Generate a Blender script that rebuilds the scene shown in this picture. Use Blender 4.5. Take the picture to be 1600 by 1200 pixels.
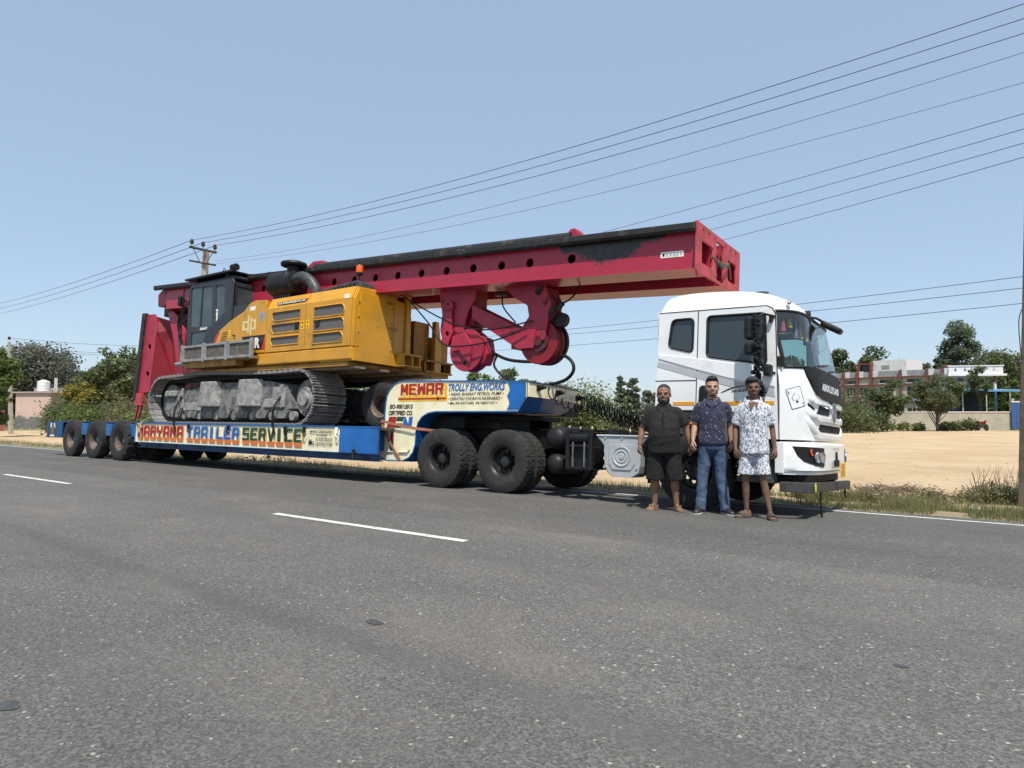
import bpy, bmesh, math, random
from mathutils import Vector, Matrix, noise, geometry
R = math.radians
random.seed(7)
for o in list(bpy.data.objects): bpy.data.objects.remove(o)
SC = bpy.context.scene
COL = SC.collection

# ---------------------------------------------------------------- camera, sky, sun, exposure
F = 1050.0; PHI = R(35.7); PIT = math.atan(44 / F); CAMZ = 1.27
cam = bpy.data.cameras.new('camera'); camo = bpy.data.objects.new('camera', cam); COL.objects.link(camo)
cam.sensor_width = 36; cam.lens = 36 * F / 1600; cam.clip_start = .1; cam.clip_end = 6000
camo.location = (0, 0, CAMZ); camo.rotation_euler = (math.pi / 2 + PIT, 0, PHI)
SC.camera = camo
SC.render.resolution_x = 1024; SC.render.resolution_y = 768

SUN = Vector((.36, -.38, 1)).normalized()            # towards the sun
sel = math.asin(SUN.z); saz = math.atan2(SUN.x, SUN.y)
W = bpy.data.worlds.new('World'); SC.world = W; W.use_nodes = True
nt = W.node_tree; bgn = nt.nodes['Background']
sky = nt.nodes.new('ShaderNodeTexSky'); sky.sky_type = 'NISHITA'; sky.sun_disc = False
sky.sun_elevation = sel; sky.sun_rotation = saz
sky.altitude = 250; sky.air_density = 1.0; sky.dust_density = .8; sky.ozone_density = 1.0
hz = nt.nodes.new('ShaderNodeMix'); hz.data_type = 'RGBA'; hz.inputs[0].default_value = .62     # even veil of dust in the air
nt.links.new(sky.outputs[0], hz.inputs[6]); hz.inputs[7].default_value = (2.75, 3.55, 4.60, 1)
nt.links.new(hz.outputs[2], bgn.inputs[0]); bgn.inputs[1].default_value = .15
sl = bpy.data.lights.new('sun', 'SUN'); sl.energy = 5.0; sl.angle = R(.53); sl.color = (1, .955, .88)
so = bpy.data.objects.new('sun', sl); COL.objects.link(so)
so.rotation_euler = SUN.to_track_quat('Z', 'Y').to_euler()
vs = SC.view_settings
vs.view_transform = 'Standard'; vs.look = 'None'; vs.exposure = .18; vs.gamma = 1; vs.use_curve_mapping = False

# ---------------------------------------------------------------- geometry of the photograph: pixel (1600 wide) to world
_f = Vector((-math.sin(PHI) * math.cos(PIT), math.cos(PHI) * math.cos(PIT), math.sin(PIT)))
_r = Vector((math.cos(PHI), math.sin(PHI), 0)); _u = _r.cross(_f)
CAM = Vector((0, 0, CAMZ))
def at(x, y, d):
    "world point seen at pixel x,y at depth d"
    return CAM + (_f + _r * ((x - 800) / F) - _u * ((y - 600) / F)) * d
def atz(x, y, z):
    v = _f + _r * ((x - 800) / F) - _u * ((y - 600) / F)
    return CAM + v * ((z - CAMZ) / v.z)
RHO = .05; YC = 10.13; ZC = -.123                      # the lorry leans with the camber of the road
def l2w(u, y, z):
    c, s = math.cos(RHO), math.sin(RHO)
    return Vector((u, YC + y * c + z * s, ZC - y * s + z * c))

# ---------------------------------------------------------------- materials
def lin(c):
    if isinstance(c, str):
        c = [int(c[i:i + 2], 16) / 255 for i in (0, 2, 4)]
        c = [((v + .055) / 1.055) ** 2.4 if v > .04045 else v / 12.92 for v in c]
    return (c[0], c[1], c[2], 1)
MATS = {}
def mat(name, col, rough=.5, metal=0, col2=None, scale=6, mixpos=(.42, .62), bump=0, bscale=40, dirt=None, dirtamt=.0, dscale=2.5,
        coat=0, spec=.5, trans=0, detail=6, alpha=None, emit=None):
    if name in MATS: return MATS[name]
    m = bpy.data.materials.new(name); m.use_nodes = True; MATS[name] = m
    n = m.node_tree; L = n.links; b = n.nodes['Principled BSDF']
    b.inputs['Roughness'].default_value = rough; b.inputs['Metallic'].default_value = metal
    b.inputs['Coat Weight'].default_value = coat; b.inputs['Specular IOR Level'].default_value = spec
    b.inputs['Transmission Weight'].default_value = trans
    tc = n.nodes.new('ShaderNodeTexCoord')
    cur = None
    def nz(sc, det=detail, rg=.6):
        t = n.nodes.new('ShaderNodeTexNoise'); t.inputs['Scale'].default_value = sc; t.inputs['Detail'].default_value = det
        t.inputs['Roughness'].default_value = rg; L.new(tc.outputs['Object'], t.inputs['Vector']); return t
    def ramp(src, a, c_):
        r = n.nodes.new('ShaderNodeMapRange'); r.inputs[1].default_value = a; r.inputs[2].default_value = c_
        L.new(src, r.inputs[0]); return r.outputs[0]
    def mix(f, a, bb):
        x = n.nodes.new('ShaderNodeMix'); x.data_type = 'RGBA'
        L.new(f, x.inputs[0])
        for s_, i in ((a, 6), (bb, 7)):
            if isinstance(s_, tuple): x.inputs[i].default_value = s_
            else: L.new(s_, x.inputs[i])
        return x.outputs[2]
    c0 = lin(col)
    if col2 is None: col2v = tuple(v * .86 for v in c0[:3]) + (1,)
    else: col2v = lin(col2)
    cur = mix(ramp(nz(scale).outputs[0], *mixpos), c0, col2v)
    if dirt is not None:
        f = ramp(nz(dscale, 9, .68).outputs[0], .62 - dirtamt * .4, .78 - dirtamt * .25)
        cur = mix(f, cur, lin(dirt))
        rr = n.nodes.new('ShaderNodeMapRange'); rr.inputs[3].default_value = rough; rr.inputs[4].default_value = min(1, rough + .35)
        L.new(f, rr.inputs[0]); L.new(rr.outputs[0], b.inputs['Roughness'])
    L.new(cur, b.inputs['Base Color'])
    if bump:
        bn = n.nodes.new('ShaderNodeBump'); bn.inputs['Strength'].default_value = bump; bn.inputs['Distance'].default_value = .02
        L.new(nz(bscale, 8, .6).outputs[0], bn.inputs['Height']); L.new(bn.outputs[0], b.inputs['Normal'])
    return m

# ---------------------------------------------------------------- mesh building
def frame(p, q):
    d = (Vector(q) - Vector(p)).normalized()
    a = Vector((0, 0, 1)) if abs(d.z) < .95 else Vector((1, 0, 0))
    x = d.cross(a).normalized(); return x, d.cross(x).normalized(), d
class MB:
    def __init__(s): s.v = []; s.f = []; s.mi = []; s.cur = 0
    def add(s, vs, fs):
        o = len(s.v); s.v += [tuple(v) for v in vs]; s.f += [tuple(i + o for i in f) for f in fs]; s.mi += [s.cur] * len(fs); return s
    def box(s, c, d, rot=None):
        c = Vector(c); x, y, z = (k / 2 for k in d)
        P = [Vector((i * x, j * y, k * z)) for k in (-1, 1) for j in (-1, 1) for i in (-1, 1)]
        if rot is not None: P = [rot @ p for p in P]
        return s.add([p + c for p in P], [(0, 2, 3, 1), (4, 5, 7, 6), (0, 1, 5, 4), (2, 6, 7, 3), (0, 4, 6, 2), (1, 3, 7, 5)])
    def bx(s, a, b):
        return s.box([(i + j) / 2 for i, j in zip(a, b)], [abs(j - i) for i, j in zip(a, b)])
    def cyl(s, p, q, r0, r1=None, n=16, cap=True):
        r1 = r0 if r1 is None else r1; x, y, d = frame(p, q); p, q = Vector(p), Vector(q)
        vs = []
        for c_, r in ((p, r0), (q, r1)):
            for i in range(n):
                a = 2 * math.pi * i / n; vs.append(c_ + x * math.cos(a) * r + y * math.sin(a) * r)
        fs = [(i, (i + 1) % n, n + (i + 1) % n, n + i) for i in range(n)]
        if cap: fs += [tuple(range(n - 1, -1, -1)), tuple(range(n, 2 * n))]
        return s.add(vs, fs)
    def lathe(s, p, axis, prof, n=32, closed=False):
        p = Vector(p); x, y, d = frame(p, p + Vector(axis)); vs = []
        for (t, r) in prof:
            for i in range(n):
                a = 2 * math.pi * i / n; vs.append(p + d * t + x * math.cos(a) * r + y * math.sin(a) * r)
        m = len(prof); fs = []
        for k in range(m if closed else m - 1):
            k2 = (k + 1) % m
            fs += [(k * n + i, k * n + (i + 1) % n, k2 * n + (i + 1) % n, k2 * n + i) for i in range(n)]
        return s.add(vs, fs)
    def tube(s, pts, r, n=8, cap=True):
        pts = [Vector(p) for p in pts]; rs = r if isinstance(r, (list, tuple)) else [r] * len(pts)
        px = None; vs = []
        for i, p in enumerate(pts):
            d = (pts[min(i + 1, len(pts) - 1)] - pts[max(i - 1, 0)]).normalized()
            if px is None:
                a = Vector((0, 0, 1)) if abs(d.z) < .9 else Vector((1, 0, 0)); px = d.cross(a).normalized()
            else: px = (px - d * px.dot(d)).normalized()
            py = d.cross(px)
            for k in range(n):
                a = 2 * math.pi * k / n; vs.append(p + px * math.cos(a) * rs[i] + py * math.sin(a) * rs[i])
        fs = [(i * n + k, i * n + (k + 1) % n, (i + 1) * n + (k + 1) % n, (i + 1) * n + k) for i in range(len(pts) - 1) for k in range(n)]
        if cap: fs += [tuple(range(n - 1, -1, -1)), tuple(range((len(pts) - 1) * n, len(pts) * n))]
        return s.add(vs, fs)
    def loft(s, rings, cap=True, closed=True):
        n = len(rings[0]); vs = [p for r in rings for p in r]; m = len(rings)
        fs = [(k * n + i, k * n + (i + 1) % n, (k + 1) * n + (i + 1) % n, (k + 1) * n + i) for k in range(m - 1) for i in range(n if closed else n - 1)]
        if cap: fs += [tuple(range(n - 1, -1, -1)), tuple(range((m - 1) * n, m * n))]
        return s.add(vs, fs)
    def plate(s, poly, t0, t1, to3, holes=()):
        "poly in 2D (a,b), extruded from t0 to t1, to3(a,b,t) -> 3D; holes are 2D loops"
        loops = [list(poly)] + [list(h) for h in holes]
        flat = [p for l in loops for p in l]
        tris = geometry.tessellate_polygon([[Vector((p[0], p[1], 0)) for p in l] for l in loops])
        n = len(flat)
        vs = [to3(p[0], p[1], t0) for p in flat] + [to3(p[0], p[1], t1) for p in flat]
        fs = [tuple(t) for t in tris] + [tuple(i + n for i in reversed(t)) for t in tris]
        k = 0
        for l in loops:
            m = len(l)
            fs += [(k + i, k + (i + 1) % m, n + k + (i + 1) % m, n + k + i) for i in range(m)]
            k += m
        return s.add(vs, fs)
    def sphere(s, c, r, nu=14, nv=8, sc=(1, 1, 1), rot=None):
        c = Vector(c); vs = []
        for j in range(nv + 1):
            th = math.pi * j / nv
            for i in range(nu):
                a = 2 * math.pi * i / nu
                p = Vector((math.sin(th) * math.cos(a) * r * sc[0], math.sin(th) * math.sin(a) * r * sc[1], math.cos(th) * r * sc[2]))
                vs.append((rot @ p if rot is not None else p) + c)
        return s.add(vs, [(j * nu + i, (j + 1) * nu + i, (j + 1) * nu + (i + 1) % nu, j * nu + (i + 1) % nu) for j in range(nv) for i in range(nu)])
    def mesh(s, name, mats, smooth=None):
        me = bpy.data.meshes.new(name); me.from_pydata(s.v, [], s.f)
        for m in (mats if isinstance(mats, (list, tuple)) else [mats]): me.materials.append(m)
        if any(s.mi): me.polygons.foreach_set('material_index', s.mi)
        bm = bmesh.new(); bm.from_mesh(me)
        bmesh.ops.remove_doubles(bm, verts=bm.verts, dist=1e-5)
        bmesh.ops.recalc_face_normals(bm, faces=bm.faces); bm.to_mesh(me); bm.free()
        if smooth:
            me.shade_smooth(); me.set_sharp_from_angle(angle=R(smooth))
        return me
    def build(s, name, mats, parent=None, smooth=None, bevel=0, seg=2, loc=None):
        o = link(name, s.mesh(name, mats, smooth), parent)
        if loc is not None: o.location = loc
        if bevel:
            b = o.modifiers.new('bevel', 'BEVEL'); b.width = bevel; b.segments = seg; b.limit_method = 'ANGLE'; b.angle_limit = R(40)
            b.harden_normals = False
        return o
def link(name, data, parent=None):
    o = bpy.data.objects.new(name, data); COL.objects.link(o)
    if parent is not None: o.parent = parent
    return o
def tag(o, label, cat=None, group=None, kind=None):
    o['label'] = label
    if cat: o['category'] = cat
    if group: o['group'] = group
    if kind: o['kind'] = kind
    return o
def thing(name, label, cat, loc=(0, 0, 0), rot=(0, 0, 0), group=None):
    o = link(name, None); o.location = loc; o.rotation_euler = rot; o.empty_display_size = .2
    return tag(o, label, cat, group)
def struct(name, mb, m, parent=None, smooth=None):
    o = mb.build(name, m, parent, smooth)
    if parent is None: o['kind'] = 'structure'
    return o
def copy_tree(o, parent=None):
    c = o.copy(); COL.objects.link(c); c.parent = parent
    for ch in [x for x in COL.objects if x.parent == o]: copy_tree(ch, c)
    return c
def circ(cx, cy, r, n=20, ry=None): return [(cx + r * math.cos(2 * math.pi * i / n), cy + (ry or r) * math.sin(2 * math.pi * i / n)) for i in range(n)]
def rrect(x0, y0, x1, y1, r, n=4):
    P = []
    for cx, cy, a in ((x1 - r, y1 - r, 0), (x0 + r, y1 - r, 90), (x0 + r, y0 + r, 180), (x1 - r, y0 + r, 270)):
        P += [(cx + r * math.cos(R(a + 90 * i / n)), cy + r * math.sin(R(a + 90 * i / n))) for i in range(n + 1)]
    return P
def round_poly(poly, r, n=4):
    out = []; k = len(poly)
    for i in range(k):
        p, a, c = Vector(poly[i]), Vector(poly[i - 1]), Vector(poly[(i + 1) % k])
        da, dc = (a - p), (c - p); ra = min(r, da.length * .48); rc = min(r, dc.length * .48)
        s_, e = p + da.normalized() * ra, p + dc.normalized() * rc
        for j in range(n + 1):
            t = j / n; out.append(tuple(s_ * (1 - t) ** 2 + p * 2 * t * (1 - t) + e * t * t))
    return out
def catmull(pts, n=8):
    pts = [Vector(p) for p in pts]; Q = [2 * pts[0] - pts[1]] + pts + [2 * pts[-1] - pts[-2]]; out = []
    for i in range(1, len(Q) - 2):
        a, b, c, d = Q[i - 1:i + 3]
        for k in range(n):
            t = k / n
            out.append(.5 * (2 * b + (c - a) * t + (2 * a - 5 * b + 4 * c - d) * t * t + (3 * b - a - 3 * c + d) * t ** 3))
    out.append(pts[-1]); return out
_fonts = {}
def text(name, s, w, h, to3, m, parent, thick=.003, bold=0, shear=0, label=None, spacing=1.0):
    "flat lettering fitted into w x h, mapped by to3(a,b,t)"
    cu = bpy.data.curves.new('lettering', 'FONT'); cu.body = s; cu.size = 1; cu.shear = shear; cu.offset = bold; cu.space_character = spacing
    cu.resolution_u = 3
    ob = bpy.data.objects.new('lettering', cu); COL.objects.link(ob)
    dg = bpy.context.evaluated_depsgraph_get(); me = bpy.data.meshes.new_from_object(ob.evaluated_get(dg))
    bpy.data.objects.remove(ob); bpy.data.curves.remove(cu)
    xs = [v.co.x for v in me.vertices]; ys = [v.co.y for v in me.vertices]
    x0, x1, y0, y1 = min(xs), max(xs), min(ys), max(ys)
    for v in me.vertices:
        v.co = to3((v.co.x - x0) / (x1 - x0) * w, (v.co.y - y0) / (y1 - y0) * h, thick)
    me.materials.clear(); me.materials.append(m); me.name = name
    o = link(name, me, parent)
    if label: o['label'] = label
    return o
# ================================================================ setting: road, verge, field
def zroad(Y):
    if Y < 7.2: return 0.
    if Y < 8.14: return -.05 * (Y - 7.2) ** 2 / (2 * .94)
    return ZC - (Y - YC) * .05
def zground(X, Y):
    if Y < 11.0: return zroad(Y) - .06
    e = -.206; t = min(1, (Y - 11.0) / 5.0); t = t * t * (3 - 2 * t)
    z = e * (1 - t) + (-.45) * t
    z += .05 * noise.noise(Vector((X * .35, Y * .5, 0))) * min(1, (Y - 11) / 2) * (1 if Y < 40 else 1.5)
    z += .025 * noise.noise(Vector((X * 1.3, Y * 1.7, 3))) * min(1, (Y - 11) / 2) * (1 if Y < 30 else 0)
    return z
def grid(xs, ys, fn):
    v = [(x, y, fn(x, y)) for y in ys for x in xs]; n = len(xs)
    return v, [(j * n + i, j * n + i + 1, (j + 1) * n + i + 1, (j + 1) * n + i) for j in range(len(ys) - 1) for i in range(n - 1)]
def steps(a, b, n): return [a + (b - a) * i / n for i in range(n)]

def node_mat(name):
    m = bpy.data.materials.new(name); m.use_nodes = True; n = m.node_tree
    return m, n, n.links, n.nodes['Principled BSDF']
def N(n, t, **k):
    x = n.nodes.new(t)
    for a, v in k.items():
        if a.startswith('i'): x.inputs[int(a[1:])].default_value = v
        else: setattr(x, a, v)
    return x
def noise_n(n, L, vec, scale, detail=6, rough=.6):
    t = N(n, 'ShaderNodeTexNoise'); t.inputs['Scale'].default_value = scale; t.inputs['Detail'].default_value = detail
    t.inputs['Roughness'].default_value = rough; L.new(vec, t.inputs['Vector']); return t.outputs[0]
def mrange(n, L, src, a, b, c=0, d=1):
    r = N(n, 'ShaderNodeMapRange'); r.inputs[1].default_value = a; r.inputs[2].default_value = b; r.inputs[3].default_value = c; r.inputs[4].default_value = d
    L.new(src, r.inputs[0]); return r.outputs[0]
def mixc(n, L, f, a, b, mode='MIX'):
    x = N(n, 'ShaderNodeMix', data_type='RGBA', blend_type=mode)
    if isinstance(f, float): x.inputs[0].default_value = f
    else: L.new(f, x.inputs[0])
    for s_, i in ((a, 6), (b, 7)):
        if isinstance(s_, tuple): x.inputs[i].default_value = s_
        else: L.new(s_, x.inputs[i])
    return x.outputs[2]
def mapping(n, L, vec, scale, loc=(0, 0, 0)):
    q = N(n, 'ShaderNodeMapping'); q.inputs[1].default_value = loc; q.inputs[3].default_value = scale; L.new(vec, q.inputs[0]); return q.outputs[0]

# asphalt: aggregate, long wheel paths, the joint of two paving strips
m, n, L, b = node_mat('asphalt'); ASPH = m
tc = N(n, 'ShaderNodeTexCoord').outputs['Object']
sep = N(n, 'ShaderNodeSeparateXYZ'); L.new(tc, sep.inputs[0])
g1 = noise_n(n, L, tc, 82, 3, .8); g2 = noise_n(n, L, tc, 42, 6, .8)
big = noise_n(n, L, mapping(n, L, tc, (.10, .55, 1)), 1.1, 5, .55)
ag = N(n, 'ShaderNodeTexVoronoi'); ag.inputs['Scale'].default_value = 78; ag.inputs['Randomness'].default_value = 1; L.new(tc, ag.inputs[0])
agc = N(n, 'ShaderNodeSeparateColor'); L.new(ag.outputs['Color'], agc.inputs[0])
col = mixc(n, L, mrange(n, L, g1, .36, .66), lin((.066, .063, .059)), lin((.150, .142, .131)))
col = mixc(n, L, mrange(n, L, agc.outputs[0], .60, .95, 0, .48), col, lin((.215, .203, .186)))          # pale chippings
col = mixc(n, L, mrange(n, L, agc.outputs[0], .34, .05, 0, .46), col, lin((.036, .035, .034)))          # bitumen between them
col = mixc(n, L, mrange(n, L, agc.outputs[1], .991, .996, 0, .8), col, lin((.42, .40, .36)))
sh = mrange(n, L, big, .3, .7, .90, 1.07)
wob = noise_n(n, L, mapping(n, L, tc, (.25, .25, 1)), 1, 3)
yy = N(n, 'ShaderNodeMath', operation='MULTIPLY_ADD'); yy.inputs[1].default_value = .35; L.new(wob, yy.inputs[0]); L.new(sep.outputs[1], yy.inputs[2])
seam = mrange(n, L, yy.outputs[0], 6.20, 6.26, 1, .86)
seam2 = mrange(n, L, yy.outputs[0], 2.9, 3.3, .93, 1)
mm = N(n, 'ShaderNodeMath', operation='MULTIPLY'); L.new(sh, mm.inputs[0]); L.new(seam, mm.inputs[1])
m2 = N(n, 'ShaderNodeMath', operation='MULTIPLY'); L.new(mm.outputs[0], m2.inputs[0]); L.new(seam2, m2.inputs[1])
bl = noise_n(n, L, tc, .9, 5, .7)
m3 = N(n, 'ShaderNodeMath', operation='MULTIPLY'); L.new(m2.outputs[0], m3.inputs[0]); L.new(mrange(n, L, bl, .35, .65, .95, 1.05), m3.inputs[1])
def tyre_band(slope, off, w0, w1):
    q = N(n, 'ShaderNodeMath', operation='MULTIPLY_ADD'); q.inputs[1].default_value = slope; L.new(sep.outputs[0], q.inputs[0]); L.new(yy.outputs[0], q.inputs[2])
    q2 = N(n, 'ShaderNodeMath', operation='SUBTRACT'); L.new(q.outputs[0], q2.inputs[0]); q2.inputs[1].default_value = off
    q3 = N(n, 'ShaderNodeMath', operation='ABSOLUTE'); L.new(q2.outputs[0], q3.inputs[0]); return mrange(n, L, q3.outputs[0], w0, w1, 1, 0)
bd = None
for (sl_, of_, w0, w1, am) in ((.045, 2.63, .05, .15, .55), (.055, 4.56, .08, .26, .34), (.03, 7.1, .10, .35, .25), (.01, 1.75, .05, .3, .2)):
    k_ = N(n, 'ShaderNodeMath', operation='MULTIPLY'); L.new(tyre_band(sl_, of_, w0, w1), k_.inputs[0]); L.new(mrange(n, L, bl, .30, .62, am * .35, am), k_.inputs[1])
    if bd is None: bd = k_.outputs[0]
    else:
        mxm = N(n, 'ShaderNodeMath', operation='MAXIMUM'); L.new(bd, mxm.inputs[0]); L.new(k_.outputs[0], mxm.inputs[1]); bd = mxm.outputs[0]
col = mixc(n, L, bd, col, lin((.080, .078, .076)))
pit = N(n, 'ShaderNodeTexVoronoi'); pit.inputs['Scale'].default_value = 5.5; L.new(mapping(n, L, tc, (1, 1, 1)), pit.inputs[0])
pn = N(n, 'ShaderNodeMath', operation='MULTIPLY_ADD'); pn.inputs[1].default_value = .10; L.new(g2, pn.inputs[0]); L.new(pit.outputs['Distance'], pn.inputs[2])
col = mixc(n, L, mrange(n, L, pn.outputs[0], .105, .085, 0, .75), col, lin((.035, .034, .033)))
dusty = mrange(n, L, noise_n(n, L, mapping(n, L, tc, (.5, 1, 1), (3, 1, 0)), .8, 5, .6), .48, .70, 0, .32)
col = mixc(n, L, dusty, col, lin((.20, .174, .15)))
cc = N(n, 'ShaderNodeCombineColor'); [L.new(m3.outputs[0], cc.inputs[i]) for i in range(3)]
L.new(mixc(n, L, 1., col, cc.outputs[0], 'MULTIPLY'), b.inputs['Base Color'])
b.inputs['Roughness'].default_value = .88; b.inputs['Specular IOR Level'].default_value = .3
bp = N(n, 'ShaderNodeBump'); bp.inputs['Strength'].default_value = .12; bp.inputs['Distance'].default_value = .003
L.new(g1, bp.inputs['Height']); L.new(bp.outputs[0], b.inputs['Normal'])

ys = [-8, -2, 1, 3, 5, 6.5, 7.2, 7.4, 7.6, 7.8, 8.14, 9, 10, 10.8, 11.05]
xs = steps(-600, -60, 27) + steps(-60, 30, 180) + [30 + 20 * i for i in range(12)]
mb = MB(); v, f = grid(xs, ys, lambda x, y: zroad(y))
k = len(xs)
for i in range(k):                                     # ragged far edge of the asphalt, turned down
    x, y, z = v[(len(ys) - 1) * k + i]
    v[(len(ys) - 1) * k + i] = (x, y + .10 * noise.noise(Vector((x * .9, 0, 5))) + .05 * noise.noise(Vector((x * 4, 0, 9))), z)
e = [(x, y + .05, z - .10) for x, y, z in v[-k:]]; o = len(v); v += e
f += [(o - k + i, o - k + i + 1, o + i + 1, o + i) for i in range(k - 1)]
mb.add(v, f); struct('road', mb, ASPH)

PAINT = mat('road_paint', (.66, .65, .60), .7, 0, (.50, .49, .45), 9, (.35, .7), .2, 120, dirt=(.16, .155, .15), dirtamt=.22, dscale=9)
def strip(x0, x1, y0, y1, dz=.004):
    mb = MB(); n_ = max(2, int((x1 - x0) / .12)); v = []
    for i in range(n_ + 1):
        x = x0 + (x1 - x0) * i / n_
        for q, yv in enumerate((y0, y1)):
            y = yv + .006 * noise.noise(Vector((x * 9, q * 7, 1)))
            v.append((x, y, zroad(y) + dz))
    mb.add(v, [(2 * i, 2 * i + 2, 2 * i + 3, 2 * i + 1) for i in range(n_)]); return mb
struct('edge_line', strip(-70, 14, 10.54, 10.66), PAINT)
x = -4.26
for i in range(9):
    x1 = x - 9.1 * i
    if i == 0: x1 = x
    o = struct('lane_dash', strip(x1 - 3.09, x1, 5.10, 5.20), PAINT)
struct('lane_dash', strip(-4.26 + 6.0, -4.26 + 9.09, 5.10, 5.20), PAINT)
# tar blobs trodden into the asphalt
TAR = mat('tar', (.045, .045, .046), .6, 0, (.07, .07, .068), 30)
for (px, py, r) in ((585, 973, .052), (12, 1103, .055), (1408, 1041, .03)):
    p = atz(px, py, 0); mb = MB(); n_ = 18
    mb.add([(p.x, p.y, .007)] + [(p.x + r * (1.25 + .4 * noise.noise(Vector((i * .8, r * 90, 0)))) * math.cos(i * 6.283 / n_), p.y + r * (.8 + .5 * noise.noise(Vector((i * .8, r * 70, 4)))) * math.sin(i * 6.283 / n_), .0035) for i in range(n_)],
           [(0, 1 + i, 1 + (i + 1) % n_) for i in range(n_)])
    struct('tar_patch', mb, TAR, smooth=60)

# sandy field
m, n, L, b = node_mat('sand'); SAND = m
tc = N(n, 'ShaderNodeTexCoord').outputs['Object']
a1 = noise_n(n, L, tc, .35, 6, .6); a2 = noise_n(n, L, mapping(n, L, tc, (1, 2.2, 1)), 2.2, 8, .7); a3 = noise_n(n, L, tc, 22, 4, .7)
col = mixc(n, L, mrange(n, L, a1, .38, .64), lin((.455, .330, .195)), lin((.53, .405, .255)))
col = mixc(n, L, mrange(n, L, a2, .52, .68), col, lin((.37, .27, .165)))
col = mixc(n, L, mrange(n, L, a3, .58, .75), col, lin((.42, .31, .20)))
sep = N(n, 'ShaderNodeSeparateXYZ'); L.new(tc, sep.inputs[0])
vg = N(n, 'ShaderNodeMath', operation='MULTIPLY_ADD'); vg.inputs[1].default_value = 1.6; L.new(a2, vg.inputs[0]); L.new(sep.outputs[1], vg.inputs[2])
col = mixc(n, L, mrange(n, L, vg.outputs[0], 13.6, 12.6), col, lin((.29, .235, .15)))
far = N(n, 'ShaderNodeVectorMath', operation='LENGTH'); L.new(tc, far.inputs[0])
col = mixc(n, L, mrange(n, L, far.outputs['Value'], 74, 84), col, lin((.10, .115, .05)))
L.new(col, b.inputs['Base Color']); b.inputs['Roughness'].default_value = .95; b.inputs['Specular IOR Level'].default_value = .15
bp = N(n, 'ShaderNodeBump'); bp.inputs['Strength'].default_value = .9; bp.inputs['Distance'].default_value = .10
L.new(a2, bp.inputs['Height'])
bp2 = N(n, 'ShaderNodeBump'); bp2.inputs['Strength'].default_value = .5; bp2.inputs['Distance'].default_value = .02
L.new(a3, bp2.inputs['Height']); L.new(bp.outputs[0], bp2.inputs['Normal']); L.new(bp2.outputs[0], b.inputs['Normal'])
mb = MB()
ys = [-300, -60, -12, -6, 4, 10.9] + steps(11.0, 17, 24) + steps(17, 40, 46) + steps(40, 100, 24) + [100, 150, 300, 700]
xs = [-700, -400, -250] + steps(-160, -60, 30) + steps(-60, 40, 160) + steps(40, 100, 20) + [100, 200, 500]
mb.add(*grid(xs, ys, zground)); struct('ground', mb, SAND, smooth=180)

# ================================================================ vegetation
def leaf_mat(name, c1, c2, rough=.55, tl=.42):
    m, n, L, b = node_mat(name)
    g = N(n, 'ShaderNodeNewGeometry'); tc = N(n, 'ShaderNodeTexCoord').outputs['Object']
    nz_ = noise_n(n, L, tc, .9, 3, .6)
    col = mixc(n, L, g.outputs['Random Per Island'], lin(c1), lin(c2))
    col2 = mixc(n, L, mrange(n, L, nz_, .35, .65, .0, .6), col, lin(tuple(v * .55 for v in c1)))
    L.new(col2, b.inputs['Base Color']); b.inputs['Roughness'].default_value = rough; b.inputs['Specular IOR Level'].default_value = .35
    t = N(n, 'ShaderNodeBsdfTranslucent'); L.new(mixc(n, L, .5, col2, lin(tuple(min(1, v * 1.6) for v in c2))), t.inputs[0])
    mx = N(n, 'ShaderNodeMixShader'); mx.inputs[0].default_value = tl
    L.new(b.outputs[0], mx.inputs[1]); L.new(t.outputs[0], mx.inputs[2]); L.new(mx.outputs[0], n.nodes['Material Output'].inputs[0])
    return m
LF = {
 'mid': leaf_mat('leaf_mid_green', (.078, .100, .040), (.160, .185, .078)),
 'bright': leaf_mat('leaf_bright_green', (.085, .125, .030), (.175, .225, .060)),
 'dark': leaf_mat('leaf_dark_green', (.056, .076, .036), (.118, .142, .064)),
 'grey': leaf_mat('leaf_grey_green', (.115, .122, .088), (.20, .205, .145)),
 'olive': leaf_mat('leaf_olive', (.115, .115, .050), (.225, .205, .10)),
 'yellow': leaf_mat('leaf_yellow', (.15, .15, .03), (.42, .34, .06)),
 'euca': leaf_mat('leaf_blue_green', (.090, .118, .074), (.18, .21, .13)),
 'dry': leaf_mat('leaf_dry', (.16, .12, .06), (.33, .26, .14)),
 'grass': leaf_mat('grass_blade', (.105, .125, .045), (.25, .24, .105)),
}
BARK = mat('bark', (.11, .085, .06), .9, 0, (.055, .045, .035), 5, bump=.6, bscale=12)
BARKP = mat('bark_pale', (.30, .26, .20), .9, 0, (.17, .14, .11), 5, bump=.5, bscale=12)
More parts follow.
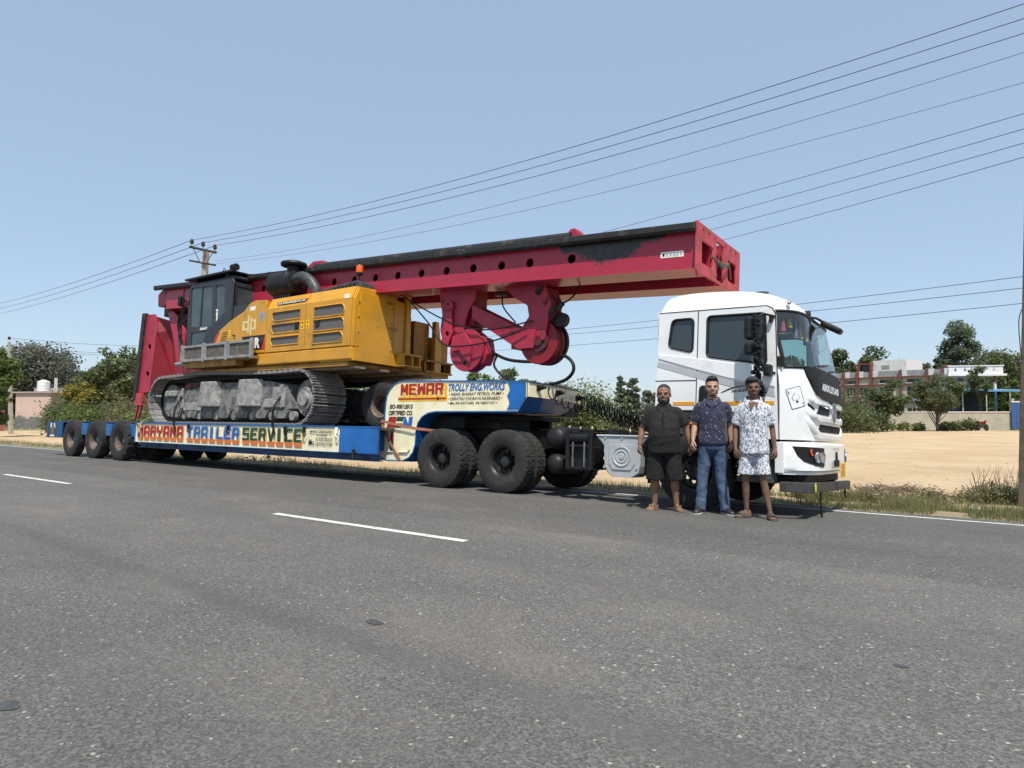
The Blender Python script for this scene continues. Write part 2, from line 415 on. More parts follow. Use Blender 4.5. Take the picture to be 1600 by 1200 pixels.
def leaves(name, clumps, n_, size, m, parent, seed=1, aspect=.55, up=.35, shell=.45, droop=0.):
    rnd = random.Random(seed); v = []; f = []
    w = [c[1][0] * c[1][1] * c[1][2] for c in clumps]; tot = sum(w)
    for (c, r), wi in zip(clumps, w):
        c = Vector(c)
        for _ in range(max(6, int(n_ * wi / tot))):
            d = Vector((rnd.gauss(0, 1), rnd.gauss(0, 1), rnd.gauss(0, 1))).normalized()
            q = (shell + (1 - shell) * rnd.random() ** .7) * (1 + .12 * rnd.gauss(0, 1))
            p = c + Vector((d.x * r[0], d.y * r[1], d.z * r[2])) * q
            nn = (d * .6 + Vector((rnd.gauss(0, .6), rnd.gauss(0, .6), rnd.gauss(0, .6) + up))).normalized()
            t = nn.cross(Vector((rnd.gauss(0, 1), rnd.gauss(0, 1), rnd.gauss(0, 1) - droop))).normalized(); bb = nn.cross(t)
            s_ = size * (.55 + .9 * rnd.random()); k = len(v)
            v += [p - t * s_, p - bb * s_ * aspect, p + t * s_, p + bb * s_ * aspect]
            f.append((k, k + 1, k + 2, k + 3))
    me = bpy.data.meshes.new(name); me.from_pydata([tuple(x) for x in v], [], f); me.materials.append(m)
    return link(name, me, parent)
def clumps_for(h0, h1, rx, ry, nc, cr, seed, shape='oval'):
    rnd = random.Random(seed); out = []
    for i in range(nc):
        while True:
            p = Vector((rnd.uniform(-1, 1), rnd.uniform(-1, 1), rnd.uniform(-1, 1)))
            if p.length <= 1 and p.length > .25: break
        z = (h0 + h1) / 2 + p.z * (h1 - h0) / 2
        k = 1.
        if shape == 'umbrella': z = h0 + (h1 - h0) * (1 - (p.x * p.x + p.y * p.y) * .75) * (.55 + .45 * rnd.random())
        if shape == 'cone': k = 1 - .75 * (z - h0) / (h1 - h0)
        r = cr * (.65 + .7 * rnd.random())
        out.append(((p.x * rx * k, p.y * ry * k, z), (r, r, r * .72)))
    return out
def tree(name, label, pos, h, width, m, cat='tree', nc=16, nleaf=3000, leaf=.22, trunk=.12, base=.3, seed=1, shape='oval', crow=None, bark=None, group=None, lean=0, cr=None, droop=0, shell=.45):
    t = thing(name, label, cat, pos, group=group)
    rnd = random.Random(seed + 99); rx = width / 2
    cl = clumps_for(h * base, h, rx * .8, rx * .8, nc, cr or max(rx * .38, .55), seed, shape)
    mb = MB(); top = Vector((lean * h, 0, h * (base + (1 - base) * .55)))
    pts = catmull([(0, 0, -.25), (lean * h * .3 + rnd.uniform(-.1, .1), rnd.uniform(-.1, .1), h * base * .6), top], 5)
    mb.tube(pts, [trunk * (1.25 - .95 * i / (len(pts) - 1)) for i in range(len(pts))], 9)
    for c, r in cl[:max(5, nc // 2)]:
        s0 = pts[rnd.randint(3, len(pts) - 3)]; e_ = Vector(c); md = (s0 + e_) / 2 + Vector((rnd.uniform(-.2, .2), rnd.uniform(-.2, .2), -.1 * h * rnd.random() * .3))
        pp = catmull([s0, md, e_], 4); mb.tube(pp, [trunk * (.5 - .4 * i / (len(pp) - 1)) for i in range(len(pp))], 5)
    mb.build('trunk', bark or BARK, t, smooth=60)
    leaves('crown', cl, nleaf, leaf, m, t, seed, droop=droop, shell=shell)
    return t
def bush(name, label, pos, h, width, m, n_=1500, leaf=.12, seed=1, cat='bush', group=None, nc=9, depthr=None):
    t = thing(name, label, cat, pos, group=group); rnd = random.Random(seed)
    cl = []
    for i in range(nc):
        a = rnd.uniform(-1, 1); k = math.sqrt(max(0, 1 - a * a)); r = h * (.30 + .22 * rnd.random())
        cl.append(((a * width * .42, rnd.uniform(-1, 1) * (depthr or width * .3) * k, h * (.25 + .42 * rnd.random() * k)), (r * 1.15, r, r)))
    mb = MB()
    for c, r in cl[:6]:
        mb.tube(catmull([(c[0] * .3, c[1] * .3, -.1), (c[0] * .7, c[1] * .7, c[2] * .6), (c[0], c[1], c[2])], 3), [.03, .028, .026, .02, .018, .014, .01], 5)
    mb.build('stem', BARK, t, smooth=60)
    leaves('foliage', cl, n_, leaf, m, t, seed, shell=.35)
    return t
# ================================================================ shared vehicle materials and wheels
BLUE = mat('trailer_blue', '1b5f9f', .4, 0, '17528a', 3, dirt='3a4652', dirtamt=.10, bump=.05, bscale=15)
BLUED = mat('trailer_blue_dark', '1b4a78', .5, 0, '16395c', 3, dirt='25282b', dirtamt=.25)
CREAM = mat('trailer_cream', 'efe6c4', .42, 0, 'e6dab2', 4, dirt='b59f72', dirtamt=.08, dscale=3)
BLACKM = mat('chassis_black', (.008, .008, .0085), .6, 0, (.013, .0125, .012), 6, spec=.25, dirt=(.04, .036, .03), dirtamt=.08, bump=.1)
RUBBER = mat('rubber', (.016, .015, .0145), .85, 0, (.023, .0215, .020), 9, dirt=(.06, .053, .045), dirtamt=.2, dscale=4, bump=.2, bscale=60)
RUBBERD = mat('rubber_dusty', (.020, .0185, .017), .9, 0, (.028, .0255, .023), 9, dirt=(.058, .051, .043), dirtamt=.22, dscale=4, bump=.2, bscale=60)
RIMB = mat('rim_black', (.013, .013, .014), .38, 0, (.025, .024, .022), 8, dirt=(.06, .05, .045), dirtamt=.15)
RIMR = mat('rim_rusty', (.17, .125, .10), .6, 0, (.09, .06, .045), 7, dirt=(.05, .035, .03), dirtamt=.25)
HUBB = mat('hub_blue', '2f86b4', .45, 0, '24688e', 9, dirt='3a3a38', dirtamt=.2)
CHROME = mat('chrome', (.6, .6, .6), .25, 1, (.45, .45, .45), 10)
STEEL = mat('worn_steel', (.30, .29, .28), .45, .8, (.16, .15, .145), 8)
BLK = mat('flat_black', (.008, .008, .008), .6)
HOLE = mat('cavity_black', (.003, .003, .003), .9)
class Veh:
    def __init__(s, name, label, cat, u0):
        s.u0 = u0; s.root = thing(name, label, cat, l2w(u0, 0, 0), (-RHO, 0, 0))
    def part(s, mb, name, m, smooth=None, bevel=0, label=None, seg=2):
        o = mb.build(name, m, s.root, smooth, bevel, seg); o.location = (-s.u0, 0, 0)
        if label: o['label'] = label
        return o
def sub(mb, name, m, parent, smooth=None, bevel=0, seg=2): return mb.build(name, m, parent, smooth, bevel, seg)   # same coordinates as its part
def tyre_mesh(name, Rr, w, rim, tread, m):
    "axis along y, outer face towards -y, centred on the axle"
    h = w / 2; n_ = 144
    prof = [(-h * .62, rim), (-h * .82, rim + .012), (-h * .97, rim + (Rr - rim) * .32), (-h, rim + (Rr - rim) * .55), (-h * .95, Rr - .075), (-h * .86, Rr - .026), (-h * .80, Rr - .004),
            (-h * .52, Rr), (-h * .47, Rr), (-h * .18, Rr + .002), (-h * .12, Rr + .002)]
    prof = prof + [(-t, r) for t, r in reversed(prof)]
    v = []; np_ = len(prof)
    for k in range(n_):
        a = 2 * math.pi * k / n_; ph = k % (9 if tread == 'lug' else 4)
        for j, (t, r) in enumerate(prof):
            rr = r
            if tread == 'lug':
                if 5 <= j <= np_ - 6 and ph in (0, 1, 2) and abs(t) > h * .3: rr = r - .024
            else:
                if j in (5, 6, 7, np_ - 6, np_ - 7, np_ - 8) and ph == 0: rr = r - .014
                if j in (8, 9, 10, np_ - 9, np_ - 10, np_ - 11) and (k + (2 if j < np_ / 2 else 0)) % 5 == 0: rr = r - .010
            v.append((rr * math.cos(a), t, rr * math.sin(a)))
    f = [(k * np_ + j, k * np_ + (j + 1) % np_, ((k + 1) % n_) * np_ + (j + 1) % np_, ((k + 1) % n_) * np_ + j) for k in range(n_) for j in range(np_)]
    mb = MB(); mb.add(v, f); return mb.mesh(name, m, 22)
def rim_mesh(name, rim, w, m, inset, holes=8):
    h = w / 2; mb = MB()
    mb.lathe((0, 0, 0), (0, 1, 0), [(-h * .70, rim - .004), (-h * .78, rim + .014), (-h * .72, rim + .018), (-h * .60, rim - .008), (-h * .45, rim - .03), (inset - .03, rim - .045), (inset + .01, rim - .06)], 40)
    # dished disc with hand holes
    outer = circ(0, 0, rim - .055, 40); hl = []
    for i in range(holes):
        a = 2 * math.pi * i / holes; hl.append([((rim - .125) * math.cos(a) + x, (rim - .125) * math.sin(a) + y) for x, y in circ(0, 0, .030, 10)])
    mb.cur = 1; mb.plate(outer, inset, inset + .012, lambda a, b, t: (a, t, b), hl)  # on trailer wheels the black disc stands for shade inside the dish
    return mb.mesh(name, [m, RIMB], 35)
def hub_mesh(name, m, r, y0, y1, bolts, br):
    mb = MB(); mb.lathe((0, 0, 0), (0, -1, 0), [(-y1, r * 1.25), (-y1 + .02, r * 1.22), (-y1 + .05, r), (-y0 - .03, r * .92), (-y0 - .008, r * .8), (-y0, r * .4), (-y0, .001)], 20)
    for i in range(bolts):
        a = 2 * math.pi * i / bolts; p = Vector((br * math.cos(a), y1 + .0, br * math.sin(a))); mb.cyl(p + Vector((0, .02, 0)), p + Vector((0, -.035, 0)), .016, .014, 6)
    return mb.mesh(name, m, 35)
WHEEL = {}
WHEEL['drive'] = (tyre_mesh('tyre', .522, .275, .262, 'block', RUBBERD), rim_mesh('wheel', .262, .275, RIMB, .055), hub_mesh('hub', RIMB, .105, -.035, .06, 10, .165))
WHEEL['low'] = (tyre_mesh('tyre', .548, .27, .275, 'rib', RUBBER), rim_mesh('wheel', .275, .27, RIMR, .11), hub_mesh('hub', HUBB, .09, .0, .115, 8, .15))
WHEEL['lug'] = (tyre_mesh('tyre', .558, .29, .275, 'lug', RUBBER), WHEEL['low'][1], WHEEL['low'][2])
WHEEL['steer'] = (tyre_mesh('tyre', .522, .28, .262, 'rib', RUBBER), rim_mesh('wheel', .262, .28, RIMB, -.055), hub_mesh('hub', RIMB, .10, -.13, -.05, 10, .165))
def wheel(veh, kind, u, y, z, flip=False):
    ty, ri, hu = WHEEL[kind]
    w = link('wheel', ri, veh.root); w.location = (u - veh.u0, y, z); w.rotation_euler = (0, random.random() * 6, math.pi if flip else 0)
    link('tyre', ty, w); link('hub', hu, w); return w

# block lettering of the sign painter
SW, SH = .30, .19
def _q(x0, y0, x1, y1): return [(x0, y0), (x1, y0), (x1, y1), (x0, y1)]
def _d(xa, ya, xb, yb, w): return [(xa, ya), (xa + w, ya), (xb + w, yb), (xb, yb)]
Lb, Rb, Tb, Bb, Mb = _q(0, 0, SW, 1), _q(1 - SW, 0, 1, 1), _q(0, 1 - SH, 1, 1), _q(0, 0, 1, SH), _q(0, .42, 1, .42 + SH)
GL = {'H': [Lb, Rb, Mb], 'A': [Lb, Rb, Tb, _q(0, .30, 1, .30 + SH)], 'R': [Lb, _q(0, 1 - SH, .9, 1), _q(0, .40, .9, .40 + SH), _q(1 - SW, .47, 1, .93), _d(1 - SW, 0, .55, .45, SW)],
      'Y': [_q(0, .45, SW, 1), _q(1 - SW, .45, 1, 1), _q(0, .40, 1, .40 + SH), _q(.5 - SW / 2, 0, .5 + SW / 2, .5)], 'N': [Lb, Rb, _d(1 - SW, 0, 0, 1, SW)],
      'T': [Tb, _q(.5 - SW / 2, 0, .5 + SW / 2, 1)], 'I': [_q(.2, 0, .2 + SW * 1.4, 1)], 'L': [Lb, Bb], 'E': [Lb, Tb, _q(0, .42, .85, .42 + SH), Bb],
      'S': [Tb, Mb, Bb, _q(0, .42, SW, 1), _q(1 - SW, 0, 1, .6)], 'V': [_d(.5 - SW / 2, 0, 0, 1, SW), _d(.5 - SW / 2, 0, 1 - SW, 1, SW)], 'C': [Lb, Tb, Bb],
      'M': [Lb, Rb, _d(.5 - SW / 2, .25, 0, 1, SW), _d(.5 - SW / 2, .25, 1 - SW, 1, SW)], 'W': [Lb, Rb, _d(0, 0, .5 - SW / 2, .75, SW), _d(1 - SW, 0, .5 - SW / 2, .75, SW)]}
def blocktext(s_, u0, u1, z0, z1, gap=.14, dx=0, dz=0):
    out = []; n_ = len(s_); cw = (u1 - u0) / (n_ + (n_ - 1) * gap)
    for i, ch in enumerate(s_):
        for p in GL[ch]: out.append([(u0 + i * cw * (1 + gap) + x * cw + dx, z0 + y * (z1 - z0) + dz) for x, y in p])
    return out
def flat(polys, y):
    mb = MB(); lay = 0
    for p in polys:
        mb.add([(a, y - lay * 1e-5, b) for a, b in p], [tuple(range(len(p)))]); lay = (lay + 1) % 40
    return mb
def paintmat(name, c): return mat(name, c, .5, 0, None, 8, dirt='8a7a5a', dirtamt=.04, dscale=5)
P_RED, P_BLUE, P_GREEN, P_OR, P_YEL, P_BLK = [paintmat('paint_' + k, c) for k, c in (('red', 'a51c20'), ('blue', '1d62b0'), ('green', '1e4630'), ('orange', 'cf6e2c'), ('yellow', 'f0b51e'), ('black', '1a1716'))]
P_WHT = paintmat('paint_white', 'f2efe4')

# diamond tread plate
m, n, L, b = node_mat('tread_plate_blue'); TREAD = m
tc = N(n, 'ShaderNodeTexCoord').outputs['Object']
b.inputs['Base Color'].default_value = lin('1c68b6'); b.inputs['Roughness'].default_value = .33
mp = N(n, 'ShaderNodeMapping'); mp.inputs[2].default_value = (0, R(45), 0); mp.inputs[3].default_value = (22, 22, 22); L.new(tc, mp.inputs[0])
ck = N(n, 'ShaderNodeTexVoronoi', distance='CHEBYCHEV'); ck.inputs['Scale'].default_value = 1; ck.inputs['Randomness'].default_value = 0; L.new(mp.outputs[0], ck.inputs[0])
bp = N(n, 'ShaderNodeBump'); bp.inputs['Strength'].default_value = .8; bp.inputs['Distance'].default_value = .006
L.new(mrange(n, L, ck.outputs[0], .2, .45, 1, 0), bp.inputs['Height']); L.new(bp.outputs[0], b.inputs['Normal'])
L.new(mixc(n, L, mrange(n, L, noise_n(n, L, tc, 3, 6), .4, .7), lin('1c68b6'), lin('1a5a98')), b.inputs['Base Color'])

# ================================================================ low-bed trailer
T = Veh('lowbed_trailer', 'blue and cream painted low-bed trailer carrying the drilling rig', 'trailer', -15.0)
S = -1.5
to_side = lambda y: (lambda a, b, t: (a, y - t, b))
# deck floor of planks
WOODD = mat('deck_steel', (.06, .055, .05), .8, 0, (.10, .085, .07), 4, bump=.2)
mb = MB(); mb.bx((-18.5, -1.46, .99), (-9.3, 1.46, 1.035)); T.part(mb, 'deck', WOODD)
# side panels
for sgn, nm in ((-1, 'near'), (1, 'far')):
    mb = MB(); y = sgn * 1.485
    mb.bx((-18.52, y - .015, .53), (-10.36 if sgn < 0 else -9.28, y + .015, 1.02))
    sp = T.part(mb, 'side_panel', CREAM if sgn < 0 else BLUED, bevel=.004)
    if sgn < 0: SIDEP = sp
    mb = MB(); mb.bx((-18.54, y - .035, 1.02), (-9.27, y + .05, 1.052)); mb.bx((-18.52, y - .022, .53), (-10.36, y - .017, .545)); mb.bx((-18.545, y - .03, .53), (-18.50, y + .03, 1.02))
    T.part(mb, 'edge_rail', BLUE, bevel=.004)
    mb = MB(); mb.bx((-18.5, sgn * 1.33 - .03, .41), (-9.4, sgn * 1.33 + .03, .53)); mb.bx((-18.5, sgn * 1.33 - .10, .40), (-9.4, sgn * 1.33 + .10, .418))
    T.part(mb, 'under_rail', BLUED)
    mb = MB(); mb.bx((-18.6, sgn * .55 - .02, .42), (-9.2, sgn * .55 + .02, .99)); mb.bx((-18.6, sgn * .55 - .14, .40), (-9.2, sgn * .55 + .14, .425))
    T.part(mb, 'main_beam', BLUED)
for i in range(9):
    u = -18.0 + i * 1.05; mb = MB(); mb.bx((u - .04, -1.46, .60), (u + .04, 1.46, .985)); T.part(mb, 'cross_member', BLUED)
# scalloped tread plate at the front end of the deck side
sc = [(-9.28, .548), (-9.28, 1.018)] + [(-10.36 + (.055 * math.sin(math.pi * ((i % 8) / 8)) * (1 if True else 0)) - .0, 1.018 - .47 * i / 24) for i in range(25)]
mb = MB(); mb.plate(sc, .0, .012, to_side(S - .003)); T.part(mb, 'tread_plate', TREAD)
mb = MB(); mb.bx((-10.36, S, .53), (-9.28, S + .03, 1.02)); T.part(mb, 'side_panel', BLUE)
# lettering
for word, u0, u1, c in (('HARYANA', -18.36, -16.10, P_RED), ('TRAILER', -15.93, -13.72, P_BLUE), ('SERVICE', -13.60, -11.50, P_GREEN)):
    yo = S - .0165
    n_ = len(word); cw = (u1 - u0) / (n_ + (n_ - 1) * .16)
    for i in range(n_):
        xa = u0 + i * cw * 1.16
        sub(flat([[(xa + .035, .605), (xa + cw + .02, .605), (xa + cw, .692), (xa, .692)]], yo), 'letter_shadow', P_OR, SIDEP)
        sub(flat([[(xa + cw + .003, .70), (xa + cw + .028, .66), (xa + cw + .028, .93), (xa + cw + .003, .97)]], yo), 'letter_trim', P_YEL, SIDEP)
    sub(flat(blocktext(word, u0, u1, .70, .975, .16), yo - .002), 'lettering', c, SIDEP)
def tx(s_, u, z, w, h, y, m, par, **k): return text('lettering', s_, w, h, lambda a, b, t: (u + a, y - t, z + b), m, par, **k)
tx('• MANDI GOBINDGARH •', -11.28, .905, .76, .055, S - .017, P_BLK, SIDEP, bold=.02, shear=.2)
tx('•   PUNJAB   •', -11.16, .83, .56, .052, S - .017, P_BLK, SIDEP, bold=.02, shear=.2)
tx('Mo.', -11.28, .655, .20, .12, S - .017, P_BLK, SIDEP, bold=.012, shear=.2)
tx('9133570237', -11.06, .745, .52, .058, S - .017, P_BLK, SIDEP, bold=.015, shear=.2)
tx('1877453100', -11.06, .655, .52, .058, S - .017, P_BLK, SIDEP, bold=.015, shear=.2)
for z in (.93, .78, .66):
    pass
# gooseneck: two box beams with painted cheeks
G = -1.05
low = [(-10.3, .60), (-9.76, .56), (-9.60, .46), (-9.456, .427), (-9.06, .436), (-8.90, .50), (-8.80, .60), (-8.75, .74), (-8.74, 1.0), (-8.70, 1.15), (-8.60, 1.265), (-8.45, 1.335), (-8.256, 1.362), (-6.43, 1.362), (-6.28, 1.59)]
topc = [(-6.28, 1.84), (-9.10, 1.925), (-9.215, 1.915), (-9.35, 1.87), (-9.46, 1.771), (-9.53, 1.66), (-9.555, 1.5), (-9.572, 1.10), (-9.68, 1.02), (-10.3, 1.0)]
cheek = low + topc
CL = lambda P: [(min(a, -6.53 if sgn > 0 else 0), b) for a, b in P]
for sgn in (-1, 1):
    y = sgn * 1.05
    mb = MB(); mb.plate(CL(cheek), 0, .02, lambda a, b, t: (a, y - sgn * .0 - (t if sgn < 0 else -t), b)); o = T.part(mb, 'gooseneck_cheek', CREAM if sgn < 0 else BLACKM)  # far cheek, webs and flanges blackened: shade put into their colour
    if sgn < 0: CHEEK = o
    mb = MB(); mb.plate(CL(cheek), 0, .02, lambda a, b, t: (a, sgn * .62 - (t if sgn < 0 else -t), b)); T.part(mb, 'gooseneck_web', BLACKM)
    # flange that follows the underside and the top
    for pts, nm in ((low[1:], 'lower_flange'), (topc[:-2], 'upper_flange')):
        rings = []; dense = [Vector((p[0], p[1], 0)) for p in CL(pts)]
        for i, p in enumerate(dense):
            d = (dense[min(i + 1, len(dense) - 1)] - dense[max(i - 1, 0)]).normalized(); nn = Vector((-d.y, d.x, 0))
            if nm == 'lower_flange': nn = -nn
            else: nn = -nn
            q = p + nn * .022; ya, yb = sgn * 1.085, sgn * .56
            rings.append([(p.x, ya, p.y), (p.x, yb, p.y), (q.x, yb, q.y), (q.x, ya, q.y)])
        mb = MB(); mb.loft(rings); T.part(mb, nm, BLUE if sgn < 0 else BLACKM, smooth=40)
mb = MB(); mb.bx((-9.2, -.62, 1.80), (-6.5, .62, 1.845)); T.part(mb, 'gooseneck_floor', WOODD)
mb = MB(); mb.bx((-8.5, -.60, 1.37), (-6.7, .60, 1.79)); T.part(mb, 'belly_dark_fill', BLACKM)  # added black block standing for the shade beneath the gooseneck
mb = MB(); mb.bx((-9.35, -.60, .55), (-8.95, 1.04, 1.6)); T.part(mb, 'leg_plate', BLACKM)
mb = MB()
fp = [(-6.26, -1.06), (-6.24, -.6), (-6.30, .0), (-6.40, .7), (-6.50, 1.06)]
mb.loft([[(u, y, 1.60), (u + .02, y, 1.60), (u + .02, y, 1.835), (u, y, 1.835)] for u, y in fp]); FRONTP = T.part(mb, 'front_plate', CREAM)
mb = MB(); mb.loft([[(u - .02, y, 1.83), (u + .035, y, 1.83), (u + .035, y, 1.85), (u - .02, y, 1.85)] for u, y in fp]); sub(mb, 'top_strip', BLUED, FRONTP)
mb = MB(); mb.loft([[(u - .01, y, 1.60), (u - .16, y * .86, 1.36), (u - .9, y * .86, 1.36), (u - .9, y, 1.60)] for u, y in fp]); T.part(mb, 'nose', BLUE)
# tread plate on the cheek near the front, scalloped at the rear edge
sc = [(-6.43, 1.385), (-6.285, 1.596), (-6.285, 1.832)] + [(-6.665 + .05 * abs(math.sin(math.pi * 2 * i / 20)), 1.845 - .46 * i / 20) for i in range(21)]
mb = MB(); mb.plate(sc, .0, .008, to_side(G - .022)); sub(mb, 'tread_plate', TREAD, CHEEK)
# MEWAR and the rest of the sign writing
yg = G - .0235
sub(flat(blocktext('MEWAR', -9.16, -8.05, 1.665, 1.875, .10, .045, -.02) + [_q(-9.22, 1.545, -8.00, 1.64)], yg), 'letter_trim', P_YEL, CHEEK)
sub(flat([[(-9.24, 1.575), (-8.02, 1.575), (-8.02, 1.605), (-9.24, 1.605)]] + blocktext('MEWAR', -9.18, -8.10, 1.665, 1.875, .10), yg - .002), 'lettering', P_RED, CHEEK)
mb = MB(); mb.plate(circ(-8.22, 1.59, .03, 8), 0, .001, to_side(yg - .004)); sub(mb, 'painted_dot', P_BLK, CHEEK)
tx('TROLLY ENG.WORKS', -7.98, 1.715, 1.27, .135, yg, P_BLUE, CHEEK, bold=.03, shear=.25)
tx('• NEAR: BHARAT PETROL PUMP •', -7.96, 1.635, 1.22, .055, yg, P_BLK, CHEEK, bold=.008, shear=.25)
tx('• DERATHU CHORAYA.NASIRABAD •', -7.97, 1.555, 1.20, .055, yg, P_BLK, CHEEK, bold=.008, shear=.25)
tx('• Mo.9414371040, 9414007107 •', -7.98, 1.472, 1.10, .055, yg, P_BLK, CHEEK, bold=.008, shear=.25)
tx('ISO-9001:2015', -9.46, 1.405, .62, .085, yg, P_BLK, CHEEK, bold=.035, shear=.2)
tx('CERTIFIED CO.', -9.48, 1.285, .64, .085, yg, P_BLK, CHEEK, bold=.035, shear=.2)
# the painted M-E-W emblem
za, zb = 1.045, 1.255
sub(flat([[(-9.52, za), (-9.42, za), (-9.36, zb), (-9.46, zb)], [(-9.42, za), (-9.30, za), (-9.26, zb), (-9.36, zb)]], yg), 'emblem', P_RED, CHEEK)
sub(flat([[(-9.30, za), (-9.12, za), (-9.10, 1.13), (-9.28, 1.13)], [(-9.27, 1.17), (-9.09, 1.17), (-9.06, zb), (-9.25, zb)]], yg), 'emblem', P_GREEN, CHEEK)
sub(flat([[(-9.10, za), (-8.86, za), (-8.83, zb), (-8.93, zb), (-8.95, 1.12), (-9.02, zb), (-9.06, zb)]], yg), 'emblem', P_BLUE, CHEEK)
# painted pencil on the lower leg
ua = -9.36
sub(flat([[(ua - .05, .90), (ua + .05, .90), (ua, 1.0)], _q(ua - .05, .82, ua + .05, .90)], yg), 'emblem', P_RED, CHEEK)
sub(flat([_q(ua - .05, .72, ua + .05, .82)], yg), 'emblem', P_GREEN, CHEEK)
sub(flat([_q(ua - .05, .60, ua + .05, .72)], yg), 'emblem', P_BLUE, CHEEK)
sub(flat([[(ua - .09, .45), (ua + .06, .45), (ua + .05, .60), (ua - .05, .60)]], yg), 'emblem', P_WHT, CHEEK)
# ledge across the foot of the leg, and a weld bead
mb = MB(); mb.plate([(-9.76, .585), (-9.30, .585), (-9.30, .60), (-9.76, .60)], 0, .03, to_side(G - .02)); mb.plate([(-9.16, .585), (-8.93, .585), (-8.87, .64), (-8.86, .80), (-8.875, .80), (-8.89, .645), (-8.94, .60), (-9.16, .60)], 0, .03, to_side(G - .02)); sub(mb, 'weld_ledge', CREAM, CHEEK, bevel=.004)
# air and light sockets with hoses on the front plate
for (y, z, q) in ((-.80, 1.76, 0), (-.15, 1.72, 1), (.62, 1.68, 2)):
    u = -6.22 - .04 * q
    mb = MB(); mb.cyl((u, y, z), (u + .10, y, z + .01), .045, .04, 12); mb.cyl((u + .10, y, z + .01), (u + .15, y, z), .03, .02, 10); mb.bx((u - .01, y - .05, z - .05), (u + .015, y + .05, z + .05)); T.part(mb, 'socket', BLACKM, smooth=40, bevel=.004)
# rear bogie frame
for sgn in (-1, 1):
    mb = MB(); mb.bx((-24.3, sgn * .92 - .03, .60), (-18.5, sgn * .92 + .03, 1.03)); T.part(mb, 'frame_beam', BLUE, bevel=.006)
    mb = MB(); mb.bx((-24.32, sgn * 1.15 - .05, 1.03), (-18.52, sgn * 1.15 + .05, 1.052)); T.part(mb, 'edge_rail', BLUE)
mb = MB(); mb.bx((-24.3, -1.15, 1.0), (-18.5, 1.15, 1.028)); T.part(mb, 'rear_floor', BLUED)
for u in (-21.78, -20.24, -18.85):
    for sgn in (-1, 1):
        mb = MB(); mb.bx((u - .20, sgn * 1.40 - .02, .66), (u + .17, sgn * 1.40 + .02, 1.0)); mb.bx((u - .16, sgn * .95, .70), (u - .12, sgn * 1.39, 1.0)); mb.bx((u + .12, sgn * .95, .70), (u + .16, sgn * 1.39, 1.0)); T.part(mb, 'outrigger', BLUE, bevel=.006)
mb = MB(); mb.bx((-24.34, -1.47, .545), (-24.28, 1.47, 1.03)); T.part(mb, 'tail_plate', BLUE, bevel=.005)
mb = MB(); mb.bx((-24.28, -1.48, .545), (-23.18, -1.45, 1.03)); TP = T.part(mb, 'tail_panel', BLUED, bevel=.004)
sub(flat([[(-24.05, .57), (-23.72, .57), (-23.72, .62), (-24.05, .62)], [(-24.06, .86), (-23.98, .80), (-23.96, .99), (-24.04, .99)], [(-23.82, .99), (-23.74, .99), (-23.68, .84), (-23.75, .86)]], -1.483), 'painted_picture', P_WHT, TP)
sub(flat([[(-23.98, .63), (-23.77, .63), (-23.75, .85), (-23.84, .97), (-23.93, .97), (-24.0, .85)]], -1.484), 'painted_picture', mat('paint_ochre', '8a6a2a', .5, 0, '5d5a2c', 14), TP)
for u, k in ((-22.55, 'low'), (-21.02, 'low'), (-19.46, 'lug')):
    for y in (-1.365, -.60, .60, 1.365): wheel(T, k if y == -1.365 or k == 'low' else 'lug', u, y, .545 if k != 'lug' else .553, y > 0)
    mb = MB()
    mb.cyl((u, -1.3, .52), (u, -.45, .52), .06, .06, 12); T.part(mb, 'axle', BLACKM, smooth=40)
    mb = MB(); mb.cyl((u, .45, .52), (u, 1.3, .52), .06, .06, 12); T.part(mb, 'axle', BLACKM, smooth=40)
# lashing hooks hung along the deck edge
random.seed(5)
for u in (-15.85, -14.15, -12.05, -11.42, -10.42, -9.9):
    mb = MB(); z = .97
    if u == -9.9: z = .56
    mb.bx((u - .035, S - .05, z - .07), (u + .035, S - .02, z + .05)); mb.tube([(u, S - .05, z - .02), (u + .02, S - .07, z - .10), (u + .06, S - .06, z - .15), (u + .09, S - .05, z - .08)], .014, 6)
    T.part(mb, 'lashing_hook', BLACKM if u != -10.42 else P_WHT, bevel=.004)
# ================================================================ tractor unit
WHITE = mat('cab_white', (.78, .785, .775), .3, 0, (.74, .745, .735), 2, coat=.4, dirt=(.56, .53, .47), dirtamt=.05, dscale=2.2)
GREYS = mat('sticker_grey', (.42, .44, .45), .35, 0, (.40, .42, .43), 4)
PLB = mat('plastic_black', (.010, .010, .011), .5, 0, (.016, .0155, .015), 9, bump=.05, spec=.3)
PLG = mat('plastic_dark_grey', (.036, .038, .04), .5, 0, (.07, .07, .07), 9)
AMBER = mat('amber_strip', 'e09a1c', .35)
DGLASS = mat('side_glass', (.030, .045, .052), .07, 0, (.036, .05, .056), 2, spec=.6)
def glassmat(name, tint, refl):
    m, n, L, b = node_mat(name); n.nodes.remove(b)
    t = N(n, 'ShaderNodeBsdfTransparent'); t.inputs[0].default_value = lin(tint)
    g = N(n, 'ShaderNodeBsdfGlossy'); g.inputs['Roughness'].default_value = .02
    fr = N(n, 'ShaderNodeLayerWeight'); pw = N(n, 'ShaderNodeMath', operation='POWER'); pw.inputs[1].default_value = 4.5; L.new(fr.outputs['Facing'], pw.inputs[0])
    mx = N(n, 'ShaderNodeMixShader'); L.new(mrange(n, L, pw.outputs[0], 0, 1, refl, 1), mx.inputs[0])
    L.new(t.outputs[0], mx.inputs[1]); L.new(g.outputs[0], mx.inputs[2]); L.new(mx.outputs[0], n.nodes['Material Output'].inputs[0]); return m
WSG = glassmat('windscreen_glass', (.70, .84, .81), .09)
LENS = glassmat('lamp_lens', (.9, .9, .9), .05)
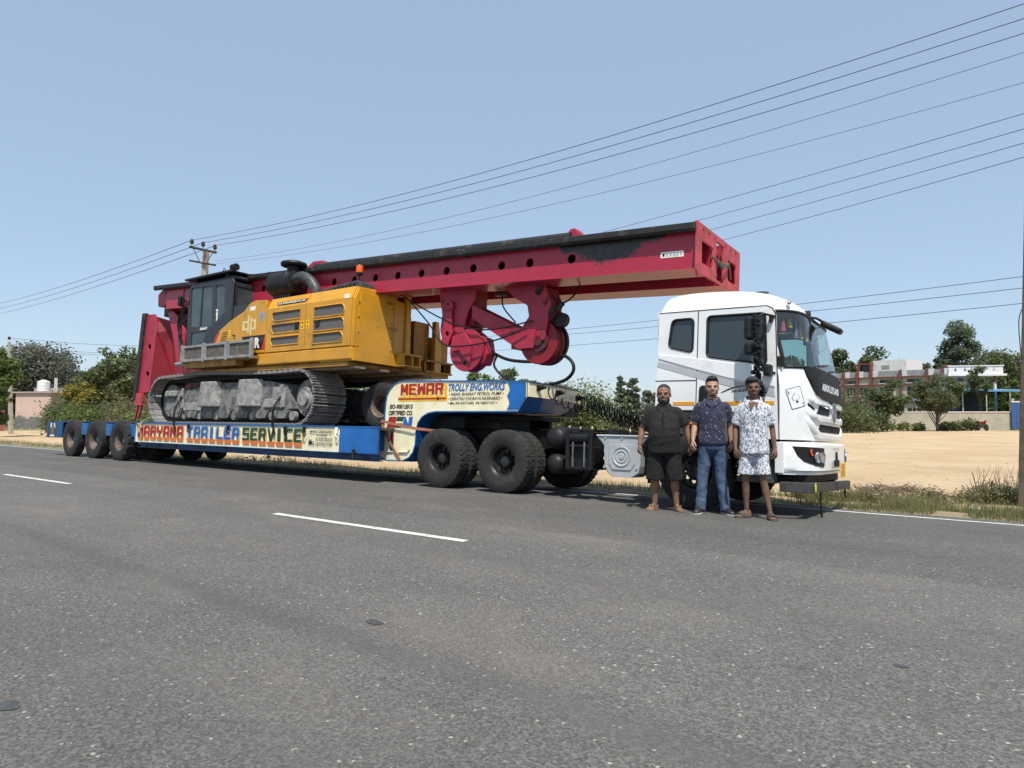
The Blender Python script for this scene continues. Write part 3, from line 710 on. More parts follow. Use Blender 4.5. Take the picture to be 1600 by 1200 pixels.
K = Veh('tractor_unit', 'white three-axle tractor lorry with tinted cab windows coupled to the trailer', 'lorry', -5.0)
KY = -1.2
def uf(y, z):
    "front surface of the cab"
    c = -1.86
    if z > 1.75: c = -1.86 - (z - 1.75) * .21
    if z < 1.25: c -= (1.25 - z) * .05
    return c - .385 * (min(1, abs(y) / 1.2)) ** 7
def surf(poly, off, thick, fn, cuts=3, mirror=False):
    "closed patch that follows a curved front: poly in (y,z), fn(y,z) -> u"
    bm = bmesh.new(); vs = [bm.verts.new((p[0], p[1], 0)) for p in poly]; f = bm.faces.new(vs)
    ya, yb_ = min(p[0] for p in poly), max(p[0] for p in poly); k = int(ya / .035)
    while k * .035 < yb_:
        if k * .035 > ya: bmesh.ops.bisect_plane(bm, geom=bm.verts[:] + bm.edges[:] + bm.faces[:], dist=1e-6, plane_co=(k * .035, 0, 0), plane_no=(1, 0, 0))
        k += 1
    for zc_ in (1.0, 1.15, 1.25, 1.4, 1.6, 1.75, 1.85): bmesh.ops.bisect_plane(bm, geom=bm.verts[:] + bm.edges[:] + bm.faces[:], dist=1e-6, plane_co=(0, zc_, 0), plane_no=(0, 1, 0))
    bmesh.ops.triangulate(bm, faces=bm.faces[:])
    r = bmesh.ops.extrude_face_region(bm, geom=bm.faces[:]); top = {v for v in r['geom'] if isinstance(v, bmesh.types.BMVert)}
    for v in bm.verts:
        y, z = v.co.x, v.co.y; v.co = (fn(y, z) + (off + thick if v in top else off), y, z)
    mb = MB(); bm.verts.index_update(); mb.add([v.co.copy() for v in bm.verts], [[v.index for v in f.verts] for f in bm.faces]); bm.free(); return mb
# --- cab sides with window openings
rw = [(-3.66, 2.645), (-3.40, 2.645), (-3.385, 2.63), (-3.40, 2.19), (-3.42, 2.17), (-3.70, 2.25), (-3.735, 2.28), (-3.742, 2.34), (-3.70, 2.60)]
dw = [(-3.13, 2.652), (-2.46, 2.640), (-2.42, 2.60), (-2.405, 1.985), (-2.42, 1.965), (-3.17, 2.10), (-3.19, 2.13), (-3.185, 2.61)]
rw = round_poly([(-3.70, 2.645), (-3.385, 2.645), (-3.40, 2.165), (-3.755, 2.26)], .07, 5); dw = round_poly([(-3.19, 2.655), (-2.42, 2.64), (-2.405, 1.96), (-3.20, 2.10)], .06, 5)
side = [(-3.955, 1.36), (-3.90, 2.752), (-2.40, 2.732), (-2.31, 2.69), (-2.285, 2.60), (-2.245, .985), (-2.62, .985), (-2.66, 1.20), (-2.80, 1.33), (-3.0, 1.36)]
for sgn in (-1, 1):
    mb = MB(); mb.plate(side, 0, .035, lambda a, b, t: (a, sgn * (1.2 - t), b), [rw, dw]); cs = K.part(mb, 'cab_side', WHITE, bevel=.006)
    if sgn < 0: CSIDE = cs
    for w in (rw, dw):
        mb = MB(); mb.plate(w, 0, .008, lambda a, b, t: (a, sgn * (1.178 - t), b)); sub(mb, 'window', DGLASS if sgn < 0 else WSG, cs)
    # rubber seal round each opening
    for w in (rw, dw):
        mb = MB(); pts = [(a, sgn * 1.198, b) for a, b in w]; mb.tube(pts + pts[:2], .016, 6); sub(mb, 'window_seal', PLB, cs)
def line(mb, pts, w=.006, y=KY - .0015):
    for (a, b), (c, d) in zip(pts, pts[1:]):
        v = Vector((c - a, d - b)); nn = Vector((-v.y, v.x)).normalized() * w
        mb.plate([(a - nn.x, b - nn.y), (c - nn.x, d - nn.y), (c + nn.x, d + nn.y), (a + nn.x, b + nn.y)], 0, .002, to_side(y))
mb = MB(); line(mb, [(-3.318, 2.745), (-3.35, 1.365)]); sub(mb, 'door_seam', BLK, CSIDE)
mb = MB(); line(mb, [(-3.95, 1.78), (-3.35, 1.775)]); sub(mb, 'panel_seam', BLK, CSIDE)
mb = MB(); line(mb, [(-3.895, 2.757), (-2.40, 2.737), (-2.33, 2.70), (-2.29, 2.62), (-2.25, .985)]); sub(mb, 'door_seam', BLK, CSIDE)
# pressed swage: raised shoulder under the windows
mb = MB(); mb.plate([(-3.91, 2.06), (-3.35, 1.905), (-2.92, 1.78), (-2.31, 1.64), (-2.30, 1.53), (-2.92, 1.69), (-3.35, 1.81), (-3.925, 1.985)], 0, .003, to_side(KY - .001)); sub(mb, 'grey_stripe', GREYS, CSIDE)
mb = MB(); mb.plate([(-3.90, 2.10), (-3.90, 2.16), (-3.40, 2.09), (-2.31, 1.90), (-2.30, 1.66), (-2.92, 1.80), (-3.35, 1.925)], 0, .012, to_side(KY - .001)); sub(mb, 'shoulder', WHITE, CSIDE, bevel=.01, seg=3)
for a, b in ((-3.68, -3.37), (-3.12, -2.31)):
    mb = MB(); mb.bx((a, KY - .004, 1.43), (b, KY + .01, 1.478)); sub(mb, 'amber_stripe', AMBER, CSIDE)
mb = MB(); mb.plate([(-3.31, 1.47), (-3.30, 1.67), (-3.27, 1.70), (-3.22, 1.70), (-3.16, 1.64), (-3.14, 1.47)], 0, .012, to_side(KY - .002)); dh = sub(mb, 'door_handle', PLB, CSIDE, bevel=.008)
tx('AK★47', -2.86, 1.60, .20, .045, KY - .004, P_BLK, CSIDE, bold=.03)
mb = MB(); mb.tube(catmull([(-3.0, KY - .003, 1.60), (-2.85, KY - .003, 1.66), (-2.66, KY - .003, 1.69)], 6), [.004 + .004 * math.sin(math.pi * i / 12) for i in range(13)], 5); sub(mb, 'sticker_stroke', P_BLK, CSIDE)
# --- cab front: lower body, A-pillars, header; windscreen left open
ysamp = [-1.2, -1.19, -1.16, -1.11, -1.05, -.97, -.88, -.75, -.6, -.4, -.2, 0]; ysamp = ysamp + [-q for q in reversed(ysamp[:-1])]
zl = [.985, 1.1, 1.25, 1.45, 1.65, 1.80, 1.93]
mb = MB(); v = []; f = []; nyy = len(ysamp)
for z in zl:
    for y in ysamp: v.append((uf(y, z), y, z))
f += [(j * nyy + i, j * nyy + i + 1, (j + 1) * nyy + i + 1, (j + 1) * nyy + i) for j in range(len(zl) - 1) for i in range(nyy - 1)]
o = len(v); v += [(uf(y, .985) - .10, y * .97, .985) for y in ysamp]; f += [(o + i, o + i + 1, i + 1, i) for i in range(nyy - 1)]
mb.add(v, f); FRONT = K.part(mb, 'front_panel', WHITE, smooth=50)
mb = MB(); v = []; zz = [1.93, 2.15, 2.4, 2.66]
ia = [i for i, y in enumerate(ysamp) if y <= -1.15]
for sgn in (1, -1):
    q = []
    for z in zz:
        for i in ia: q.append((uf(ysamp[i], z) , sgn * ysamp[i], z))
    k = len(ia); fs = [(j * k + i, j * k + i + 1, (j + 1) * k + i + 1, (j + 1) * k + i) for j in range(3) for i in range(k - 1)]
    mb = MB(); mb.add(q, fs); o = K.part(mb, 'pillar', WHITE, smooth=50)
    sm = o.modifiers.new('solid', 'SOLIDIFY'); sm.thickness = .03
# windscreen
yw = [y for y in ysamp if abs(y) <= 1.165]; q = []; zz = [1.925, 2.1, 2.3, 2.5, 2.67]
for z in zz:
    for y in yw: q.append((uf(y, z) + .004, y, z))
k = len(yw); mb = MB(); mb.add(q, [(j * k + i, j * k + i + 1, (j + 1) * k + i + 1, (j + 1) * k + i) for j in range(4) for i in range(k - 1)])
WS = K.part(mb, 'windscreen', WSG, smooth=60)
mb = MB()
for z in (1.925, 2.67): mb.tube([(uf(y, z) + .006, y, z) for y in yw], .02, 6)
for y in (-1.158, 1.158): mb.tube([(uf(y, z) + .006, y, z) for z in zz], .026, 6)
sub(mb, 'windscreen_seal', PLB, WS)['label'] = 'black rubber seal round the windscreen'
for y0, dz in ((-.75, .35), (.05, .38)):
    mb = MB(); mb.tube([(uf(y0, 1.95) + .03, y0, 1.96), (uf(y0 + .35, 2.0) + .03, y0 + .35, 2.0), (uf(y0 + .75, 2.04) + .025, y0 + .75, 2.04)], .010, 5); sub(mb, 'wiper', PLB, WS)
# black corner under the pillar
mb = MB(); mb.plate([(-2.275, 1.93), (-2.19, 1.915), (-2.19, 2.05), (-2.28, 2.06)], 0, .006, to_side(KY - .001)); sub(mb, 'corner_trim', PLB, CSIDE)
# --- roof
def roof_ring(u, zc, hw, zs, n_=19):
    out = []
    for i in range(n_):
        y = -hw + 2 * hw * i / (n_ - 1); t = abs(y) / hw
        out.append((u, y, zs + (zc - zs) * (1 - t ** 5) ** .6 if t < 1 else zs))
    return out
rr = []
for u, zc, hw, zs in ((-3.90, 2.85, 1.18, 2.752), (-3.89, 3.0, 1.19, 2.752), (-3.86, 3.07, 1.2, 2.752), (-3.78, 3.115, 1.2, 2.75), (-3.5, 3.13, 1.2, 2.748), (-3.1, 3.11, 1.2, 2.744), (-2.8, 3.075, 1.2, 2.74), (-2.55, 3.02, 1.2, 2.735)):
    rr.append(roof_ring(u, zc, hw, zs))
# curved front of the roof runs down to the windscreen header
for t in (.25, .5, .75, 1.0):
    ring = []
    for i in range(19):
        p = Vector(rr[7][i]); y = p.y; e = Vector((uf(min(1.19, max(-1.19, y)), 2.66) - .0, y, 2.665))
        b_ = Vector((e.x - .02, y, max(2.70, p.z * .55 + 2.69 * .45)))
        ring.append(tuple(p * (1 - t) ** 2 + b_ * 2 * t * (1 - t) + e * t * t))
    rr.append(ring)
mb = MB(); v = [p for r in rr for p in r]; k = 19
mb.add(v, [(j * k + i, j * k + i + 1, (j + 1) * k + i + 1, (j + 1) * k + i) for j in range(len(rr) - 1) for i in range(k - 1)])
ROOF = K.part(mb, 'roof', WHITE, smooth=60)
s_ = ROOF.modifiers.new('solid', 'SOLIDIFY'); s_.thickness = .02
ROOF.modifiers.new('sub', 'SUBSURF').levels = 1
for y in (-1.0, 1.0):
    mb = MB(); mb.sphere((-2.17, y, 2.785), .05, 12, 8, (.6, .9, .55)); sub(mb, 'marker_lamp', CHROME, ROOF, smooth=60)
mb = MB(); mb.sphere((-2.75, -.2, 3.13), .04, 8, 6, (3, 1.5, .7)); sub(mb, 'roof_hatch', PLG, ROOF, smooth=60)
# --- rear wall, floor, interior
mb = MB(); mb.bx((-3.93, -1.17, 1.36), (-3.89, 1.17, 2.78)); K.part(mb, 'rear_wall', WHITE)
mb = MB(); mb.bx((-3.90, -1.17, 1.30), (-2.35, 1.17, 1.36)); mb.bx((-3.9, -1.165, 1.05), (-3.35, 1.165, 1.35)); K.part(mb, 'cab_floor', PLB)
mb = MB(); mb.bx((-2.55, -1.05, 1.62), (-2.12, 1.05, 1.90)); DASH = K.part(mb, 'dashboard', PLG, bevel=.06, seg=3)
for y in (-.6, .6):
    mb = MB(); mb.bx((-3.35, y - .26, 1.36), (-2.85, y + .26, 1.75)); mb.box((-3.35, y, 2.05), (.14, .5, .75), Matrix.Rotation(.15, 3, 'Y')); mb.box((-3.42, y, 2.48), (.1, .26, .2)); K.part(mb, 'seat', PLG, bevel=.04)
mb = MB(); mb.lathe((-2.60, .6, 2.05), (.5, 0, -.8), [(.0, .2), (.02, .215), (0, .23), (-.02, .215)], 24, closed=True); mb.cyl((-2.6, .6, 2.05), (-2.45, .6, 1.8), .03, .03, 8); K.part(mb, 'steering_wheel', PLB, smooth=60)
# garland and tassels inside the windscreen, leafy sprig on the dashboard
TAS = [mat('cloth_' + k, c, .9) for k, c in (('pink', 'c8506a'), ('yellow', 'c9b84a'), ('violet', '8d7fb0'), ('teal', '3f8d80'), ('cream', 'c9c69a'))]
random.seed(3)
for i in range(15):
    y = -1.0 + i * .135; u = uf(y, 2.55) - .10 - .05 * random.random(); z = 2.62 - .05 * random.random(); L_ = .14 + .12 * random.random()
    mb = MB(); mb.lathe((u, y, z), (0, 0, -1), [(0, .008), (.03, .012), (.05, .018), (L_, .030 + .012 * random.random()), (L_ + .01, .001)], 8); K.part(mb, 'tassel', TAS[i % 5 if i > 3 else i % 3], smooth=40)
leaves('dashboard_foliage', [((-2.25 + 5 * 0, -.62, 2.0), (.10, .22, .12)), ((-2.2, -.45, 2.05), (.08, .14, .12))], 160, .045, LF['mid'], K.root, 4).location = (5.0, 0, 0)
# --- front: black panel, lettering, slots, ridges, emblem
bp_ = [(-1.0, 1.925), (1.0, 1.925), (.98, 1.80), (.90, 1.66), (.80, 1.58), (.55, 1.535), (0, 1.515), (-.55, 1.535), (-.80, 1.58), (-.90, 1.66), (-.98, 1.80)]
BP = K.part(surf(bp_, -.002, .022, uf, 3), 'black_panel', mat('panel_black', (.010, .010, .011), .62, 0, (.014, .014, .014), 9, spec=.25), smooth=50)
def on_front(y0, z0): return lambda a, b, t: (uf(y0 + a, z0 + b) + .021 + t, y0 + a, z0 + b)
P_SIL = mat('letter_silver', (.80, .80, .80), .5)
text('lettering', 'ASHOK LEYLAND', 1.10, .10, on_front(-.66, 1.645), P_SIL, BP, .004, bold=.045)
for pl_ in ([(-.80, 1.335), (-.70, 1.445), (-.12, 1.42), (-.12, 1.33), (-.55, 1.325)], [(-.72, 1.14), (-.66, 1.20), (.66, 1.20), (.72, 1.14), (.62, 1.10), (-.62, 1.10)], [(-.98, 1.47), (-.86, 1.40), (-.86, 1.37), (-.98, 1.43)]):
    for mir in (1, -1):
        if mir == -1 and pl_[0][0] == -.72: continue
        p2 = [(y * mir, z) for y, z in pl_]; p2 = p2 if mir == 1 else p2[::-1]
        K.part(surf(p2, -.015, .019, uf, 2), 'grille_slot', HOLE, smooth=40)
# sculpted ridges (bands standing proud of the front)
def ridge(pts, w, h):
    mb = MB(); rings = []
    for i, (y, z) in enumerate(pts):
        a = pts[max(i - 1, 0)]; c = pts[min(i + 1, len(pts) - 1)]; d = Vector((c[0] - a[0], c[1] - a[1])).normalized(); nn = Vector((-d.y, d.x))
        R_ = []
        tp_ = min(1, 4 * min(i, len(pts) - 1 - i + 99) / (len(pts) - 1)); hq = h * tp_ - .003 * (1 - tp_)
        for k, hh in ((-1, -.004), (-.55, hq), (.55, hq), (1, -.004)):
            yy, z2 = y + nn.x * w * k, z + nn.y * w * k; R_.append((uf(yy, z2) + hh, yy, z2))
        rings.append(R_)
    mb.loft(rings, cap=True, closed=False); return mb
for sgn in (1, -1):
    for pts, w in (([(-.99, 1.56), (-.92, 1.50), (-.80, 1.48), (-.5, 1.475), (-.15, 1.47)], .035), ([(-1.0, 1.42), (-.92, 1.31), (-.75, 1.27), (-.45, 1.265), (0, 1.26)], .045), ([(-1.0, 1.30), (-.92, 1.17), (-.80, 1.07), (-.5, 1.045), (0, 1.04)], .04)):
        p = catmull([(y * sgn, z, 0) for y, z in pts], 4); K.part(ridge([(q.x, q.y) for q in p], w, .03), 'front_ridge', WHITE, smooth=55)
EMU = -1.865
mb = MB(); mb.lathe((EMU, 0, 1.375), (1, 0, 0), [(-.02, .15), (.045, .145), (.055, .13), (.045, .118)], 28); EM = K.part(mb, 'emblem', CHROME, smooth=40)
mb = MB(); mb.lathe((EMU, 0, 1.375), (1, 0, 0), [(-.02, .12), (.042, .118), (.043, .001)], 28); sub(mb, 'emblem_disc', mat('emblem_green', '27463c', .3), EM, smooth=40)
mb = MB()
for k in range(3): mb.lathe((EMU + .046, 0, 1.375), (1, 0, 0), [(0, .03 + .028 * k), (.006, .036 + .028 * k), (0, .042 + .028 * k)], 20)
sub(mb, 'emblem_rings', CHROME, EM, smooth=40)['kind'] = 'stuff'
# playing card sticker on the corner of the cab
def corner(a, b, t):     # unrolls the rounded corner: a along the skin from the door seam
    y = -1.2; u = -2.25; s0 = 0; y_ = -1.1999
    while s0 < a and y_ < -.5:
        y2 = y_ + .002; s0 += math.hypot(.002, uf(y2, b) - uf(y_, b)); y_ = y2
    nn = Vector((uf(y_ + .004, b) - uf(y_ - .004, b), .008)); nn = Vector((nn.y, -nn.x)).normalized()
    return (uf(y_, b) + nn.x * t, y_ + nn.y * t, b)
ang = R(18); cxx, czz = .20, 1.525
def card(a, b): return (cxx + a * math.cos(ang) + b * math.sin(ang) * -1, czz + a * math.sin(ang) + b * math.cos(ang))
def cardpoly(pts, t, name, m_, thick=.001):
    bm = bmesh.new(); vs = [bm.verts.new((*card(*p), 0)) for p in pts]; bm.faces.new(vs); bmesh.ops.triangulate(bm, faces=bm.faces[:]); bmesh.ops.subdivide_edges(bm, edges=bm.edges[:], cuts=4, use_grid_fill=True)
    mb = MB(); bm.verts.index_update(); mb.add([corner(v.co.x, v.co.y, t) for v in bm.verts], [[v.index for v in f_.verts] for f_ in bm.faces]); bm.free()
    return sub(mb, name, m_, FRONT)
cardpoly(rrect(-.098, -.135, .098, .135, .02), .003, 'card_border', P_BLK); cardpoly(rrect(-.090, -.127, .090, .127, .016), .0045, 'card_face', WHITE)
heart = []
for i in range(28):
    t = 2 * math.pi * i / 28; heart.append((.0033 * 16 * math.sin(t) ** 3, -.0033 * (13 * math.cos(t) - 5 * math.cos(2 * t) - 2 * math.cos(3 * t) - math.cos(4 * t)) + .01))
cardpoly([(x * 1.04, y * 1.04) for x, y in heart], .0055, 'card_spade', P_BLK); cardpoly([(x * .93, y * .93) for x, y in heart], .007, 'card_spade', WHITE)
cardpoly([(-.02, -.065), (.02, -.065), (.004, -.03), (-.004, -.03)], .008, 'card_spade', P_BLK)
for sx in (1, -1):
    cardpoly([(sx * (-.07 + a), sx * (.095 + b)) for a, b in ((-.012, -.01), (.012, -.01), (0, .02))], .0055, 'card_pip', P_BLK)
cardpoly([(-.07 + x * .2, .068 + y * .2) for x, y in heart], .0055, 'card_pip', P_BLK)
# --- bumper
def ub(y, z): return -1.80 - .41 * (min(1, abs(y) / 1.215)) ** 7 - (.05 if z < .60 else 0) - (.03 if z > .93 else 0)
yb = [-1.215] + [y * 1.0125 for y in ysamp[1:-1]] + [1.215]
zb_ = [.545, .575, .60, .64, .80, .93, .955, .96]; v = []; kk = len(yb)
for z in zb_:
    for y in yb: v.append((ub(y, z), y, z))
f = [(j * kk + i, j * kk + i + 1, (j + 1) * kk + i + 1, (j + 1) * kk + i) for j in range(len(zb_) - 1) for i in range(kk - 1)]
mb = MB(); mb.add(v, f); BUMP = K.part(mb, 'bumper', WHITE, smooth=45)
mb = MB(); mb.bx((-2.28, -.95, .62), (-1.97, .95, .92)); sub(mb, 'bumper_core', PLB, BUMP)
v = []
for t in (0, 1):
    for y in yb: v.append((ub(y, .955) - .34 * t if abs(y) < 1.1 else -2.2 - .1 * t, y * (1 - .02 * t), .958))
mb = MB(); mb.add(v, [(i, i + 1, kk + i + 1, kk + i) for i in range(kk - 1)]); sub(mb, 'bumper_top', WHITE, BUMP)
for sgn in (-1, 1): 
    mb = MB(); mb.bx((-2.30, sgn * 1.215 - .01, .56), (-2.19, sgn * 1.215 + .01, .955)); sub(mb, 'bumper_return', WHITE, BUMP, bevel=.006)
hl = [(-1.165, .905), (-.74, .89), (-.73, .66), (-.78, .645), (-.95, .665), (-1.08, .71), (-1.13, .78)]
for sgn in (-1, 1):
    p2 = hl if sgn < 0 else [(-y, z) for y, z in hl][::-1]
    p3 = [((y + sgn * .02) if True else y, z) for y, z in p2]
    H = K.part(surf(p2, .002, .004, ub, 2), 'headlight', PLB, smooth=40)
    for q, (yy, r, m_) in enumerate(((.80, .075, 0), (.91, .075, 0), (1.0, .045, 1))):
        y = sgn * yy; u = ub(y, .77)
        mb = MB(); mb.lathe((u - .02, y, .77 if q < 2 else .83), (1, .25 * sgn, 0), [(.022, r), (.036, r * .96), (.030, r * .8), (.027, r * .3), (.026, .001)], 18); sub(mb, 'lamp', CHROME if m_ == 0 else mat('amber_lamp', 'b8502a', .3), H, smooth=40)
mb = surf([(-.30, .64), (-.30, .72), (-.12, .74), (-.10, .85), (.10, .85), (.12, .74), (.30, .72), (.30, .64)], .001, .005, ub, 2); sub(mb, 'bumper_notch', GREYS, BUMP)
mb = surf([(-.18, .65), (-.18, .73), (-.08, .735), (-.06, .84), (.06, .84), (.08, .735), (.18, .73), (.18, .65)], .004, .006, ub, 2); sub(mb, 'tow_opening', HOLE, BUMP)
for k in range(5):
    mb = MB(); y = -.20 + .09 * k; mb.bx((ub(y, .88), y, .87), (ub(y, .88) + .006, y + .05, .90)); sub(mb, 'embossed_mark', GREYS, BUMP)
NPY = mat('plate_yellow', 'eab422', .45)
mb = MB(); mb.bx((-1.735, -.07, .50), (-1.725, .25, .70)); NP = K.part(mb, 'number_plate', NPY, bevel=.003)
PLM = mat('plate_mark', 'b27a10', .5)
for z0, z1, ys_ in ((.61, .68, (-.03, .09)), (.515, .595, (-.03, .10))):      # characters too worn to read
    for y in ys_:
        mb = MB(); mb.bx((-1.7248, y, z0), (-1.7238, y + .08, z1)); sub(mb, 'plate_mark', PLM, NP)
# under the bumper: dark front axle mass, guard bar
mb = MB(); mb.bx((-2.7, -1.0, .42), (-1.95, 1.0, .60)); mb.bx((-2.3, -.7, .34), (-2.05, .7, .45)); K.part(mb, 'front_crossmember', BLACKM, bevel=.02)
BARM = mat('guard_bar', (.045, .045, .042), .55, .3, (.07, .065, .06), 8)
mb = MB(); P_ = [(-2.12, -1.42), (-1.86, -1.28), (-1.84, -1.24), (-1.83, 1.28), (-1.86, 1.33)]
mb.loft([[(u, y, .31 - .02 * y), (u, y, .435 - .02 * y), (u - .08, y, .435 - .02 * y), (u - .08, y, .31 - .02 * y)] for u, y in P_]); GB = K.part(mb, 'guard_bar', BARM, bevel=.008)
for y in (-1.18, 1.30):
    mb = MB(); mb.plate(circ(0, 0, .055, 14, .06), 0, .004, lambda a, b, t: (-1.838 + t + (.012 if y < 0 else 0), y + a * .8, .375 - .02 * y + b)); sub(mb, 'reflector', mat('reflector_yellow', 'e6dc3c', .4), GB)
for y, l in ((-.72, .33), (1.0, .16)):
    mb = MB(); mb.tube([(-1.86, y, .33), (-1.86, y, .2), (-1.85, y + .02, .33 - l)], .014, 6); sub(mb, 'dangling_rod', BLACKM, GB)
mb = MB(); mb.bx((-2.2, -.5, .34), (-1.9, -.4, .44)); mb.bx((-2.2, .4, .34), (-1.9, .5, .44)); sub(mb, 'bar_bracket', BLACKM, GB)['kind'] = 'stuff'
# --- mirrors with hanging black tassel rope
mb = MB(); mb.tube([(-2.30, -1.2, 2.58), (-2.40, -1.36, 2.60), (-2.47, -1.38, 2.56), (-2.47, -1.38, 2.08), (-2.40, -1.32, 1.86), (-2.30, -1.2, 1.84)], .016, 8); MA = K.part(mb, 'mirror_arm', PLB, smooth=50)
for z0, z1, w in ((2.26, 2.56, .14), (2.06, 2.225, .14)):
    mb = MB(); mb.box((-2.56, -1.41, (z0 + z1) / 2), (.10, w, z1 - z0), Matrix.Rotation(R(-18), 3, 'Z')); K.part(mb, 'mirror', PLB, bevel=.035, seg=3)
mb = MB(); mb.box((-2.36, -1.30, 1.87), (.10, .16, .15)); K.part(mb, 'kerb_mirror', PLB, bevel=.03, seg=3)
mb = MB(); mb.bx((-2.36, -1.26, 2.50), (-2.32, -1.2, 2.60)); K.part(mb, 'mirror_bracket', PLB, bevel=.01)
random.seed(11); mb = MB()
for i in range(230):
    t = (i / 229) ** .8; z = 2.56 - 1.20 * t; w_ = .010 if t < .3 else (.020 if t < .5 else .024 + .016 * math.sin(t * 34))
    mb.sphere((-2.47 + random.gauss(0, w_) + .05 * t, -1.45 + random.gauss(0, w_), z), random.uniform(.014, .030), 6, 4)
mb.tube([(-2.48, -1.45, 2.60), (-2.47, -1.45, 2.2)], .02, 6)
o = K.part(mb, 'tassel_rope', mat('black_wool', (.006, .006, .007), .95, bump=.8, bscale=90), smooth=60); o['kind'] = 'stuff'; o['label'] = 'black woollen tassel rope hanging from the mirrors'
mb = MB(); mb.tube([(-2.07, -.38, 2.69), (-2.0, -.15, 2.70), (-1.96, .06, 2.68)], .018, 8); mb.box((-2.07, -.40, 2.69), (.07, .12, .13), Matrix.Rotation(.6, 3, 'X')); FM = K.part(mb, 'mirror_arm', PLB, smooth=50)
mb = MB(); mb.box((-1.86, .12, 2.60), (.30, .20, .085), Matrix.Rotation(R(30), 3, 'Y')); K.part(mb, 'front_mirror', PLB, bevel=.035, seg=3)
# --- chassis
for sgn in (-1, 1):
    mb = MB(); mb.bx((-9.0, sgn * .43 - .02, .76), (-2.3, sgn * .43 + .02, 1.03)); mb.bx((-9.0, sgn * .43 - .05 * 1, 1.02), (-2.3, sgn * .43 + .05, 1.04)); K.part(mb, 'frame_rail', BLACKM)
for u in (-8.9, -7.3, -5.9, -4.4):
    mb = MB(); mb.bx((u - .05, -.42, .78), (u + .05, .42, 1.0)); K.part(mb, 'crossmember', BLACKM)
mb = MB(); mb.plate([(-7.75, -.45), (-7.75, -.15), (-7.25, 0), (-7.75, .15), (-7.75, .45), (-7.2, .52), (-6.55, .5), (-6.45, .3), (-6.45, -.3), (-6.55, -.5), (-7.2, -.52)], 1.22, 1.30, lambda a, b, t: (a, b, t)); mb.bx((-7.3, -.42, 1.03), (-6.7, -.32, 1.23)); mb.bx((-7.3, .32, 1.03), (-6.7, .42, 1.23)); K.part(mb, 'fifth_wheel', BLACKM, bevel=.01)
mb = MB(); mb.bx((-6.4, -.5, 1.06), (-5.0, .5, 1.08)); K.part(mb, 'catwalk', BLACKM)
mb = MB(); mb.bx((-8.85, -.75, 1.045), (-7.85, .75, 1.30)); K.part(mb, 'dark_fill_box', BLACKM, bevel=.03)  # added black box, fills the gap above the chassis with painted shade
for u in (-8.02, -6.63):
    for y in (-1.11, -.79): wheel(K, 'drive', u, y, .522)
    for y in (.79, 1.11): wheel(K, 'drive', u, y, .522, True)
    mb = MB(); mb.cyl((u, -.7, .52), (u, .7, .52), .10, .10, 14); mb.sphere((u, 0, .52), .26, 14, 9); K.part(mb, 'axle', BLACKM, smooth=50)
for sgn in (-1, 1):
    mb = MB()
    for k in range(6): mb.box((-7.32, sgn * .55, .62 + k * .028), (1.5 - k * .17, .09, .024))
    K.part(mb, 'leaf_spring', BLACKM)['kind'] = 'stuff'
for y, fl in ((-1.07, False), (1.07, True)): wheel(K, 'steer', -3.38, y, .522, fl)
mb = MB(); mb.bx((-3.45, -.95, .44), (-3.31, .95, .56)); K.part(mb, 'axle', BLACKM, bevel=.02)
mb = MB(); mb.bx((-3.6, -.45, .7), (-2.3, .45, 1.3)); K.part(mb, 'engine', BLACKM, bevel=.05)
for sgn in (-1, 1):     # wheel arch over the steer wheel
    mb = MB(); R_ = []
    for i in range(13):
        a = math.pi * (i / 12) * 1.05 - .05; R_.append([(-3.38 + .62 * math.cos(a), sgn * yy, .56 + .70 * math.sin(a)) for yy in (.80, 1.19)])
    mb.loft([[r[0], r[1], (r[1][0] * .985 - 3.38 * .015, r[1][1], r[1][2] + .02), (r[0][0] * .985 - 3.38 * .015, r[0][1], r[0][2] + .02)] for r in R_]); K.part(mb, 'wheel_arch', PLB, smooth=50)
    mb = MB(); mb.bx((-4.03, sgn * 1.17 - .015, 1.02), (-3.35, sgn * 1.17 + .015, 1.36)); K.part(mb, 'sill', PLG, bevel=.01)
    mb = MB(); mb.bx((-4.06, sgn * 1.0 - .18, .32), (-4.04, sgn * 1.0 + .18, 1.02)); K.part(mb, 'mud_flap', PLB)
    mb = MB(); mb.bx((-2.80, sgn * 1.05 - .14, .42), (-2.32, sgn * 1.05 + .14, .50)); mb.bx((-2.78, sgn * 1.05 - .14, .72), (-2.32, sgn * 1.05 + .14, .78)); mb.bx((-2.45, sgn * 1.12 - .03, .42), (-2.3, sgn * 1.12 + .03, .98)); K.part(mb, 'cab_step', PLG, bevel=.01)['kind'] = 'stuff'
mb = MB(); mb.sphere((-3.42, -1.19, 1.17), .03, 8, 6); K.part(mb, 'side_lamp', mat('amber_lamp', 'b8502a', .3), smooth=60)
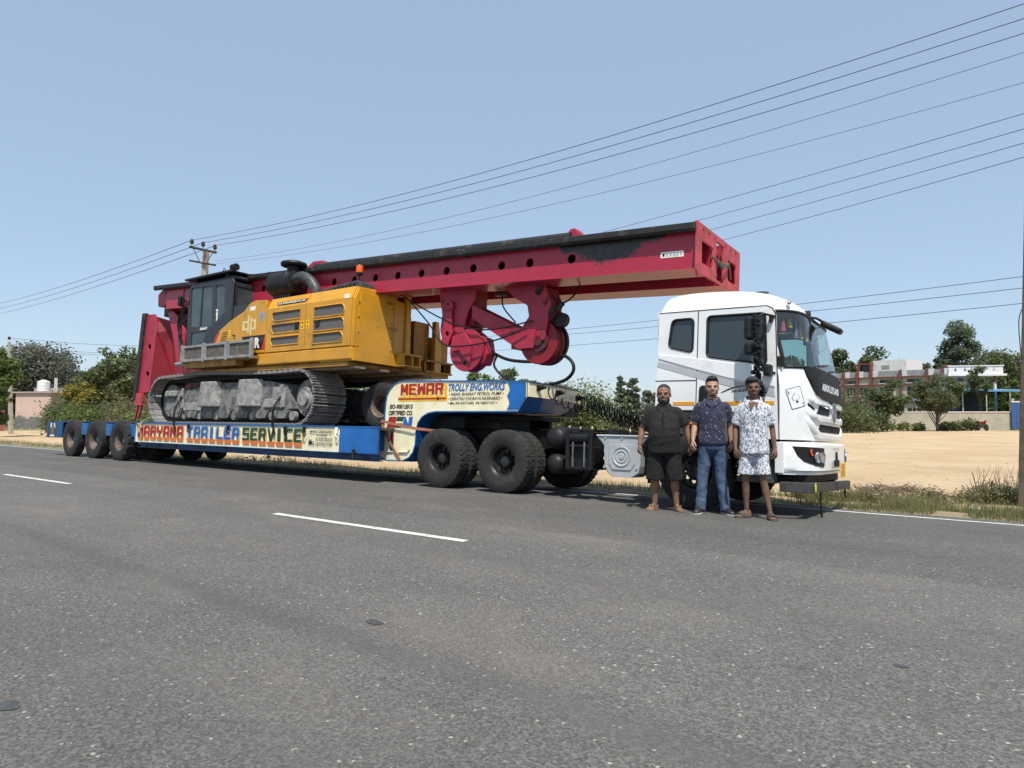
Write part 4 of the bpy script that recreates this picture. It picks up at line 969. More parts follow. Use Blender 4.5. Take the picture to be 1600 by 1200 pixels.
# grey moulded box behind the cab, with swirl
GREYP = mat('box_grey', (.40, .43, .44), .5, 0, (.36, .385, .39), 3, dirt=(.3, .28, .25), dirtamt=.06, bump=.04)
pb = [(-4.86, .985), (-4.86, .945), (-4.80, .90), (-4.755, .84), (-4.74, .55), (-4.70, .45), (-4.60, .385), (-4.28, .385), (-4.19, .44), (-4.165, .55), (-4.15, .84), (-4.11, .90), (-4.06, .945), (-4.06, .985)]
mb = MB(); mb.plate(pb, 0, .40, lambda a, b, t: (a, -1.22 + t, b)); SB = K.part(mb, 'side_box', GREYP, bevel=.022, seg=3)
mb = MB(); mb.plate([(-4.66, .86), (-4.66, .58), (-4.60, .49), (-4.30, .49), (-4.24, .58), (-4.24, .86)], 0, .012, to_side(-1.222)); sub(mb, 'raised_panel', GREYP, SB, bevel=.008)
mb = MB(); mb.lathe((-4.45, -1.233, .685), (0, -1, 0), [(0, .15), (.012, .145), (.012, .13), (0, .12), (0, .095), (.010, .09), (.010, .075), (0, .07), (0, .045), (.012, .04), (.012, .001)], 28); sub(mb, 'swirl', GREYP, SB, smooth=35)
mb = MB(); mb.bx((-4.87, -1.24, .975), (-4.05, -.80, .998)); sub(mb, 'box_lid', mat('box_lid_pale', (.58, .60, .60), .45), SB, bevel=.008)
for a, b in ((-4.72, .95), (-4.45, .95), (-4.70, .52), (-4.21, .52)):
    mb = MB(); mb.cyl((a, -1.22, b), (a, -1.235, b), .018, .014, 8); sub(mb, 'box_bolt', GREYP, SB, smooth=40)
# battery rack and air tanks
mb = MB()
for u in (-5.38, -4.98): mb.bx((u - .03, -1.22, .46), (u + .03, -1.16, 1.08)); mb.bx((u - .03, -.70, .46), (u + .03, -.64, 1.08))
for z in (.46, 1.04, .80): mb.bx((-5.38, -1.215, z), (-4.98, -1.165, z + .04))
mb.bx((-5.38, -1.2, .455), (-4.98, -.66, .48))
RK = K.part(mb, 'battery_rack', PLB, bevel=.005)
for u in (-5.28, -5.08):
    mb = MB(); mb.bx((u - .012, -1.225, .50), (u + .012, -1.212, .88)); sub(mb, 'bright_strip', STEEL, RK)
mb = MB(); mb.bx((-5.34, -1.14, .48), (-5.02, -.70, .80)); sub(mb, 'battery', PLB, RK, bevel=.01)
mb = MB(); mb.cyl((-5.34, -1.15, .94), (-5.02, -1.15, .94), .085, .085, 16); sub(mb, 'cylinder', PLB, RK, smooth=40)
for k in range(3):
    mb = MB(); mb.tube([(-4.93, -1.15 + .02 * k, 1.02 - .0 * k), (-4.93 + .02, -1.1, .86 - .13 * k)], .01, 5)
for k in range(3):
    mb = MB(); mb.box((-4.86, -1.05 + .14 * k, .80), (.03, .03, .66), Matrix.Rotation(R(28), 3, 'Y')); K.part(mb, 'brace', PLB)
for z, r in ((.93, .185), (.52, .165)):
    mb = MB(); mb.lathe((-5.72, -1.0, z), (0, 1, 0), [(-.10, .001), (-.095, r * .35), (-.07, r * .7), (-.02, r * .95), (.03, r), (.65, r), (.72, r * .6), (.74, .001)], 24); K.part(mb, 'air_tank', PLB, smooth=50)
mb = MB(); mb.bx((-5.0, .55, .45), (-4.1, 1.15, 1.0)); K.part(mb, 'fuel_tank', PLG, bevel=.08, seg=3)
# coiled air lines between trailer and cab
def coil(p, q, turns, r, sag, rt, seed):
    pts = []; n_ = turns * 12; p, q = Vector(p), Vector(q)
    for i in range(n_ + 1):
        t = i / n_; c = p.lerp(q, t) + Vector((0, 0, -sag * 4 * t * (1 - t))); a = t * turns * 2 * math.pi
        pts.append(c + Vector((0, math.cos(a) * r, math.sin(a) * r * 1.15)))
    mb = MB(); mb.tube(pts, rt, 5); return mb
for i, (p, q, tn) in enumerate((((-6.05, -.80, 1.72), (-5.95, .55, 1.52), 7), ((-6.05, .2, 1.62), (-4.05, .20, 1.16), 20), ((-6.08, .62, 1.66), (-4.0, .40, 1.22), 21), ((-6.0, .75, 1.55), (-4.0, .65, 1.16), 19))):
    K.part(coil(p, q, tn, .105 if i else .06, .13, .011, i), 'coiled_hose', PLB, smooth=60)
# ================================================================ crawler drilling rig, mast folded forward over the lorry
YEL = mat('rig_yellow', 'cd9322', .42, 0, 'c08920', 1.5, dirt='8a6f3c', dirtamt=.16, dscale=1.8, coat=.15)
YELD = mat('rig_yellow_shaded_dusty', 'a97a2a', .6, 0, '8f6a2c', 3, dirt='5f4c2c', dirtamt=.25, dscale=2.5)  # duller, dirtied yellow: shade of recess and far half put into colour
RED = mat('rig_red', 'a8263e', .5, 0, '9a2138', 2, dirt='5e2027', dirtamt=.22, dscale=2.6, coat=.05)
REDW = mat('rig_red_lit_worn', 'b8404c', .6, 0, 'a8343f', 5, dirt='6e5138', dirtamt=.30, dscale=5)  # paler red puts bright light on the head plate into colour, plus dirt
REDD = mat('rig_red_shaded', '88121f', .5, 0, '780f1d', 2, dirt='4a1018', dirtamt=.2)  # darker copy of the red: shade of recesses and mast foot painted in
RAIL = mat('rail_black', (.011, .011, .011), .6, 0, (.018, .017, .016), 7, dirt=(.10, .09, .075), dirtamt=.18, dscale=5)
MUD = mat('dried_mud', (.205, .20, .188), .92, 0, (.12, .118, .114), 7, dirt=(.06, .063, .066), dirtamt=.40, dscale=3.5, bump=.9, bscale=9)
MUDL = mat('dried_mud_pale', (.31, .302, .284), .95, 0, (.19, .186, .178), 7, dirt=(.105, .105, .10), dirtamt=.32, dscale=4, bump=.9, bscale=11)
SHOE = mat('track_steel', (.21, .20, .19), .75, .1, (.10, .095, .088), 6, dirt=(.33, .315, .295), dirtamt=.42, dscale=4, bump=.3, bscale=20)
CABB = mat('rig_cab_black', (.022, .025, .030), .45, 0, (.03, .033, .038), 4, dirt=(.10, .10, .095), dirtamt=.12, dscale=3)
CABG = mat('rig_cab_glass', (.035, .052, .055), .08, 0, (.06, .085, .085), 1.6, spec=.6)
GALV = mat('galvanised', (.36, .355, .34), .55, .4, (.25, .245, .235), 7, dirt=(.16, .14, .12), dirtamt=.2)
MESHD = mat('mesh_dark', (.075, .066, .055), .85, 0, (.13, .115, .095), 14, (.35, .65), dirt=(.2, .18, .15), dirtamt=.25, dscale=9, bump=.8, bscale=45)
# mast paint with the bare, scraped black patch near the head
m, n, L, b = node_mat('mast_red'); MASTM = m
tc = N(n, 'ShaderNodeTexCoord').outputs['Object']; sep = N(n, 'ShaderNodeSeparateXYZ'); L.new(tc, sep.inputs[0])
nb = noise_n(n, L, tc, 1.7, 9, .62); nf = noise_n(n, L, tc, 9, 6, .7)
hgt = N(n, 'ShaderNodeMath', operation='MULTIPLY_ADD'); hgt.inputs[1].default_value = .051; L.new(sep.outputs[0], hgt.inputs[0]); L.new(sep.outputs[2], hgt.inputs[2])   # height above the slope of the mast
ur = N(n, 'ShaderNodeMath', operation='MULTIPLY'); L.new(mrange(n, L, sep.outputs[0], -6.0, -5.2), ur.inputs[0]); L.new(mrange(n, L, sep.outputs[0], -3.7, -4.5), ur.inputs[1])
s1 = N(n, 'ShaderNodeMath', operation='MULTIPLY_ADD'); s1.inputs[1].default_value = .55; L.new(ur.outputs[0], s1.inputs[0]); L.new(mrange(n, L, hgt.outputs[0], 3.35, 3.95, -.30, .42), s1.inputs[2])
s2 = N(n, 'ShaderNodeMath', operation='MULTIPLY_ADD'); s2.inputs[1].default_value = 1.15; L.new(nb, s2.inputs[0]); L.new(s1.outputs[0], s2.inputs[2])
base = mixc(n, L, mrange(n, L, nf, .4, .7), lin('a8263e'), lin('9b2139'))
base = mixc(n, L, mrange(n, L, s2.outputs[0], .96, 1.0), base, lin('6d2a2c'))
base = mixc(n, L, mrange(n, L, s2.outputs[0], 1.0, 1.04), base, mixc(n, L, mrange(n, L, nf, .35, .7), lin((.012, .011, .011)), lin((.035, .027, .025))))
L.new(base, b.inputs['Base Color']); b.inputs['Roughness'].default_value = .42; b.inputs['Coat Weight'].default_value = .15

Q = Veh('drilling_rig', 'yellow crawler drilling rig with long folded red mast, loaded on the trailer', 'drilling rig', -14.0)
def qpart(mb, name, m, **k): return Q.part(mb, name, m, **k)
# --- crawler tracks
ca, cb, zr, rr_ = -17.40, -11.80, 1.635, .565
def loop_at(s):
    "point and direction along the track loop"
    l1 = cb - ca; l2 = math.pi * rr_; s %= 2 * l1 + 2 * l2
    if s < l1:
        t = s / l1; hump = .045 * math.sin(math.pi * min(1, t / .62)) if t < .62 else -.02 * math.sin(math.pi * (t - .62) / .38)
        return Vector((ca + s, 0, zr + rr_ + hump)), 0.
    s -= l1
    if s < l2: a = s / rr_; return Vector((cb + rr_ * math.sin(a), 0, zr + rr_ * math.cos(a))), a
    s -= l2
    if s < l1: return Vector((cb - s, 0, zr - rr_)), math.pi
    s -= l1; a = s / rr_; return Vector((ca - rr_ * math.sin(a), 0, zr - rr_ * math.cos(a))), math.pi + a
mb = MB(); mb.bx((-.080, -.42, -.022), (.080, .42, .004)); mb.plate([(-.080, .003), (-.076, .046), (-.060, .048), (-.050, .003)], -.42, .42, lambda a, b, t: (a, t, b)); mb.plate([(-.012, .003), (-.008, .034), (.006, .034), (.012, .003)], -.42, .42, lambda a, b, t: (a, t, b)); mb.plate([(.050, .003), (.056, .034), (.070, .032), (.078, .003)], -.42, .42, lambda a, b, t: (a, t, b))
SHM = mb.mesh('track_shoe', SHOE)
per = 2 * (cb - ca) + 2 * math.pi * rr_; nsh = int(per / .188)
for yc in (-1.07, 1.07):
    for i in range(nsh):
        p, a = loop_at((i + .5) * per / nsh); o = link('track_shoe', SHM, Q.root); o.location = (p.x + 14.0, yc, p.z); o.rotation_euler = (0, a, 0)
    # chain links under the shoes
    mb = MB(); rg = []
    for i in range(121):
        p, a = loop_at(i * per / 120); nn = Vector((math.sin(a), 0, math.cos(a))); q = p - nn * .03; r_ = p - nn * .12
        rg.append([(q.x, yc - .12, q.z), (q.x, yc + .12, q.z), (r_.x, yc + .12, r_.z), (r_.x, yc - .12, r_.z)])
    mb.loft(rg, cap=False); qpart(mb, 'track_chain', BLACKM)
    s = -1 if yc < 0 else 1
    yo = yc + s * .30; yi = yc - s * .18
    mb = MB(); mb.plate([(-17.30, 1.34), (-17.26, 1.86), (-16.0, 1.90), (-15.4, 2.02), (-13.0, 2.02), (-12.3, 1.92), (-12.1, 1.40), (-12.3, 1.34)], yi, yo, lambda a, b, t: (a, t, b)); TF = qpart(mb, 'track_frame', MUD, bevel=.03)
    for (c, r) in ((ca, .42), (cb, .40)):
        mb = MB(); mb.cyl((c, yc - .10, zr), (c, yc + .10, zr), r, r, 28); sub(mb, 'idler' if c == ca else 'sprocket', SHOE, TF, smooth=40)
    if s < 0:
        def pad(u0, u1, z0, z1, dep=.16, tap=.12):
            mb = MB(); y = yo
            mb.add([(u0, y, z0), (u1, y, z0), (u1, y, z1), (u0, y, z1), (u0 + .0, y - dep, z0 + .0), (u1 - tap, y - dep, z0), (u1 - tap * 1.4, y - dep * .8, z1), (u0 + .03, y - dep * .8, z1)], [(0, 3, 2, 1), (4, 5, 6, 7), (0, 1, 5, 4), (2, 3, 7, 6), (0, 4, 7, 3), (1, 2, 6, 5)])
            sub(mb, 'step_pad', MUDL, TF, bevel=.025)
        pad(-15.53, -14.78, 1.45, 2.05); pad(-13.94, -13.15, 1.45, 2.06); pad(-12.75, -12.30, 1.42, 1.86, .06, .05); pad(-17.28, -16.75, 1.72, 1.87, .08, .03)
        pad(-13.05, -12.45, 1.42, 1.62, .05, .05); pad(-16.4, -15.6, 1.36, 1.56, .04, .1)
        for u in (-16.45, -12.42):
            mb = MB(); mb.plate([(-.20, 0), (-.02, .26), (.06, .24), (.03, 0), (.10, -.22), (.02, -.26)], 0, .05, lambda a, b, t: (u + a, yo - .01 - t, 1.66 + b), [circ(-.05, .03, .05, 10)]); sub(mb, 'lashing_eye', MUDL, TF, bevel=.008)
        mb = MB(); mb.lathe((-11.62, yo + .1, 1.60), (0, -1, 0), [(0, .26), (.12, .255), (.15, .23), (.15, .16), (.20, .15), (.21, .001)], 26); sub(mb, 'final_drive', MUDL, TF, smooth=35)
    for k in range(7):
        u = -16.75 + k * .72
        mb = MB(); mb.plate([(u - .30, 1.36), (u + .30, 1.36), (u + .16, 1.19), (u - .16, 1.19)], 0, .09, lambda a, b, t: (a, yo + s * .03 - s * t, b)); sub(mb, 'roller_bracket', MUD, TF, bevel=.015)
        mb = MB(); mb.cyl((u + .36, yc - .2, 1.25), (u + .36, yc + s * .30, 1.25), .10, .10, 14); sub(mb, 'roller', SHOE, TF, smooth=40)
mb = MB(); mb.bx((-15.6, -.78, 1.45), (-12.9, .78, 1.95)); mb.cyl((-14.2, 0, 1.9), (-14.2, 0, 2.24), .95, .95, 32); qpart(mb, 'car_body', SHOE, bevel=.02)
# --- upper structure
UB = [(-10.18, 2.31), (-10.15, 2.60), (-14.75, 2.64), (-16.2, 2.66), (-16.2, 2.50), (-14.0, 2.34)]
mb = MB(); mb.bx((-16.2, -1.45, 2.24), (-10.3, 1.55, 2.32)); mb.bx((-16.0, -1.2, 2.32), (-10.4, 1.5, 2.55)); qpart(mb, 'platform_base', YELD)
TIMB = mat('timber', (.24, .18, .12), .85, 0, (.15, .11, .075), 8)
for k in range(4):
    mb = MB(); mb.bx((-12.2 - .2 * k, -1.35 + .65 * k, 2.19), (-10.15, -1.1 + .65 * k, 2.236)); qpart(mb, 'board', TIMB)
# near side housing: skirt, doors, chamfered top
def housing(prof, u0, u1, name, m, par=None, bev=.012):
    mb = MB(); mb.loft([[(u, y, z) for y, z in prof] for u in (u0, u1)]); o = qpart(mb, name, m, bevel=bev); return o
skirt = [(-1.38, 2.33), (-1.50, 2.36), (-1.50, 2.605), (-.3, 2.605), (-.3, 2.33)]
housing(skirt, -13.25, -10.16, 'skirt', YEL, bev=.02)
hprof = [(-1.50, 2.615), (-1.50, 3.58), (-1.38, 3.82), (-.3, 3.86), (-.3, 2.615)]
HB = housing([(y * .985 if y < -1 else y, z) for y, z in hprof], -13.0, -10.17, 'engine_housing', YEL, bev=.01)
def louver(u0, u1, z0, z1, cut, side):
    c = .07
    if side > 0: P_ = [(u0, z0), (u1 - c * .2, z0), (u1, z0 + c), (u1, z1 - c), (u1 - c, z1), (u0, z1)]
    else: P_ = [(u0 + c, z0), (u1, z0), (u1, z1), (u0 + c * .3, z1), (u0, z1 - c * .6), (u0, z0 + c)]
    return P_
LOUV = mat('louver_mesh', (.11, .105, .10), .7, .3, (.17, .16, .15), 30, (.35, .65), bump=.4, bscale=120)
def door(u0, u1, lv, side, handle):
    pl_ = [(u0, 2.625), (u1, 2.625), (u1, 3.575), (u0, 3.575)]
    hl_ = [louver(*q, 0, side) for q in lv]
    mb = MB(); mb.plate(pl_, 0, .02, to_side(-1.482), hl_)
    # the door's chamfered upper leaf
    D = qpart(mb, 'side_door', YEL, bevel=.005)
    mb = MB(); mb.add([(u0, -1.503, 3.577), (u1, -1.503, 3.577), (u1, -1.385, 3.825), (u0, -1.385, 3.825), (u0, -1.48, 3.577), (u1, -1.48, 3.577), (u1, -1.36, 3.815), (u0, -1.36, 3.815)], [(0, 1, 2, 3), (4, 7, 6, 5), (0, 4, 5, 1), (2, 6, 7, 3), (0, 3, 7, 4), (1, 5, 6, 2)]); sub(mb, 'upper_leaf', YEL, D)
    for q in hl_:
        mb = MB(); mb.plate(q, 0, .004, to_side(-1.486)); sub(mb, 'louver', LOUV, D)
        mb = MB(); pp = [(a, -1.504, b) for a, b in q]; mb.tube(pp + pp[:2], .014, 6); sub(mb, 'louver_rim', YEL, D, smooth=60)
    u = handle; mb = MB(); mb.bx((u - .06, -1.51, 3.07), (u + .06, -1.485, 3.20)); sub(mb, 'latch', PLB, D, bevel=.008)
    return D
door(-12.96, -11.62, [(-12.76, -11.78, 3.29, 3.49), (-12.76, -11.78, 3.02, 3.22), (-12.77, -11.80, 2.755, 2.94)], -1, -11.90)
D3 = door(-11.60, -10.20, [(-11.34, -10.40, 3.26, 3.48), (-11.34, -10.40, 2.975, 3.21), (-11.34, -10.42, 2.715, 2.92)], 1, -11.22)
mb = MB(); mb.add([(-12.62, -1.483, 3.635), (-11.68, -1.483, 3.635), (-11.62, -1.445, 3.71), (-12.68, -1.445, 3.71)], [(0, 1, 2, 3)]); NPl = qpart(mb, 'name_plate', P_BLK)
text('lettering', 'A.B. INFRAPROJECTS LTD', .92, .05, lambda a, b, t: (-12.61 + a, -1.486 + .5 * b - t, 3.645 + b), P_WHT, NPl, .003, bold=.02)
for u in (-11.70, -11.53):
    mb = MB(); mb.bx((u - .055, -1.506, 3.05), (u + .055, -1.503, 3.24)); qpart(mb, 'warning_sticker', P_YEL)
    for z in (3.10, 3.19):
        mb = MB(); mb.plate(circ(u, z, .022, 8), 0, .001, to_side(-1.5065)); qpart(mb, 'sticker_mark', P_BLK)
mb = MB(); mb.bx((-10.42, -1.506, 3.575), (-10.27, -1.49, 3.66)); qpart(mb, 'white_sticker', P_WHT)
# front cheek of the housing with sloping edge beside the cab
fc = [(-13.0, 2.625), (-13.0, 3.80), (-13.40, 3.83), (-13.60, 3.80), (-13.86, 3.62), (-14.39, 3.44), (-14.80, 3.25), (-14.92, 3.15), (-15.05, 2.90), (-15.08, 2.625)]
mb = MB(); mb.plate(fc, 0, .05, to_side(-1.452)); FC = qpart(mb, 'front_cheek', YEL, bevel=.012)
mb = MB(); mb.bx((-15.0, -1.45, 2.6), (-13.0, -1.30, 3.1)); mb.bx((-13.75, -1.45, 2.6), (-13.0, -.4, 3.78)); sub(mb, 'cheek_body', YEL, FC)
yf = -1.5035
for pts, m_, nm in (([(-15.05, 2.92), (-14.93, 3.14), (-14.84, 3.21), (-14.77, 3.21), (-14.87, 3.10), (-14.97, 2.92)], paintmat('sticker_red', 'd02a34'), 'red_stripe'),
                    ([(-13.86, 2.70), (-13.86, 3.03), (-12.985, 3.03), (-13.10, 2.70)], P_BLK, 'black_sticker'), ([(-13.10, 2.70), (-12.99, 3.02), (-12.985, 2.70)], paintmat('sticker_red', 'd02a34'), 'red_wedge'),
                    ([(-13.28, 3.53), (-13.02, 3.54), (-13.05, 3.40), (-13.17, 3.29), (-13.22, 3.40)], mat('sticker_steel', (.30, .32, .34), .4), 'shield_sticker'),
                    ([(-13.10, 3.50), (-13.16, 3.44), (-13.19, 3.33), (-13.15, 3.42)], P_BLK, 'shield_stroke'),
                    ([(-13.62, 3.61), (-13.42, 3.61), (-13.40, 3.70), (-13.60, 3.70)], P_WHT, 'white_sticker'), ([(-14.42, 3.05), (-14.34, 3.05), (-14.33, 3.24), (-14.41, 3.24)], P_YEL, 'warning_sticker')):
    mb = MB(); mb.plate(pts, 0, .0012, to_side(yf if nm not in ('red_wedge', 'shield_stroke') else yf - .002)); sub(mb, nm, m_, FC)
tx('R', -13.36, 2.74, .20, .24, yf - .002, P_WHT, FC, bold=.06); tx('0', -13.60, 2.74, .18, .24, yf - .002, P_WHT, FC, bold=.06)
# interlocked d-p emblem
EMW = mat('emblem_pale', 'd9c98a', .4)
for poly in ([(0, .06), (.20, .06), (.20, .12), (.08, .12), (.08, .24), (.20, .24), (.20, .30), (0, .30)], [(.20, .0), (.26, .0), (.26, .44), (.20, .44)], [(.30, -.06), (.36, -.06), (.36, .38), (.30, .38)], [(.36, .06), (.52, .06), (.52, .32), (.36, .32), (.36, .26), (.46, .26), (.46, .12), (.36, .12)]):
    mb = MB(); mb.plate([(-13.88 + a, 3.11 + b * .92) for a, b in poly], 0, .002, to_side(yf)); sub(mb, 'emblem', EMW, FC)
for k in range(7):
    mb = MB(); mb.bx((-14.78 + .015 * k, -1.506, 2.90 + .045 * k), (-14.52 + .01 * k, -1.500, 2.915 + .045 * k)); sub(mb, 'vent_slit', HOLE, FC)
mb = MB(); mb.bx((-14.26, -1.51, 3.08), (-14.16, -1.50, 3.10)); mb.bx((-14.19, -1.51, 3.0), (-14.16, -1.50, 3.10)); sub(mb, 'lock', P_BLK, FC)
mb = MB(); mb.plate([(-13.62, 3.80), (-13.88, 3.63), (-14.40, 3.46), (-14.40, 3.80)], 0, .03, to_side(-1.40)); qpart(mb, 'black_cowl', CABB)
# --- end face (counterweight side, towards the lorry)
ue = -10.14
def eplate(a, b, t): return (ue + t, a, b)
mb = MB(); mb.plate([(-1.46, 2.62), (-1.46, 3.55), (-1.36, 3.78), (-.95, 3.80), (-.95, 2.62)], -.03, .0, eplate); qpart(mb, 'end_panel', YEL, bevel=.006)
mb = MB(); mb.plate([(-1.40, 2.50), (-1.33, 3.72), (-.42, 3.72), (-.42, 2.55), (-.60, 2.44), (-1.2, 2.44)], .0, .014, eplate); EP = qpart(mb, 'end_door', YEL, bevel=.006)
for a in (-1.36, -.47):
    for z in (2.62, 2.9, 3.2, 3.5):
        mb = MB(); mb.cyl((ue + .012, a, z), (ue + .024, a, z), .016, .012, 8); sub(mb, 'bolt', PLB, EP)
for a, z in ((-.52, 3.62), (-.42, 3.1)):
    mb = MB(); mb.bx((ue + .012, a - .10, z - .03), (ue + .03, a + .10, z + .03)); sub(mb, 'hinge', YELD, EP, bevel=.004)
mb = MB(); mb.plate([(-.40, 2.60), (-.40, 3.72), (-.10, 3.70), (-.10, 2.60)], -.02, .006, eplate); qpart(mb, 'end_panel', YEL, bevel=.005)
mb = MB(); mb.bx((ue - 1.0, -1.46, 2.33), (ue + .01, .03, 2.60)); mb.plate([(-1.40, 2.34), (-1.46, 2.60), (-.02, 2.60), (-.02, 2.33)], -.02, .016, eplate); qpart(mb, 'end_sill', YEL, bevel=.01)
mb = MB(); mb.plate([(-.08, 2.35), (-.08, 3.9), (-.03, 4.0), (.03, 3.98), (.05, 3.85), (.05, 2.35)], 0, .10, lambda a, b, t: (ue - .06 + t + .03 * (b < 3.5), a, b)); qpart(mb, 'post', YEL, bevel=.01)
mb = MB(); mb.bx((ue - .02, -.30, 2.56), (ue + .26, .22, 2.60)); mb.bx((ue - .02, -.30, 2.33), (ue + .26, .22, 2.36))
LG = qpart(mb, 'ledge', YEL, bevel=.006)
for a in (-.28, -.02, .20):
    mb = MB(); mb.bx((ue, a - .02, 2.36), (ue + .22, a + .02, 2.56)); sub(mb, 'ledge_rib', YEL, LG)
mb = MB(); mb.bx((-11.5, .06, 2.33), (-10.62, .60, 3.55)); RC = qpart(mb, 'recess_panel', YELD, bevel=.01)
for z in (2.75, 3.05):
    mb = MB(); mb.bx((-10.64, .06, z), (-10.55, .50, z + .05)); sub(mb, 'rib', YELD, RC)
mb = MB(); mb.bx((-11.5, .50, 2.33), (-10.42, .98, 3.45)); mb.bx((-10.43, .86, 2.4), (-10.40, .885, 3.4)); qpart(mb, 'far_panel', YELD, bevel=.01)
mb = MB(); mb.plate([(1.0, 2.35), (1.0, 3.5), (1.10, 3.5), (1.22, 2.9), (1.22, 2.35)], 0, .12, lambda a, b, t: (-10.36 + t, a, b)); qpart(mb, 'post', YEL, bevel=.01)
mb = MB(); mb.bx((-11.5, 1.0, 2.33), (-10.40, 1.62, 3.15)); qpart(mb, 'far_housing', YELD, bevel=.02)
mb = MB()
for a, b_ in ((.10, .60), (.72, 1.20), (1.2, 1.62)):
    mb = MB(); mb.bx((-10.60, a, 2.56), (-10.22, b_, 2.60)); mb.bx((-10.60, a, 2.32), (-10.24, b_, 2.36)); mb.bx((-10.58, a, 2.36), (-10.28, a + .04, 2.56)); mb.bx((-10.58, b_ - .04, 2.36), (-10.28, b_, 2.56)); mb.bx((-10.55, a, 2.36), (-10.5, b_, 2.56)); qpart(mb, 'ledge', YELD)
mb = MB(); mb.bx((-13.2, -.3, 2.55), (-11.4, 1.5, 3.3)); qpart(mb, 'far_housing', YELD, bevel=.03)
# top cover, beacon
mb = MB(); mb.plate([(-11.45, 0), (-11.40, .09), (-10.35, .16), (-10.22, .10), (-10.20, 0)], -1.28, -.45, lambda a, b, t: (a, t, 3.825 + b)); qpart(mb, 'top_cover', PLG, bevel=.02)
for k in range(9):
    mb = MB(); mb.bx((-11.36 + .115 * k, -1.292, 3.84), (-11.30 + .115 * k, -1.279, 3.87 + .008 * k)); qpart(mb, 'cover_slot', HOLE)
mb = MB(); mb.tube([(-10.36, -1.2, 3.95), (-10.36, -1.2, 4.12)], .015, 6); BC = qpart(mb, 'beacon_stem', PLB)
mb = MB(); mb.cyl((-10.36, -1.2, 4.10), (-10.36, -1.2, 4.15), .06, .07, 14); sub(mb, 'beacon_base', PLB, BC, smooth=40)
mb = MB(); mb.lathe((-10.36, -1.2, 4.15), (0, 0, 1), [(0, .07), (.03, .075), (.05, .068), (.12, .072), (.15, .06), (.16, .001)], 16); sub(mb, 'beacon', mat('beacon_orange', 'd8601a', .25), BC, smooth=40)
# air cleaner
mb = MB(); mb.lathe((-13.22, -1.18, 4.20), (1, 0, 0), [(0, .05), (.0, .22), (.05, .275), (.72, .285), (.75, .26), (.84, .26), (.86, .2), (.86, .01)], 28); AC = qpart(mb, 'air_cleaner', PLB, smooth=40)
mb = MB(); mb.lathe((-12.55, -1.18, 4.32), (0, 0, 1), [(0, .15), (.20, .14), (.23, .14), (.24, .27), (.28, .29), (.32, .275), (.36, .16), (.37, .001)], 24); sub(mb, 'rain_cap', PLB, AC, smooth=40)
mb = MB(); mb.tube(catmull([(-12.40, -1.25, 4.22), (-12.1, -1.28, 4.26), (-11.82, -1.28, 4.14), (-11.66, -1.26, 3.96), (-11.62, -1.24, 3.80)], 6), .115, 14); sub(mb, 'intake_pipe', PLG, AC, smooth=60)
mb = MB(); mb.bx((-13.1, -1.28, 3.80), (-12.5, -1.05, 4.0)); sub(mb, 'stand', PLB, AC)
mb = MB(); mb.bx((-12.6, -1.0, 3.84), (-12.1, -.4, 3.92)); qpart(mb, 'red_bracket', RED, bevel=.01)
mb = MB(); mb.tube(catmull([(-15.0, -.5, 4.72), (-14.5, -.55, 4.50), (-14.2, -.6, 4.2)], 5), .025, 6); qpart(mb, 'hose', PLB, smooth=60)
# --- operator's cab
cu0, cu1, cy0, cy1, cz0, cz1 = -16.45, -14.46, -1.42, -.45, 2.66, 4.50
dws = [[(-16.30, 3.46), (-16.36, 4.40), (-16.30, 4.44), (-15.46, 4.40), (-15.40, 4.34), (-15.30, 3.40)], [(-15.16, 3.50), (-15.25, 4.38), (-14.86, 4.36), (-14.82, 3.70)], [(-16.22, 2.98), (-16.22, 3.30), (-15.52, 3.30), (-15.70, 2.98)]]
sp_ = [(cu0 + .12, cz0), (cu0, 3.3), (cu0 - .0, 4.40), (cu0 + .10, cz1 + .05), (cu1 - .08, cz1), (cu1, cz1 - .12), (cu1, cz0)]
for sgn, y in ((-1, cy0), (1, cy1)):
    mb = MB(); mb.plate(sp_, 0, .05, lambda a, b, t: (a, y - sgn * t, b), dws); cs_ = qpart(mb, 'cab_side', CABB, bevel=.01)
    if sgn < 0: RCS = cs_
    for w in dws:
        mb = MB(); mb.plate(w, 0, .006, lambda a, b, t: (a, y - sgn * (.022 + t), b)); sub(mb, 'window', CABG, cs_)
mb = MB(); mb.bx((-15.86, cy0 + .0, 3.45), (-15.83, cy0 + .02, 4.42)); sub(mb, 'window_bar', CABB, RCS)
mb = MB(); mb.loft([[(a, cy0 + .05, b), (a, cy1 - .05, b)] for a, b in ((-16.40, 3.0), (cu0 + .02, 3.35), (cu0 + .02, 4.4))], cap=False, closed=False); qpart(mb, 'front_window', CABG)
mb = MB(); mb.plate([(cy0, cz0), (cy0, cz1 - .1), (cy1, cz1 - .1), (cy1, cz0)], -.04, 0, lambda a, b, t: (cu1 + t, a, b), [[(cy0 + .10, 3.75), (cy0 + .10, 4.30), (cy1 - .10, 4.30), (cy1 - .10, 3.75)]]); CR = qpart(mb, 'cab_rear', CABB, bevel=.012)
mb = MB(); mb.bx((cu1 - .03, cy0 + .1, 3.75), (cu1 - .02, cy1 - .1, 4.30)); sub(mb, 'window', CABG, CR)
mb = MB(); mb.bx((cu0 + .1, cy0 + .03, cz1 - .02), (cu1 - .06, cy1 - .03, cz1 + .08)); qpart(mb, 'cab_roof', CABB, bevel=.05, seg=3)
mb = MB(); mb.bx((cu0 + .1, cy0 + .05, cz0), (cu1 - .05, cy1 - .05, cz0 + .2)); mb.bx((-15.6, -1.1, 2.8), (-15.1, -.7, 3.4)); mb.bx((-15.2, -1.1, 3.3), (-15.05, -.7, 4.0)); qpart(mb, 'cab_inside', PLB)
